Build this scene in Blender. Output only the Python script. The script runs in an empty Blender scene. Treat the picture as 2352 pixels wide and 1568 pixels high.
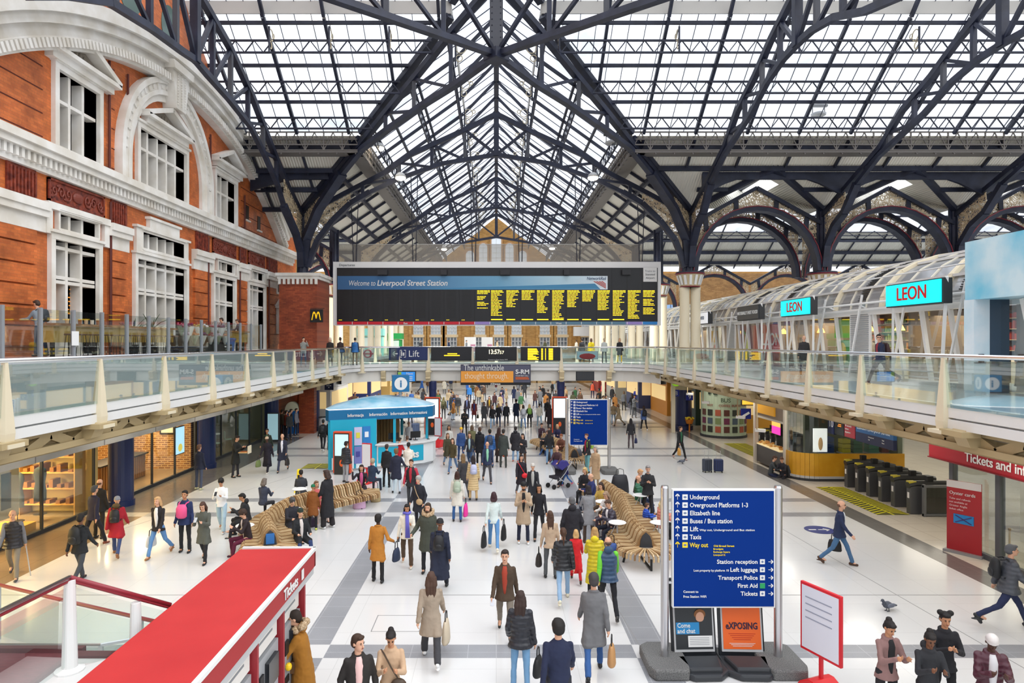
import bpy, math, random
from mathutils import Vector, Matrix
PI = math.pi
R = math.radians
random.seed(7)
SC = bpy.context.scene
COL = SC.collection
# the photograph's camera: 6 m above the concourse floor, level, looking along +Y
F, VX, HY, EYE = 1500.0, 1140.0, 786.0, 6.0
def fl(px, py, z=0.0):
 d = (EYE - z) * F / (py - HY)
 return ((px - VX) * d / F, d)
def atY(px, py, Y):
 return ((px - VX) * Y / F, EYE - (py - HY) * Y / F)
# ---------------------------------------------------------------- mesh builder
class MB:
 def __init__(s):
  s.v = []; s.f = []; s.m = []; s.cur = 0
 def add(s, vs, fs):
  n = len(s.v)
  s.v.extend([tuple(a) for a in vs])
  for f in fs:
   s.f.append([n + i for i in f]); s.m.append(s.cur)
  return s
 def box(s, x0, x1, y0, y1, z0, z1):
  return s.add([(x0,y0,z0),(x1,y0,z0),(x1,y1,z0),(x0,y1,z0),(x0,y0,z1),(x1,y0,z1),(x1,y1,z1),(x0,y1,z1)],
    [(0,3,2,1),(4,5,6,7),(0,1,5,4),(1,2,6,5),(2,3,7,6),(3,0,4,7)])
 def cbox(s, c, size, rz=0.0, rx=0.0):
  hx, hy, hz = size[0]/2, size[1]/2, size[2]/2
  M = Matrix.Translation(c) @ Matrix.Rotation(rz,4,'Z') @ Matrix.Rotation(rx,4,'X')
  P = [M @ Vector((a*hx,b*hy,c_*hz)) for c_ in (-1,1) for a,b in ((-1,-1),(1,-1),(1,1),(-1,1))]
  return s.add(P, [(0,3,2,1),(4,5,6,7),(0,1,5,4),(1,2,6,5),(2,3,7,6),(3,0,4,7)])
 def beam(s, p, q, w, h=None, up=(0,0,1), w2=None, h2=None):
  h = h or w; w2 = w if w2 is None else w2; h2 = h if h2 is None else h2
  p = Vector(p); q = Vector(q); d = (q-p)
  if d.length < 1e-6: return s
  d.normalize(); u = Vector(up)
  if abs(d.dot(u)) > .98: u = Vector((0,1,0))
  a = d.cross(u).normalized(); b = a.cross(d).normalized()
  P = [p+a*(i*w/2)+b*(j*h/2) for i,j in ((-1,-1),(1,-1),(1,1),(-1,1))] + [q+a*(i*w2/2)+b*(j*h2/2) for i,j in ((-1,-1),(1,-1),(1,1),(-1,1))]
  return s.add(P, [(0,3,2,1),(4,5,6,7),(0,1,5,4),(1,2,6,5),(2,3,7,6),(3,0,4,7)])
 def path(s, pts, w, h=None, up=(0,0,1)):
  for a, b in zip(pts[:-1], pts[1:]): s.beam(a, b, w, h, up)
  return s
 def tube(s, pts, rad, n=8, cap=True):
  pts = [Vector(p) for p in pts]
  if not isinstance(rad, (list, tuple)): rad = [rad]*len(pts)
  base = len(s.v); rings = []
  prev = None
  for i, p in enumerate(pts):
   d = (pts[min(i+1,len(pts)-1)] - pts[max(i-1,0)])
   if d.length < 1e-9: d = Vector((0,0,1))
   d.normalize()
   if prev is None:
    u = Vector((1,0,0)) if abs(d.x) < .9 else Vector((0,1,0))
    a = (u - d*u.dot(d)).normalized()
   else:
    a = (prev - d*prev.dot(d))
    a = a.normalized() if a.length > 1e-6 else prev
   prev = a; b = d.cross(a)
   for k in range(n):
    t = 2*PI*k/n
    s.v.append(tuple(p + (a*math.cos(t) + b*math.sin(t))*rad[i]))
  for i in range(len(pts)-1):
   for k in range(n):
    k2 = (k+1) % n
    s.f.append([base+i*n+k, base+i*n+k2, base+(i+1)*n+k2, base+(i+1)*n+k]); s.m.append(s.cur)
  if cap:
   s.f.append([base+k for k in range(n)][::-1]); s.m.append(s.cur)
   s.f.append([base+(len(pts)-1)*n+k for k in range(n)]); s.m.append(s.cur)
  return s
 def ell(s, c, r, n=12, m=8, rot=None):
  c = Vector(c); vs = []; fs = []
  M = rot if rot is not None else Matrix.Identity(3)
  vs.append(c + M @ Vector((0,0,-r[2])))
  for i in range(1, m):
   a = -PI/2 + PI*i/m
   for k in range(n):
    t = 2*PI*k/n
    vs.append(c + M @ Vector((r[0]*math.cos(a)*math.cos(t), r[1]*math.cos(a)*math.sin(t), r[2]*math.sin(a))))
  vs.append(c + M @ Vector((0,0,r[2])))
  for k in range(n): fs.append((0, 1+(k+1)%n, 1+k))
  for i in range(m-2):
   for k in range(n):
    a = 1+i*n+k; b = 1+i*n+(k+1)%n
    fs.append((a, b, b+n, a+n))
  top = len(vs)-1
  for k in range(n): fs.append((top, top-n+k, top-n+(k+1)%n))
  return s.add(vs, fs)
 def cone(s, p, q, r1, r2, n=10):      # limb segment with rounded ends
  p = Vector(p); q = Vector(q); d = q-p; L = d.length
  if L < 1e-6: return s.ell(p, (r1,r1,r1), n, 6)
  d.normalize(); pts = []; rr = []
  for a in (-80,-50,-20): pts.append(p + d*r1*math.sin(R(a))); rr.append(r1*math.cos(R(a)))
  for a in (20,50,80): pts.append(q + d*r2*math.sin(R(a))); rr.append(r2*math.cos(R(a)))
  return s.tube(pts, rr, n)
 def loft(s, rings):                    # rings: list of (centre, ax, ay, angle) elliptical sections, roughly horizontal
  n = 16; vs = []; fs = []
  for c, ax, ay, M in rings:
   for k in range(n):
    t = 2*PI*k/n
    vs.append(Vector(c) + M @ Vector((ax*math.cos(t), ay*math.sin(t), 0)))
  for i in range(len(rings)-1):
   for k in range(n):
    k2 = (k+1)%n
    fs.append((i*n+k, i*n+k2, (i+1)*n+k2, (i+1)*n+k))
  fs.append(tuple(range(n))[::-1]); fs.append(tuple((len(rings)-1)*n+k for k in range(n)))
  return s.add(vs, fs)
 def prism(s, poly, plane, d0, d1):     # extrude a 2-D polygon; plane 'xy','xz','yz'
  def P(a, b, d): return (a,b,d) if plane=='xy' else ((a,d,b) if plane=='xz' else (d,a,b))
  n = len(poly)
  vs = [P(a,b,d0) for a,b in poly] + [P(a,b,d1) for a,b in poly]
  fs = [tuple(range(n))[::-1], tuple(range(n,2*n))] + [(i,(i+1)%n,n+(i+1)%n,n+i) for i in range(n)]
  return s.add(vs, fs)
 def band(s, outer, inner, plane, d0, d1):   # strip between two polylines, extruded
  def P(a, b, d): return (a,b,d) if plane=='xy' else ((a,d,b) if plane=='xz' else (d,a,b))
  for i in range(len(outer)-1):
   q = [outer[i], outer[i+1], inner[i+1], inner[i]]
   vs = [P(a,b,d0) for a,b in q] + [P(a,b,d1) for a,b in q]
   s.add(vs, [(0,1,2,3),(7,6,5,4),(0,4,5,1),(1,5,6,2),(2,6,7,3),(3,7,4,0)])
  return s
 def quad(s, a, b, c, d):
  return s.add([a,b,c,d], [(0,1,2,3)])
 def lathe(s, c, prof, n=20):
  vs = []; fs = []
  for r, z in prof:
   for k in range(n):
    t = 2*PI*k/n; vs.append((c[0]+r*math.cos(t), c[1]+r*math.sin(t), c[2]+z))
  for i in range(len(prof)-1):
   for k in range(n):
    k2 = (k+1)%n; fs.append((i*n+k, i*n+k2, (i+1)*n+k2, (i+1)*n+k))
  fs.append(tuple(range(n))[::-1]); fs.append(tuple((len(prof)-1)*n+k for k in range(n)))
  return s.add(vs, fs)
 def mesh(s, name):
  me = bpy.data.meshes.new(name)
  me.from_pydata(s.v, [], s.f)
  if s.m and max(s.m) > 0: me.polygons.foreach_set('material_index', s.m)
  return me
 def build(s, name, mat, parent=None, world=False, smooth=False, bevel=0.0, loc=None):
  vs = s.v
  if world and parent is not None:
   Mi = wmat(parent).inverted(); s.v = [tuple(Mi @ Vector(p)) for p in vs]
  if parent is None and loc is not None:
   s.v = [(p[0]-loc[0], p[1]-loc[1], p[2]-loc[2]) for p in s.v]
  me = s.mesh(name); s.v = vs
  for m in (mat if isinstance(mat, (list,tuple)) else [mat]): me.materials.append(m)
  o = bpy.data.objects.new(name, me); COL.objects.link(o)
  if parent is not None: o.parent = parent
  elif loc is not None: o.location = loc
  if smooth: me.polygons.foreach_set('use_smooth', [True]*len(me.polygons))
  if bevel:
   b = o.modifiers.new('b','BEVEL'); b.width = bevel; b.segments = 2; b.limit_method = 'ANGLE'; b.angle_limit = R(40)
  return o
def wmat(o):
 M = Matrix.Translation(o.location) @ o.rotation_euler.to_matrix().to_4x4() @ Matrix.Diagonal((*o.scale,1))
 return (wmat(o.parent) @ M) if o.parent else M
def thing(name, label, cat, loc=(0,0,0), rz=0.0, group=None, kind=None):
 o = bpy.data.objects.new(name, None); COL.objects.link(o)
 o.empty_display_size = .2
 o.location = loc; o.rotation_euler = (0,0,rz)
 if label: o['label'] = label
 if cat: o['category'] = cat
 if group: o['group'] = group
 if kind: o['kind'] = kind
 return o
def tag(o, label, cat, group=None, kind=None):
 if label: o['label'] = label
 if cat: o['category'] = cat
 if group: o['group'] = group
 if kind: o['kind'] = kind
 return o
def struct(o, label=None, cat=None):
 o['kind'] = 'structure'
 if label: o['label'] = label
 if cat: o['category'] = cat
 return o
def copy_tree(o, parent=None):
 c = o.copy(); COL.objects.link(c)
 if parent is not None: c.parent = parent
 for ch in [x for x in o.children]: copy_tree(ch, c)
 return c
# ---------------------------------------------------------------- materials
def nmat(name):
 m = bpy.data.materials.new(name); m.use_nodes = True
 nt = m.node_tree; return m, nt, nt.nodes['Principled BSDF']
_cm = {}
def cm(rgb, rough=.7, metal=0.0, emis=0.0, name=None, var=0.0):
 key = (tuple(round(c,3) for c in rgb), rough, metal, emis, var)
 if key in _cm: return _cm[key]
 m, nt, b = nmat(name or 'paint')
 b.inputs['Base Color'].default_value = (*rgb,1)
 b.inputs['Roughness'].default_value = rough; b.inputs['Metallic'].default_value = metal
 if emis:
  b.inputs['Emission Color'].default_value = (*rgb,1); b.inputs['Emission Strength'].default_value = emis
 if var:
  n = nt.nodes.new('ShaderNodeTexNoise'); n.inputs['Scale'].default_value = 6; n.inputs['Detail'].default_value = 4
  tc = nt.nodes.new('ShaderNodeTexCoord'); nt.links.new(tc.outputs['Object'], n.inputs['Vector'])
  mx = nt.nodes.new('ShaderNodeMixRGB'); mx.inputs[1].default_value = (*[c*(1-var) for c in rgb],1); mx.inputs[2].default_value = (*[min(1,c*(1+var)) for c in rgb],1)
  nt.links.new(n.outputs['Fac'], mx.inputs[0]); nt.links.new(mx.outputs[0], b.inputs['Base Color'])
 _cm[key] = m; return m
def s2l(h):
 h = h.lstrip('#'); out = []
 for i in (0,2,4):
  c = int(h[i:i+2],16)/255; out.append(c/12.92 if c <= .04045 else ((c+.055)/1.055)**2.4)
 return tuple(out)
def hx(h, rough=.7, metal=0.0, emis=0.0, var=0.0): return cm(s2l(h), rough, metal, emis, None, var)
def posvec(nt, axis):      # world-position mapped so that bricks lie on a wall
 g = nt.nodes.new('ShaderNodeNewGeometry'); sp = nt.nodes.new('ShaderNodeSeparateXYZ'); cb = nt.nodes.new('ShaderNodeCombineXYZ')
 nt.links.new(g.outputs['Position'], sp.inputs[0])
 a, b = {'xy':('X','Y'),'xz':('X','Z'),'yz':('Y','Z'),'yx':('Y','X')}[axis]
 nt.links.new(sp.outputs[a], cb.inputs['X']); nt.links.new(sp.outputs[b], cb.inputs['Y'])
 return cb.outputs[0]
def brickmat(name, c1, c2, mortar, axis, bw=.22, bh=.075, ms=.008, rough=.55, noise=.35):
 m, nt, b = nmat(name)
 v = posvec(nt, axis)
 t = nt.nodes.new('ShaderNodeTexBrick'); t.inputs['Scale'].default_value = 1
 t.inputs['Brick Width'].default_value = bw; t.inputs['Row Height'].default_value = bh; t.inputs['Mortar Size'].default_value = ms
 t.inputs['Color1'].default_value = (*c1,1); t.inputs['Color2'].default_value = (*c2,1); t.inputs['Mortar'].default_value = (*mortar,1)
 nt.links.new(v, t.inputs['Vector'])
 n = nt.nodes.new('ShaderNodeTexNoise'); n.inputs['Scale'].default_value = .9; n.inputs['Detail'].default_value = 8; n.inputs['Roughness'].default_value = .65
 nt.links.new(v, n.inputs['Vector'])
 r = nt.nodes.new('ShaderNodeMapRange'); r.inputs['From Min'].default_value = .3; r.inputs['From Max'].default_value = .7
 r.inputs['To Min'].default_value = 1-noise; r.inputs['To Max'].default_value = 1+noise*.6
 nt.links.new(n.outputs['Fac'], r.inputs['Value'])
 mx = nt.nodes.new('ShaderNodeVectorMath'); mx.operation = 'MULTIPLY'
 nt.links.new(t.outputs['Color'], mx.inputs[0]); nt.links.new(r.outputs[0], mx.inputs[1])
 nt.links.new(mx.outputs[0], b.inputs['Base Color']); b.inputs['Roughness'].default_value = rough
 return m
def noisemat(name, c1, c2, scale=3, rough=.6, axis=None, detail=6, stretch=None):
 m, nt, b = nmat(name)
 n = nt.nodes.new('ShaderNodeTexNoise'); n.inputs['Scale'].default_value = scale; n.inputs['Detail'].default_value = detail
 g = nt.nodes.new('ShaderNodeNewGeometry'); src = g.outputs['Position']
 if stretch:
  mp = nt.nodes.new('ShaderNodeMapping'); mp.inputs['Scale'].default_value = stretch
  nt.links.new(src, mp.inputs['Vector']); src = mp.outputs[0]
 nt.links.new(src, n.inputs['Vector'])
 cr = nt.nodes.new('ShaderNodeValToRGB'); cr.color_ramp.elements[0].position = .35; cr.color_ramp.elements[1].position = .68
 cr.color_ramp.elements[0].color = (*c1,1); cr.color_ramp.elements[1].color = (*c2,1)
 nt.links.new(n.outputs['Fac'], cr.inputs[0]); nt.links.new(cr.outputs[0], b.inputs['Base Color'])
 b.inputs['Roughness'].default_value = rough
 return m
def tilemat(name, c, joint, w, h, rough=.25, speck=.06, js=.006, spsc=60):
 m, nt, b = nmat(name)
 v = posvec(nt, 'xy')
 t = nt.nodes.new('ShaderNodeTexBrick'); t.offset = 0; t.inputs['Scale'].default_value = 1
 t.inputs['Brick Width'].default_value = w; t.inputs['Row Height'].default_value = h; t.inputs['Mortar Size'].default_value = js
 t.inputs['Color1'].default_value = (*c,1); t.inputs['Color2'].default_value = (*[x*.97 for x in c],1); t.inputs['Mortar'].default_value = (*joint,1)
 nt.links.new(v, t.inputs['Vector'])
 n = nt.nodes.new('ShaderNodeTexNoise'); n.inputs['Scale'].default_value = spsc; n.inputs['Detail'].default_value = 3
 n2 = nt.nodes.new('ShaderNodeTexNoise'); n2.inputs['Scale'].default_value = .5; n2.inputs['Detail'].default_value = 5
 nt.links.new(v, n.inputs['Vector']); nt.links.new(v, n2.inputs['Vector'])
 ad = nt.nodes.new('ShaderNodeMath'); ad.operation = 'ADD'; nt.links.new(n.outputs['Fac'], ad.inputs[0]); nt.links.new(n2.outputs['Fac'], ad.inputs[1])
 r = nt.nodes.new('ShaderNodeMapRange'); r.inputs['From Min'].default_value = .6; r.inputs['From Max'].default_value = 1.4
 r.inputs['To Min'].default_value = 1-speck; r.inputs['To Max'].default_value = 1+speck
 nt.links.new(ad.outputs[0], r.inputs['Value'])
 mx = nt.nodes.new('ShaderNodeVectorMath'); mx.operation = 'MULTIPLY'
 nt.links.new(t.outputs['Color'], mx.inputs[0]); nt.links.new(r.outputs[0], mx.inputs[1])
 nt.links.new(mx.outputs[0], b.inputs['Base Color']); b.inputs['Roughness'].default_value = rough
 return m
def glassmat(name, tint=(.9,.95,.94), gloss=.12, haze=0.0, hazecol=(.8,.85,.85), rough=.02):
 m = bpy.data.materials.new(name); m.use_nodes = True; nt = m.node_tree; nt.nodes.clear()
 out = nt.nodes.new('ShaderNodeOutputMaterial'); tr = nt.nodes.new('ShaderNodeBsdfTransparent'); tr.inputs[0].default_value = (*tint,1)
 gl = nt.nodes.new('ShaderNodeBsdfGlossy'); gl.inputs['Roughness'].default_value = rough
 lw = nt.nodes.new('ShaderNodeLayerWeight'); lw.inputs['Blend'].default_value = .35
 mr = nt.nodes.new('ShaderNodeMapRange'); mr.inputs['To Min'].default_value = gloss*.4; mr.inputs['To Max'].default_value = min(1,gloss*4)
 nt.links.new(lw.outputs['Fresnel'], mr.inputs['Value'])
 mx = nt.nodes.new('ShaderNodeMixShader'); nt.links.new(mr.outputs[0], mx.inputs[0]); nt.links.new(tr.outputs[0], mx.inputs[1]); nt.links.new(gl.outputs[0], mx.inputs[2])
 last = mx
 if haze:
  df = nt.nodes.new('ShaderNodeBsdfDiffuse'); df.inputs[0].default_value = (*hazecol,1)
  m2 = nt.nodes.new('ShaderNodeMixShader'); m2.inputs[0].default_value = haze
  nt.links.new(mx.outputs[0], m2.inputs[1]); nt.links.new(df.outputs[0], m2.inputs[2]); last = m2
 nt.links.new(last.outputs[0], out.inputs[0])
 return m
def roofglass(name):
 m = bpy.data.materials.new(name); m.use_nodes = True; nt = m.node_tree; nt.nodes.clear()
 out = nt.nodes.new('ShaderNodeOutputMaterial'); tr = nt.nodes.new('ShaderNodeBsdfTransparent')
 df = nt.nodes.new('ShaderNodeBsdfTranslucent'); df.inputs[0].default_value = (.9,.92,.95,1)
 g = nt.nodes.new('ShaderNodeNewGeometry'); n = nt.nodes.new('ShaderNodeTexNoise'); n.inputs['Scale'].default_value = .35; n.inputs['Detail'].default_value = 5
 nt.links.new(g.outputs['Position'], n.inputs['Vector'])
 cr = nt.nodes.new('ShaderNodeValToRGB'); cr.color_ramp.elements[0].position = .3; cr.color_ramp.elements[1].position = .5
 cr.color_ramp.elements[0].color = (.62,.68,.74,1); cr.color_ramp.elements[1].color = (.93,.95,.985,1)
 nt.links.new(n.outputs['Fac'], cr.inputs[0]); nt.links.new(cr.outputs[0], tr.inputs[0])
 mx = nt.nodes.new('ShaderNodeMixShader'); mx.inputs[0].default_value = .12
 nt.links.new(tr.outputs[0], mx.inputs[1]); nt.links.new(df.outputs[0], mx.inputs[2]); nt.links.new(mx.outputs[0], out.inputs[0])
 return m
def filigree(name, col, scale=3.2, cover=.5):
 m, nt, b = nmat(name)
 g = nt.nodes.new('ShaderNodeNewGeometry')
 v = nt.nodes.new('ShaderNodeTexVoronoi'); v.feature = 'DISTANCE_TO_EDGE'; v.inputs['Scale'].default_value = scale
 v2 = nt.nodes.new('ShaderNodeTexVoronoi'); v2.feature = 'F1'; v2.inputs['Scale'].default_value = scale*.8
 nt.links.new(g.outputs['Position'], v.inputs['Vector']); nt.links.new(g.outputs['Position'], v2.inputs['Vector'])
 a = nt.nodes.new('ShaderNodeMath'); a.operation = 'LESS_THAN'; a.inputs[1].default_value = cover*.075; nt.links.new(v.outputs['Distance'], a.inputs[0])
 w = nt.nodes.new('ShaderNodeMath'); w.operation = 'PINGPONG'; w.inputs[1].default_value = .12; nt.links.new(v2.outputs['Distance'], w.inputs[0])
 c = nt.nodes.new('ShaderNodeMath'); c.operation = 'LESS_THAN'; c.inputs[1].default_value = cover*.035; nt.links.new(w.outputs[0], c.inputs[0])
 o = nt.nodes.new('ShaderNodeMath'); o.operation = 'MAXIMUM'; nt.links.new(a.outputs[0], o.inputs[0]); nt.links.new(c.outputs[0], o.inputs[1])
 nt.links.new(o.outputs[0], b.inputs['Alpha']); b.inputs['Base Color'].default_value = (*col,1); b.inputs['Roughness'].default_value = .5
 return m
NAVY = noisemat('navy_iron', s2l('14192c'), s2l('262c42'), 1.5, .5)
NAVYD = hx('181c2e', .5); GREYIRON = hx('45474f', .6); RED_T = hx('7c2230', .5)
CREAM = hx('e2d6ba', .5); CREAM2 = hx('d4c29c', .55); STONE = noisemat('white_stone', s2l('ddd6ca'), s2l('f4f1ec'), 1.0, .6)
STONE2 = noisemat('pale_stone', s2l('c2b9ac'), s2l('e6e1d8'), 2.2, .6)
BRICK_L = brickmat('red_brick', s2l('d8763a'), s2l('c06330'), s2l('b0643a'), 'yz', .3, .1, .006, .5, .5)
BRICK_P = brickmat('red_brick_front', s2l('a8502c'), s2l('8a3a20'), s2l('7c3a26'), 'xz', .3, .1, .006, .5, .4)
TERRA = noisemat('terracotta', s2l('5a2018'), s2l('a04a34'), 5, .5)
BRICK_Y = brickmat('yellow_brick', s2l('c99a56'), s2l('b0803f'), s2l('a98250'), 'xz', .45, .15, .01, .7, .25)
CORR = None
GLASS = glassmat('clear_glass', (.90,.955,.945), .12)
GLASSG = glassmat('green_glass', (.86,.93,.91), .1, .02, (.7,.85,.8))
GLASSD = glassmat('shop_glass', (.9,.93,.92), .07)
MESHM = glassmat('hazy_banner', (.8,.79,.77), .01, .22, (.62,.58,.52), .5)
ROOFG = roofglass('roof_glass')
FIL = filigree('filigree_cream', s2l('d8c4a2'), 3.6, .8)
CHROME = cm((.75,.76,.78), .18, 1.0); STEEL = cm((.55,.56,.58), .3, 1.0)
WHITE = hx('e4e4e2', .5); BLACK = hx('141416', .5); DGREY = hx('3a3c40', .6); LGREY = hx('b9babb', .5)
YEL_LED = cm(s2l('ffd21e'), .5, 0, 1.6)
def corrmat(axis):
 m, nt, b = nmat('corrugated_'+axis)
 g = nt.nodes.new('ShaderNodeNewGeometry'); sp = nt.nodes.new('ShaderNodeSeparateXYZ'); nt.links.new(g.outputs['Position'], sp.inputs[0])
 mu = nt.nodes.new('ShaderNodeMath'); mu.operation = 'MULTIPLY'; mu.inputs[1].default_value = 38; nt.links.new(sp.outputs[axis], mu.inputs[0])
 sn = nt.nodes.new('ShaderNodeMath'); sn.operation = 'SINE'; nt.links.new(mu.outputs[0], sn.inputs[0])
 bp = nt.nodes.new('ShaderNodeBump'); bp.inputs['Strength'].default_value = .8; bp.inputs['Distance'].default_value = .03
 nt.links.new(sn.outputs[0], bp.inputs['Height']); nt.links.new(bp.outputs[0], b.inputs['Normal'])
 b.inputs['Base Color'].default_value = (*s2l('e9e4d6'),1); b.inputs['Roughness'].default_value = .6
 return m
CORR_X, CORR_Y = corrmat('X'), corrmat('Y')
# ---------------------------------------------------------------- lettering
def text(s, size, loc, mat, parent, rot=(PI/2,0,0), name='lettering', align='LEFT', ext=.004, bold=0.0, world=False, shear=0.0, valign='BOTTOM_BASELINE', sx=1.0, fit=None):
 cu = bpy.data.curves.new('t', 'FONT'); cu.body = s; cu.size = size; cu.align_x = align
 cu.align_y = valign; cu.extrude = ext; cu.offset = bold*size; cu.shear = shear; cu.resolution_u = 2 if size < .25 else 5
 t = bpy.data.objects.new('t', cu)
 me = bpy.data.meshes.new_from_object(t)
 bpy.data.objects.remove(t); bpy.data.curves.remove(cu)
 from mathutils import Euler
 if fit and me.vertices:
  xs_ = [v.co.x for v in me.vertices]; sx = fit/max(1e-6,max(xs_)-min(xs_))
 M = Matrix.Translation(loc) @ Euler(rot).to_matrix().to_4x4() @ Matrix.Diagonal((sx,1,1,1))
 if world and parent is not None: M = wmat(parent).inverted() @ M
 me.transform(M); me.materials.clear(); me.materials.append(mat); me.name = name
 o = bpy.data.objects.new(name, me); COL.objects.link(o)
 if parent is not None: o.parent = parent
 return o
# =============================================================== PEOPLE
I3 = Matrix.Identity(3)
POSES = {   # legs (hip forward, knee bend) L,R ; arms (forward, out, elbow, inward) L,R ; torso lean ; head pitch
 'stand': ((2,3),(-3,3),(4,8,12,0),(2,8,15,0),1,0), 'stand2': ((5,6),(-4,2),(6,12,35,10),(0,9,10,0),2,8),
 'walk': ((24,8),(-20,22),(-20,7,12,0),(20,7,22,0),3,2), 'walk2': ((-20,24),(23,8),(20,7,22,0),(-18,7,12,0),3,4),
 'stride': ((30,10),(-26,30),(-24,9,15,0),(24,9,30,0),4,2), 'stride2': ((-26,32),(29,10),(24,9,30,0),(-22,9,15,0),4,4),
 'phone': ((3,3),(-2,3),(26,8,95,32),(28,8,95,32),4,26), 'phonewalk': ((20,8),(-16,20),(26,8,92,30),(28,8,95,30),4,24),
 'onephone': ((20,8),(-14,18),(22,8,100,24),(-6,9,12,0),2,10), 'pocket': ((3,3),(-5,4),(-8,16,42,16),(-8,16,42,16),2,4),
 'pocketwalk': ((22,8),(-18,20),(-8,16,42,16),(-8,16,42,16),3,4), 'fold': ((2,3),(-3,3),(24,10,100,46),(26,10,100,46),3,10),
 'reach': ((4,4),(-6,4),(38,6,50,10),(30,8,60,10),10,20), 'photo': ((2,3),(-3,3),(58,10,115,30),(58,10,115,30),1,0),
 'hips': ((6,4),(-4,3),(0,8,12,0),(-14,26,75,10),2,0), 'push': ((18,8),(-14,16),(36,6,40,6),(36,6,40,6),10,4),
 'sit': ((84,82),(80,80),(28,8,70,24),(28,8,70,24),6,18), 'sit2': ((80,70),(86,92),(34,8,92,34),(30,8,60,20),10,32),
 'sitback': ((84,76),(78,84),(22,12,60,22),(24,12,62,22),-4,2), 'sitear': ((80,80),(86,84),(30,10,60,20),(60,24,130,20),2,6),
 'sitlow': ((70,60),(62,30),(40,10,60,20),(30,10,70,20),14,30),
}
def dirv(f, o): return Vector((math.sin(R(o)), -math.sin(R(f))*math.cos(R(o)), -math.cos(R(f))*math.cos(R(o))))
def skel(pose, jit=0):
 rn = random.Random(jit*7+3)
 L_, R_, aL, aR, lean, hp = POSES[pose]
 sit = pose.startswith('sit')
 J = {}; pel = Vector((0,0,.95)); J['pel'] = pel
 for s,(f,k),nm in ((1,L_,'L'),(-1,R_,'R')):
  hip = pel+Vector((s*.092,0,-.03)); kn = hip+dirv(f,s*(9 if sit else 3))*.43; an = kn+dirv(f-k,s*2)*.42
  J['hip'+nm],J['kn'+nm],J['an'+nm] = hip,kn,an
 low = min(J['anL'].z,J['anR'].z)
 dz = .085-low
 if sit: dz = (.455+.1)-pel.z
 sp = Vector((0,-math.sin(R(lean)),math.cos(R(lean))))
 J['chest'] = pel+sp*.36; J['neck'] = pel+sp*.53
 for s,(f,o,e,inn),nm in ((1,aL,'L'),(-1,aR,'R')):
  f += rn.uniform(-3,3); e += rn.uniform(-4,4)
  sh = pel+sp*.45+Vector((s*.163,0,0)); el = sh+dirv(f,s*o)*.29
  d = dirv(f+e,s*(o-inn)); wr = el+d*.25
  J['sh'+nm],J['el'+nm],J['wr'+nm],J['hd'+nm] = sh,el,wr,d
 J['head'] = J['neck']+sp*.06+Vector((0,-.02-.05*math.sin(R(hp)),.115-.02*math.sin(R(hp))))
 J['hp'] = hp; J['sp'] = sp
 for k,v in J.items():
  if isinstance(v,Vector) and k not in ('hdL','hdR','sp'): v.z += dz
 J['sit'] = sit
 return J
_bake = {}
_ctex = bpy.data.textures.new('cloth_folds','CLOUDS'); _ctex.noise_scale = .13; _ctex.noise_depth = 2
def bake(key, fn, voxel, smooth=4, wrinkle=0.0):
 if key in _bake: return _bake[key]
 mb = MB(); fn(mb); me0 = mb.mesh(key[0])
 o = bpy.data.objects.new('tmp', me0); COL.objects.link(o)
 r = o.modifiers.new('r','REMESH'); r.mode = 'VOXEL'; r.voxel_size = voxel; r.use_smooth_shade = True
 if smooth: s = o.modifiers.new('s','SMOOTH'); s.factor = .5; s.iterations = smooth
 if wrinkle: d = o.modifiers.new('d','DISPLACE'); d.texture = _ctex; d.strength = wrinkle; d.texture_coords = 'LOCAL'
 dg = bpy.context.evaluated_depsgraph_get(); dg.update()
 me = bpy.data.meshes.new_from_object(o.evaluated_get(dg)); me.name = key[0]
 if not me.materials: me.materials.append(None)
 bpy.data.objects.remove(o); bpy.data.meshes.remove(me0)
 _bake[key] = me; return me
def place(me, name, mat, parent):
 o = bpy.data.objects.new(name, me); COL.objects.link(o); o.parent = parent
 if not me.materials: me.materials.append(mat)
 o.material_slots[0].link = 'OBJECT'; o.material_slots[0].material = mat
 return o
def headM(J, yaw=0): return Matrix.Rotation(R(yaw),3,'Z') @ Matrix.Rotation(R(J['hp']),3,'X')
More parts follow.
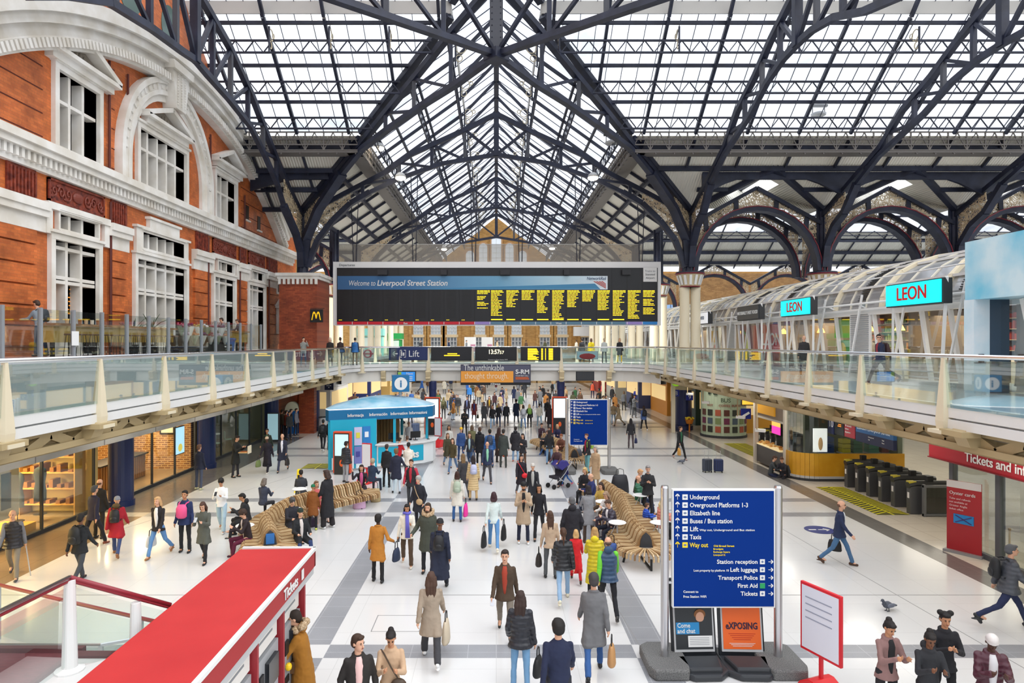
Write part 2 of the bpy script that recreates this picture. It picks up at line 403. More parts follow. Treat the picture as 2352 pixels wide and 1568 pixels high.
def b_body(J, yaw, fingers):
 def f(m):
  M = headM(J,yaw); h = J['head']
  m.ell(h+M@Vector((0,.01,.025)),(.073,.094,.088),14,10,M); m.ell(h+M@Vector((0,-.022,-.04)),(.057,.068,.078),12,8,M); m.ell(h+M@Vector((0,-.07,-.088)),(.024,.02,.02),8,6,M)
  m.cone(h+M@Vector((0,-.088,.008)),h+M@Vector((0,-.106,-.03)),.009,.014,8)
  for s in (-1,1): m.ell(h+M@Vector((s*.074,.012,-.01)),(.012,.02,.03),8,6,M)
  m.cone(J['neck']-J['sp']*.06,h+M@Vector((0,.01,-.05)),.055,.05,10)
  m.cone(J['pel'],J['chest'],.085,.09,12); m.cone(J['chest'],J['neck']-J['sp']*.05,.09,.055,12)
  for n,s in (('L',1),('R',-1)):
   m.cone(J['hip'+n],J['kn'+n],.075,.05,10); m.cone(J['kn'+n],J['an'+n],.048,.035,10); m.cone(J['an'+n],J['an'+n]+Vector((0,-.1,-.05)),.035,.03,8)
   m.cone(J['sh'+n],J['el'+n],.04,.034,10); m.cone(J['el'+n],J['wr'+n],.036,.024,10)
   d = J['hd'+n]; w = J['wr'+n]; side = Vector((0,-1,0)); side = (side-d*side.dot(d)); side = side.normalized() if side.length > .1 else Vector((0,0,1)); nrm = d.cross(side)*s
   m.cone(w,w+d*.07,.026,.03,8); m.ell(w+d*.05,(.03,.03,.04),8,6)
   if fingers:
    for k in range(4):
     b0 = w+d*.085+side*(.027-.018*k); q = b0+d*(.036-.004*abs(k-1.2))+nrm*.006; q2 = q+d*.02+nrm*.022
     m.cone(b0,q,.0095,.009,6); m.cone(q,q2,.009,.0078,6)
    b0 = w+d*.03+side*.026; m.cone(b0,b0+d*.035+side*.022,.011,.01,6); m.cone(b0+d*.035+side*.022,b0+d*.062+side*.024,.0098,.0085,6)
   else: m.cone(w+d*.08,w+d*.13+nrm*.02,.027,.016,8)
 return f
TOPS = {'jacket':(.80,1.0,1.0),'puffer':(.80,1.16,1.28),'coat':(.58,1.05,1.08),'long':(.34,1.08,1.1),'sweater':(.84,.93,.95),'parka':(.60,1.13,1.2),'vest':(.82,1.1,.8),'shirt':(.86,.9,.85),'longpuffer':(.40,1.15,1.22)}
def b_top(J, kind, fem):
 hem, w, sw = TOPS[kind]
 def f(m):
  sp = J['sp']; p = J['pel']; W = w*(.93 if fem else 1.0); rings = []
  prof = [(.30,.172,.118),(.20,.165,.112),(.10,.155,.11),(.0,.17,.125)] if fem else [(.30,.185,.125),(.20,.178,.12),(.10,.17,.118),(.0,.172,.125)]
  zb = hem-.95
  if J['sit']: zb = max(zb,-.1)
  if zb < -.12:
   rings.append((p+Vector((0,0,zb)),.2*W*(1.12 if fem else 1.05),.17*W,I3)); rings.append((p+Vector((0,0,zb*.5)),.188*W,.15*W,I3))
  else: rings.append((p+Vector((0,0,zb)),.178*W,.135*W,I3))
  for t,a,b in prof[::-1]: rings.append((p+sp*t,a*W,b*W,I3))
  rings += [(p+sp*.40,.192*W,.12*W,I3),(p+sp*.455,.175*W,.1*W,I3),(p+sp*.49,.125*W,.082*W,I3),(p+sp*.52,.08,.072,I3),(p+sp*.54,.062,.06,I3)]
  m.loft(rings)
  if zb < -.2 and not J['sit']:
   for n in 'LR': m.cone(J['hip'+n],J['hip'+n].lerp(J['kn'+n],min(1,(-zb-.03)/.46)),.1*W,.1*W,10)
  if J['sit'] and hem < .7:
   for n in 'LR': m.cone(J['hip'+n],J['hip'+n].lerp(J['kn'+n],.75),.1*W,.09*W,10)
  for n in 'LR':
   m.cone(J['sh'+n],J['el'+n],.054*sw,.05*sw,12); m.cone(J['el'+n],J['wr'+n]+J['hd'+n]*.01,.053*sw,.042*sw,12)
  if kind in ('coat','jacket','parka','puffer','long','longpuffer'):
   m.tube([J['neck']+Vector((.078*math.cos(a),.072*math.sin(a)+.005,-.008+.02*math.sin(a))) for a in [2*PI*i/12 for i in range(13)]],.02*w,6)
 return f
def b_trousers(J, fem, loose):
 def f(m):
  p = J['pel']; m.loft([(p+Vector((0,0,-.12)),.15,.102,I3),(p+Vector((0,.005,-.05)),.15,.1,I3),(p+Vector((0,0,.03)),.1,.065,I3)])
  for n in 'LR':
   m.cone(J['hip'+n]+Vector((0,0,-.02)),J['kn'+n],.088*(1 if not loose else 1.05),.062*loose if loose else .062,12)
   m.cone(J['kn'+n],J['an'+n]+Vector((0,0,.03)),(.06*loose if loose else .056),(.056*loose if loose else .044),12)
 return f
def b_shoe(J, n):
 def f(m):
  a = J['an'+n]; k = J['kn'+n]; d = (a-k).normalized(); fw = Vector((0,-1,0)); fw = (fw-d*fw.dot(d)); fw = fw.normalized() if fw.length>.3 else Vector((0,-.7,-.7));
  if abs(a.z-.085) < .03: fw = Vector((0,-1,0)); d = Vector((0,0,-1))
  m.cone(a+d*.04-fw*.04,a+d*.052+fw*.12,.043,.035,10); m.cone(a,a+d*.03,.045,.045,8); m.ell(a+d*.06+fw*.04,(.045,.12,.02),10,6)
 return f
def b_hair(J, kind, yaw):
 def f(m):
  M = headM(J,yaw); h = J['head']; E = lambda c,r,n=14,k=10: m.ell(h+M@Vector(c),r,n,k,M)
  if kind in ('beanie','cap'):
   E((0,.008,.055),(.084,.1,.078)); m.tube([h+M@Vector((.082*math.cos(a),.008+.1*math.sin(a),.03)) for a in [2*PI*i/14 for i in range(15)]],.013,6)
   if kind == 'cap': m.cone(h+M@Vector((0,-.07,.045)),h+M@Vector((0,-.15,.03)),.03,.025,8); E((0,-.12,.04),(.055,.05,.012))
   return
  if kind == 'bald': E((0,.045,-.01),(.079,.068,.05)); return
  b = 1.14 if kind in ('curly','bigcurly') else 1.0
  E((0,.026,.036),(.083*b,.099*b,.088*b)); E((0,.055,-.01),(.078*b,.07*b,.08*b)); E((0,-.045,.088),(.06,.045,.03))
  if kind in ('long','longcurl','bob','bigcurly'):
   q = {'long':.34,'longcurl':.36,'bob':.14,'bigcurly':.22}[kind]; wd = 1.35 if kind != 'long' and kind != 'bob' else 1.0
   for s in (-1,1): m.cone(h+M@Vector((s*.072,.01,.0)),h+M@Vector((s*.082,.03,-.13 if kind!='bob' else -.1)),.026*wd,.028*wd,8)
   pts = [(0,.07,0),(0,.085,-.1),(0,.105,-.2),(0,.12,-q)]
   for x in (-.05,0,.05): m.cone(h+M@Vector((x,.06,0)),h+M@Vector((x*1.15,.085,-.12)),.04*wd,.042*wd,8); m.cone(h+M@Vector((x*1.15,.085,-.12)),h+Vector((x*1.1,.11,-q)),.042*wd,.026*wd,8)
  if kind == 'pony': m.ell(h+M@Vector((0,.11,.02)),(.035,.04,.04)); m.cone(h+M@Vector((0,.12,.02)),h+Vector((0,.15,-.26)),.034,.016,8)
  if kind == 'bun': m.ell(h+M@Vector((0,.08,.11)),(.05,.05,.045))
  if kind == 'twobuns':
   for s in (-1,1): m.ell(h+M@Vector((s*.075,.02,.11)),(.052,.05,.048))
 return f
def pmat_(h, kind):
 if kind in ('puffer','longpuffer','vest'):
  key = ('puff',h)
  if key in _cm: return _cm[key]
  m, nt, b = nmat('quilted'); b.inputs['Base Color'].default_value = (*s2l(h),1); b.inputs['Roughness'].default_value = .45
  tc = nt.nodes.new('ShaderNodeTexCoord'); w = nt.nodes.new('ShaderNodeTexWave'); w.bands_direction = 'Z'; w.inputs['Scale'].default_value = 3.4; w.inputs['Distortion'].default_value = .6
  bp = nt.nodes.new('ShaderNodeBump'); bp.inputs['Distance'].default_value = .016; bp.inputs['Strength'].default_value = .7
  nt.links.new(tc.outputs['Object'], w.inputs['Vector']); nt.links.new(w.outputs['Fac'], bp.inputs['Height']); nt.links.new(bp.outputs[0], b.inputs['Normal'])
  _cm[key] = m; return m
 return hx(h,.85,0,0,.14)
SKIN = {'l':'d9a78a','m':'c08a66','d':'7a5038','k':'4e3226'}
FUR = noisemat('fur', s2l('8a6a44'), s2l('d8c0a0'), 40, .9)
def person(x, y, z, h, rz, pose, top, bot, shoe, hair, skin, label, ex=None, group=None):
 """top=(kind,colour) bot=colour or (colour,looseness) hair=(kind,colour)"""
 ex = ex or {}; s = h/1.75; fem = ex.get('fem',0); yaw = ex.get('yaw',0); var = ex.get('v', 0)
 Yd = math.hypot(x,y); lod = 0 if Yd < 21 else (1 if Yd < 38 else 2)
 J = skel(pose, var)
 t = thing('person', label, 'person', (x,y,z), R(rz), group); t.scale = (s*ex.get('w',1),s*ex.get('w',1),s)
 vb = (.0095,.016,.028)[lod]; vc = (.014,.02,.03)[lod]
 sk = hx(SKIN[skin],.55)
 bo = place(bake(('body',pose,yaw,lod,var), b_body(J,yaw,lod==0), vb, 2), 'body', sk, t)
 to = place(bake(('top',pose,top[0],fem,lod,var), b_top(J,top[0],fem), vc, 6, (.028,.028,.0)[lod]), {'coat':'coat','long':'coat','parka':'parka','puffer':'puffer_jacket','longpuffer':'puffer_coat','jacket':'jacket','sweater':'sweater','vest':'vest','shirt':'shirt'}[top[0]], pmat_(top[1],top[0]), t)
 bc, lo = (bot if isinstance(bot,tuple) else (bot,1.0))
 place(bake(('trousers',pose,fem,lo,lod,var), b_trousers(J,fem,lo), vc, 3, (.022,.02,.0)[lod]), 'trousers', hx(bc,.85,0,0,.12), t)
 for n in 'LR': place(bake(('shoe',pose,n,lod,var), b_shoe(J,n), (.012,.018,.03)[lod], 2), 'shoe', hx(shoe,.5), t)
 place(bake(('hair',pose,hair[0],yaw,lod,var), b_hair(J,hair[0],yaw), (.011,.016,.028)[lod], 2, (.016,.012,0)[lod]), 'hat' if hair[0] in ('beanie','cap') else 'hair', hx(hair[1],.75,0,0,.25), t)
 if lod < 2:
  M = headM(J,yaw); hd = J['head']
  for sx_ in (-1,1):
   m = MB(); m.ell(hd+M@Vector((sx_*.028,-.083,.006)),(.011,.006,.005),8,5,M); m.build('eye', hx('241a16',.3), bo, smooth=True)
   m = MB(); m.ell(hd+M@Vector((sx_*.03,-.083,.024)),(.016,.008,.004),8,5,M); m.build('eyebrow', hx(hair[1] if hair[0] not in ('beanie','cap') else '2a1c14',.8), bo)
  m = MB(); m.ell(hd+M@Vector((0,-.09,-.058)),(.02,.006,.006),8,5,M); m.build('mouth', hx('9a5248' if skin in 'lm' else '6a3430',.5), bo)
 fr = J['sp']
 if 'inner' in ex:
  w_ = TOPS[top[0]][1]; m = MB()
  m.loft([(J['pel']+fr*q+Vector((0,-(b_*w_-.03),0)),a_,.042,I3) for q,a_,b_ in ((-.03,.03,.12),(.1,.045,.116),(.25,.06,.122),(.4,.062,.121),(.47,.05,.1),(.52,.04,.075))])
  m.build('shirt_front', hx(ex['inner'],.8), t, smooth=True)
 if 'sleeve' in ex:
  for n in 'LR': m = MB(); m.cone(J['sh'+n],J['el'+n],.068,.06,12); m.cone(J['el'+n],J['wr'+n],.06,.048,12); m.build('sleeve', hx(ex['sleeve'],.7), t, smooth=True)
 if 'scarf' in ex:
  m = MB(); m.tube([J['neck']+Vector((.085*math.cos(a),.08*math.sin(a)-.01,.045+.01*math.cos(3*a))) for a in [2*PI*i/14 for i in range(15)]],.04,8)
  q = J['neck']; m.loft([(q+Vector((.03,-.17,-.62)),.07,.02,I3),(q+Vector((.02,-.165,-.3)),.055,.022,I3),(q+Vector((.01,-.12,-.05)),.05,.03,I3),(q+Vector((0,-.06,.04)),.04,.03,I3)])
  m.build('scarf', hx(ex['scarf'],.9,0,0,.2), t, smooth=True)
 if 'fur' in ex:
  m = MB(); M = headM(J,yaw)
  m.tube([J['neck']+Vector((.115*math.cos(a),.1*math.sin(a)+.03,.05+.05*math.sin(a))) for a in [2*PI*i/18 for i in range(19)]],[.045+.01*((i*7)%3) for i in range(19)],8); m.build('fur_hood', FUR, to, smooth=True)
 if 'hood' in ex:
  m = MB(); m.ell(J['neck']+Vector((0,.075,.03)),(.105,.075,.085),12,8); m.build('hood', hx(ex['hood'],.8,0,0,.15), to, smooth=True)
 if 'beard' in ex:
  m = MB(); M = headM(J,yaw); m.ell(J['head']+M@Vector((0,-.045,-.085)),(.05,.048,.035),12,8,M); m.build('beard', hx(ex['beard'],.9), t, smooth=True)
 if 'glasses' in ex:
  m = MB(); M = headM(J,yaw)
  for s_ in (-1,1): m.ell(J['head']+M@Vector((s_*.03,-.093,.008)),(.024,.006,.017),10,6,M)
  m.build('sunglasses', BLACK, t)
 if 'mask' in ex: m = MB(); M = headM(J,yaw); m.ell(J['head']+M@Vector((0,-.07,-.045)),(.055,.04,.045),12,8,M); m.build('face_mask', hx(ex['mask']), t, smooth=True)
 # things carried: top-level objects placed at the real hand or back positions
 Mw = Matrix.Translation((x,y,z)) @ Matrix.Rotation(R(rz),4,'Z') @ Matrix.Diagonal((s,s,s,1))
 for k,c,lb in ex.get('carry',()):
  if k in ('bagL','bagR','toteL','toteR','sackL','sackR'):
   n = k[-1]; p = Mw @ (J['wr'+n]+J['hd'+n]*.1); sz = {'bag':(.34,.16,.3),'tot':(.4,.14,.42),'sac':(.3,.14,.36)}[k[:3]]
   p = Mw @ (J['wr'+n]+J['hd'+n]*.1+Vector(((.05 if n=='L' else -.05),0,0))); zz = p.z-sz[2]-.17
   bag(p.x,p.y,max(zz,z+.02),R(rz+80),c,lb,sz,'bag',True,{'bag':'handbag','tot':'tote_bag','sac':'paper_bag'}[k[:3]],.18)
  elif k in ('back','daypack'):
   p = Mw @ (J['pel']+J['sp']*.12+Vector((0,.2*TOPS[top[0]][1],0)))
   b_ = thing('backpack', lb, 'backpack', tuple(p), R(rz)); q = .86 if k == 'daypack' else 1.0
   m = MB(); m.loft([((0,0,0),.12*q,.06,I3),((0,.01,.04),.15*q,.085,I3),((0,.015,.22*q),.15*q,.095,I3),((0,0,.36*q),.13*q,.07,I3),((0,-.01,.42*q),.07*q,.03,I3)]); q_ = m.build('body', hx(c,.6,0,0,.15), b_, smooth=True)
   m = MB(); m.ell((0,.09,.12*q),(.11*q,.04,.1*q),12,8); m.build('front_pocket', hx(c,.5), q_, smooth=True)
   m = MB()
   for s_ in (-1,1): m.tube([(s_*.09,-.05,.4*q),(s_*.1,-.16,.42),(s_*.12,-.31,.3),(s_*.12,-.3,.1),(s_*.13,-.1,.03)],.016,6)
   m.build('strap', hx(c,.7), b_, smooth=True)
  elif k == 'frontpack':
   p = Mw @ (J['pel']+J['sp']*.08+Vector((0,-.24,0))); b_ = thing('backpack', lb, 'backpack', tuple(p), R(rz)); m = MB(); m.loft([((0,0,0),.1,.06,I3),((0,-.01,.05),.15,.09,I3),((0,-.01,.28),.15,.09,I3),((0,.01,.38),.1,.05,I3)]); m.build('body', hx(c,.6), b_, smooth=True)
   m = MB();
   for s_ in (-1,1): m.tube([(s_*.07,0,.28),(s_*.1,.06,.4),(s_*.12,.2,.41),(s_*.12,.3,.3)],.018,6)
   m.build('strap', hx(c,.7), b_)
  elif k == 'phone':
   p = Mw @ (J['wrR']+J['hdR']*.12+Vector((.02,-.01,.02))); b_ = thing('mobile_phone', lb, 'phone', tuple(p), R(rz)); m = MB(); m.cbox((0,0,0),(.075,.012,.15),0,-.8); m.build('case', hx(c,.3), b_, bevel=.004)
  elif k == 'cross':
   p = Mw @ (J['pel']+Vector((.12,-.17,.0))); b_ = thing('shoulder_bag', lb, 'bag', tuple(p), R(rz)); m = MB(); m.ell((0,0,0),(.12,.06,.1),12,8); m.build('body', hx(c,.5), b_, smooth=True)
   m = MB(); m.tube([(0,0,.08),(-.1,-.0,.25),(-.22,.06,.46),(-.26,.15,.47)],.012,6); m.build('strap', hx(c,.5), b_)
  elif k == 'cane':
   p = Mw @ (J['wrL']+J['hdL']*.08); b_ = thing('walking_stick', lb, 'walking stick', (p.x,p.y,z)); m = MB(); m.tube([(.16,-.05,0),(0,0,p.z-z),(-.05,0,p.z-z+.03)],.014,8); m.build('shaft', LGREY, b_)
 return t
CW = [('black','1b1b1e'),('dark grey','3a3c40'),('navy','1f2a4a'),('grey','77797c'),('beige','b9a482'),('brown','5e4330'),('olive','4c4d34'),('cream','e2dccb'),('blue','2f62b0'),('maroon','5a2230'),('green','3c6a44'),('tan','a06a30')]
BW = [('black','1a1a1d'),('blue jeans','3f5f8c'),('light blue','9db4cc'),('grey','55585c'),('khaki','9a8562'),('navy','20283c')]
def bag(x,y,z,rz,col,lab,sz=(.42,.2,.34),cat='bag',strap=True,name='bag',straph=.25,col2=None):
 t = thing(name,lab,cat,(x,y,z),rz); m = MB(); I3=Matrix.Identity(3); a,b,h = sz
 m.loft([((0,0,0),a*.48,b*.5,I3),((0,0,h*.1),a*.54,b*.56,I3),((0,0,h*.6),a*.5,b*.48,I3),((0,0,h*.92),a*.42,b*.3,I3),((0,0,h),a*.36,b*.12,I3)]); m.build('body', hx(col,.6,0,0,.12), t, smooth=True)
 if strap: m = MB(); m.tube([(-a*.25,0,h*.93),(-a*.2,0,h+straph*.8),(0,0,h+straph),(a*.2,0,h+straph*.8),(a*.25,0,h*.93)],.012,6); m.build('handles', hx(col2 or '1c1c1e',.6), t)
 return t
# px,py = where the feet stand in the photograph, turned into a point of the floor by fl(); P(...) builds the person there
def P(px, py, h, rz, pose, top, bot, shoe, hair, skin, label, z=0.0, **ex):
 x,y = fl(px,py,z); sc = 1
 return person(x,y,z,h,rz,pose,top,bot,shoe,hair,skin,label,ex)
BK='1b1b1e'; DG='3a3c40'; NV='1f2848'; JN='3f6596'; LJ='8fb0d0'; WH='e8e8e8'; BR='4a3020'; DB='241a14'
# ---- nearest row
P(697,1668,1.80,-78,'reach',('parka','a06a1e'),'6a6c70','2a2a2c',('short','2a1e16'),'l','person in a mustard parka with fur hood using the ticket machine',fur=1,hood='a06a1e',beard='3a2a1e',carry=(('phone','222222','dark phone held at the ticket machine'),))
P(822,1732,1.78,20,'pocketwalk',('jacket','2a2624'),'3a3c44',BK,('short','3a2618'),'l','person in dark jacket over pale pink shirt walking beside beige-jacketed companion',inner='e3bcb8',yaw=35)
P(898,1700,1.66,8,'phone',('jacket','c2a283'),'a5835c','8a6a4a',('bun','1c1614'),'m','person in beige teddy jacket looking down, beside the dark jacketed person',fem=1,carry=(('cross','4a3a2c','brown shoulder bag strap across the beige teddy jacket'),))
P(990,1518,1.68,184,'walk',('coat','a1917f'),('3c3c40',1.25),WH,('longcurl','4a3226'),'l','person with long wavy brown hair in greyish fur coat walking away',fem=1,w=1.06,carry=(('toteR','cfc0a8','pale canvas tote bag carried by the wavy haired person'),))
P(868,1336,1.66,176,'hips',('coat','b5762a'),BK,BK,('curly','1c1614'),'k','person in belted camel coat walking away with dark blue bag',fem=1,carry=(('bagR','24304a','dark blue handbag held by the camel coated person'),))
P(935,1298,1.66,4,'onephone',('jacket','ece5d5'),('5a4636',1.15),'e8e0d4',('long','16120f'),'m','person in cream jacket with long violet blue scarf looking ahead',fem=1,scarf='6a68c8',carry=(('phone','1c1c1e','dark phone held by the person with the violet scarf'),))
P(983,1318,1.82,-6,'hips',('parka','45493f'),'26282e',BK,('bob','3a2a1e'),'l','person in olive green parka with fur hood walking towards the viewer',fur=1,beard='4a382a')
P(1010,1356,1.74,178,'walk2',('long','20263a'),'20222c',BK,('beanie','17181c'),'d','person in long navy coat and black cap seen from behind',w=1.06,carry=(('daypack','17181c','small black backpack on the long navy coat'),))
P(1160,1464,1.82,-4,'walk',('jacket','4a3a2c'),'7d7468','2a2a28',('short','2a1c16'),'l','young person in brown jacket over rust red shirt facing the viewer',inner='a63e2a',carry=(('phone','c0c4cc','silver phone in the hand of the brown jacketed person'),))
P(1195,1588,1.68,172,'stand2',('puffer','22242c'),'6f9ac0','e8e4dc',('longcurl','33221c'),'l','person with long brown hair, short black puffer and light jeans, back turned',fem=1,carry=(('bagR','161618','small black handbag carried by the black puffer person in the foreground'),))
P(1283,1690,1.78,182,'walk',('sweater','1c2440'),'24262e',BK,('curly','181412'),'l','broad person in navy sweater with curly black hair, back turned',w=1.12)
P(1364,1550,1.84,176,'walk2',('coat','6a6a6c'),'2f568e',BK,('curly','3e3a3a'),'l','person in grey overcoat and blue jeans holding a paper bag',carry=(('sackR','b98a58','brown paper carrier bag held by the grey overcoat person'),))
P(1397,1414,1.74,178,'walk',('vest','36506e'),'1b1c22','3a3a3a',('bald','5a463a'),'l','person in blue padded vest with bright lime sleeves, back turned',sleeve='72d03a',hood='36506e')
P(1366,1376,1.64,172,'fold',('longpuffer','d8c31c'),'24242a',BK,('bob','b08a58'),'l','person in long bright yellow puffer coat, back turned',fem=1,hood='e0cc24')
P(1323,1334,1.30,176,'walk',('long','d01f26'),'b81c22','4a3428',('bob','c8a06a'),'l','child in red coat and red tights, back turned',fem=1)
P(1294,1380,1.70,180,'walk2',('puffer','212226'),LJ,'e4dfc8',('pony','4a3020'),'l','person in black puffer and pale jeans with low ponytail',fem=1)
P(1264,1326,1.66,182,'stand',('jacket','bfa68c'),'55595c',BK,('long','4a3224'),'l','person in beige jacket with very long straight brown hair',fem=1,carry=(('bagL','2a2420','dark shoulder bag hanging from the beige jacket person'),))
P(1314,1294,1.76,184,'pocket',('parka','24232a'),'2a3c66',BK,('short','5a5a5c'),'l','person in dark hooded jacket with short grey hair, back turned',hood='24232a',w=1.08)
P(1352,1246,1.68,186,'fold',('coat','8b8c90'),'4a3a30',BR,('bob','221a1c'),'l','person in light grey coat and dark bob standing beside the right bench',fem=1)
P(1202,1248,1.82,2,'fold',('coat','b39c82'),'20243a','eeeeec',('beanie','17171a'),'m','person in beige overcoat and black beanie walking with companion',inner='1c1a1c',beard='1c1814')
P(1238,1236,1.68,-4,'walk2',('jacket','1f1f25'),'222226',BK,('long','18120f'),'m','person in black jacket walking close beside the beige overcoat',fem=1)
P(1134,1262,1.68,178,'walk',('sweater','d5e2e0'),'5b8dc0','e9e4d4',('bob','3a2026'),'l','person in pale mint top and blue jeans carrying two black bags',fem=1,carry=(('toteL','191a1c','large black tote bag at the left of the mint topped person'),('toteR','17181a','black shoulder bag at the right of the mint topped person')))
P(1050,1197,1.64,182,'stand',('coat','ded8cc'),'315c94',BK,('bob','3a2018'),'l','person in cream coat with pale green backpack and pink bag',fem=1,carry=(('daypack','a7b4a0','pale green backpack on the cream coat'),('toteR','e8309a','bright pink patterned shopping bag beside the cream coat')))
P(1197,1142,1.68,6,'walk',('coat','221c26'),'5a5a60',BR,('long','20181a'),'l','person in dark coat with small bright red shoulder bag',fem=1,carry=(('cross','d81c2a','small bright red shoulder bag on the dark coat'),))
P(1224,1168,1.66,-6,'walk2',('coat','22242a'),'26282c',BK,('beanie','c8c4bc'),'l','person in black coat over pale hoodie behind the beige overcoat',fem=1,inner='b0b0ac')
P(962,1216,1.70,-24,'pocket',('parka','23252e'),'22242c',BK,('curly','a8a6a2'),'l','older person with grey hair in black coat and tan cross bag',fem=1,carry=(('cross','b89a72','tan cross body bag on the black coat'),))
P(945,1168,1.76,-10,'pocket',('jacket','26262a'),'3a3c40',BK,('short','3a281c'),'l','person in black gilet with red sleeves standing behind the grey haired person',sleeve='b83044',inner='b02838')
# ---- at the information kiosk
P(888,1118,1.74,172,'stand',('jacket','1e1e22'),'1c1c20',BK,('short','3a2c26'),'l','person all in black at the kiosk counter, left of the pair')
P(910,1132,1.74,190,'hips',('coat','23263a'),'c9d6e2','222222',('curly','7a5a3a'),'l','person in navy coat and pale jeans at the kiosk counter',w=1.05)
P(938,1112,1.74,178,'fold',('jacket','e9e0d2'),'1e1e22','d8d8d8',('short','1a1614'),'m','person in cream jacket and black trousers at the kiosk counter')
P(794,1108,1.74,150,'stand2',('puffer','20222a'),'9a9ca2',BK,('short','201815'),'m','person in black puffer and grey trousers facing the kiosk touch screen')
for px,py,h,rz,lab,hc in ((912,1052,1.2,150,'person in a red uniform seated inside the kiosk, left','2a1c14'),(932,1047,1.25,190,'person in a red uniform seated inside the kiosk, right','5a4030')):
 x,y = fl(px,py+26); person(x,y+.5,.1,1.7,rz,'sit',('jacket','c01c26'),BK,BK,('short',hc),'l',lab,{})
x,y = -4.6,34.3; person(x,y,.1,1.72,10,'stand',('shirt','ece8e6'),'2a2a30',BK,('bald','8a6a54'),'l','bald person in white standing at the back of the kiosk',{})
# ---- middle distance crowd
P(1119,1108,1.78,6,'walk',('jacket','26304c'),'45444a',BR,('bald','5a4030'),'l','balding person in navy jacket over mint green jumper, pulling a case',inner='8ecbaa')
P(1028,1072,1.66,12,'walk',('parka','44402c'),'7a92b0',BK,('long','6a4a30'),'l','person with long brown hair and khaki parka, left of the mid crowd',fem=1)
P(1040,1086,1.62,-12,'walk2',('jacket','4a4024'),'5a7496',BK,('long','4a3020'),'l','person in mustard brown jacket with long hair near the left strip',fem=1)
P(1031,1052,1.68,4,'stand',('sweater','cfcdc4'),'3a3c42',BK,('long','3a2a1e'),'m','person in pale grey hoodie behind the khaki parka',fem=1)
P(1059,1060,1.70,10,'stand',('jacket','2f4c80'),'2f4876',BK,('beanie','e8b41c'),'l','person in blue outfit with bright yellow beanie')
P(1079,1072,1.68,-10,'walk',('jacket','26262e'),'2e4668',BK,('long','4a3424'),'l','person in open dark jacket with lanyard in the mid crowd',fem=1,inner='9ab8c0')
P(1084,1052,1.68,176,'stand',('parka','6c6a48'),'3a4a66',BK,('bob','5a4430'),'l','person in olive puffer, back turned, mid crowd',fem=1)
P(1102,1068,1.82,164,'stand',('parka','1d1d22'),'1c1c20',BK,('short','4a3020'),'l','tall person in black hooded jacket, back turned, mid crowd',hood='1d1d22')
P(1125,1073,1.80,180,'stand',('puffer','2c5c98'),'2e4a78',BK,('short','15130f'),'m','person in bright blue puffer with dark backpack, back turned',carry=(('back','28364e','dark backpack on the blue puffer'),))
P(1156,1073,1.80,172,'stand',('coat','3c423e'),'3e423e',BK,('short','2a2420'),'l','tall person in dark green coat and trousers, back turned')
P(1146,1062,1.72,150,'stand',('long','3a2c26'),'2a2624',BK,('long','3a2420'),'l','person in long brown coat with orange bag next to dark green coat',fem=1,carry=(('bagR','b04c2a','orange brown shoulder bag in the mid crowd'),))
P(1184,1060,1.74,170,'pocket',('parka','2c2a30'),LJ,'c86a5a',('short','221a16'),'l','person in black hooded jacket and pale jeans looking up at the board',hood='2c2a30')
P(1201,1078,1.68,-16,'fold',('jacket','26262c'),'5a4030',BR,('long','2e2420'),'l','person in black jacket clutching a cup above the red bag person',fem=1)
P(1087,1148,1.66,186,'stand',('longpuffer','d0b483'),'c8a878',BK,('long','2a2022'),'l','person in long tan coat with lilac backpack',fem=1,carry=(('daypack','b8bcd8','lilac patterned backpack on the long tan coat'),))
P(1064,1138,1.66,196,'walk',('coat','3e3e42'),'44464a',BK,('long','7a6040'),'l','person in dark grey coat just behind the cream coat',fem=1)
P(1067,1004,1.80,6,'phone',('jacket','18181b'),'18181b',BK,('cap','1c1c1e'),'m','person all in black reading a phone with black face mask',mask='1c1c1e')
P(1089,968,1.68,4,'walk',('coat','8a3a3c'),'26304a',BK,('long','4a3024'),'l','person in red plaid coat over blue dress carrying a bag',fem=1,inner='2c4fa0',carry=(('bagL','3a3a2c','dark olive shopper beside the plaid coat'),))
P(1073,962,1.74,-8,'stand',('jacket','2c2434'),'2a3450',BK,('short','2a201a'),'l','person in plum jacket just left of the red plaid coat',inner='7a8cc8')
P(1112,977,1.72,6,'walk',('coat','5a5c60'),'5c5e64',BK,('bob','2e2420'),'l','person in grey long cardigan walking towards the viewer',fem=1)
P(1131,985,1.68,2,'walk2',('jacket','1f1f23'),LJ,WH,('long','7a4a34'),'l','person in black jacket and pale jeans with long auburn hair',fem=1)
P(1145,982,1.74,-4,'walk',('jacket','26262c'),'223258',BK,('long','b08a60'),'l','fair haired person in black jacket beside the pale jeans',fem=1)
P(1163,981,1.80,2,'walk2',('jacket','26282e'),'4c4e52',BK,('short','3a2a20'),'l','tall person in charcoal jacket and grey trousers walking forward')
P(1186,972,1.82,180,'walk',('coat','26324e'),'20263a',BK,('short','1c1816'),'m','tall person in navy coat walking away alone')
P(1202,985,1.70,182,'walk',('jacket','b0b4ba'),'5f86b4',BK,('bob','3a2c26'),'l','person with pale grey backpack and light jeans walking away',fem=1,carry=(('back','c4c8ce','pale grey backpack worn by the walker in jeans'),))
P(1216,984,1.72,180,'walk2',('jacket','26262a'),'222226',BK,('long','d8b87a'),'l','blonde person with lime green backpack walking away',fem=1,carry=(('back','7aa84a','lime green backpack worn by the blonde walker'),))
P(1239,982,1.74,180,'walk',('sweater','ddd6c4'),'a8c4d4',WH,('short','181412'),'m','person in cream hoodie and very pale jeans walking away')
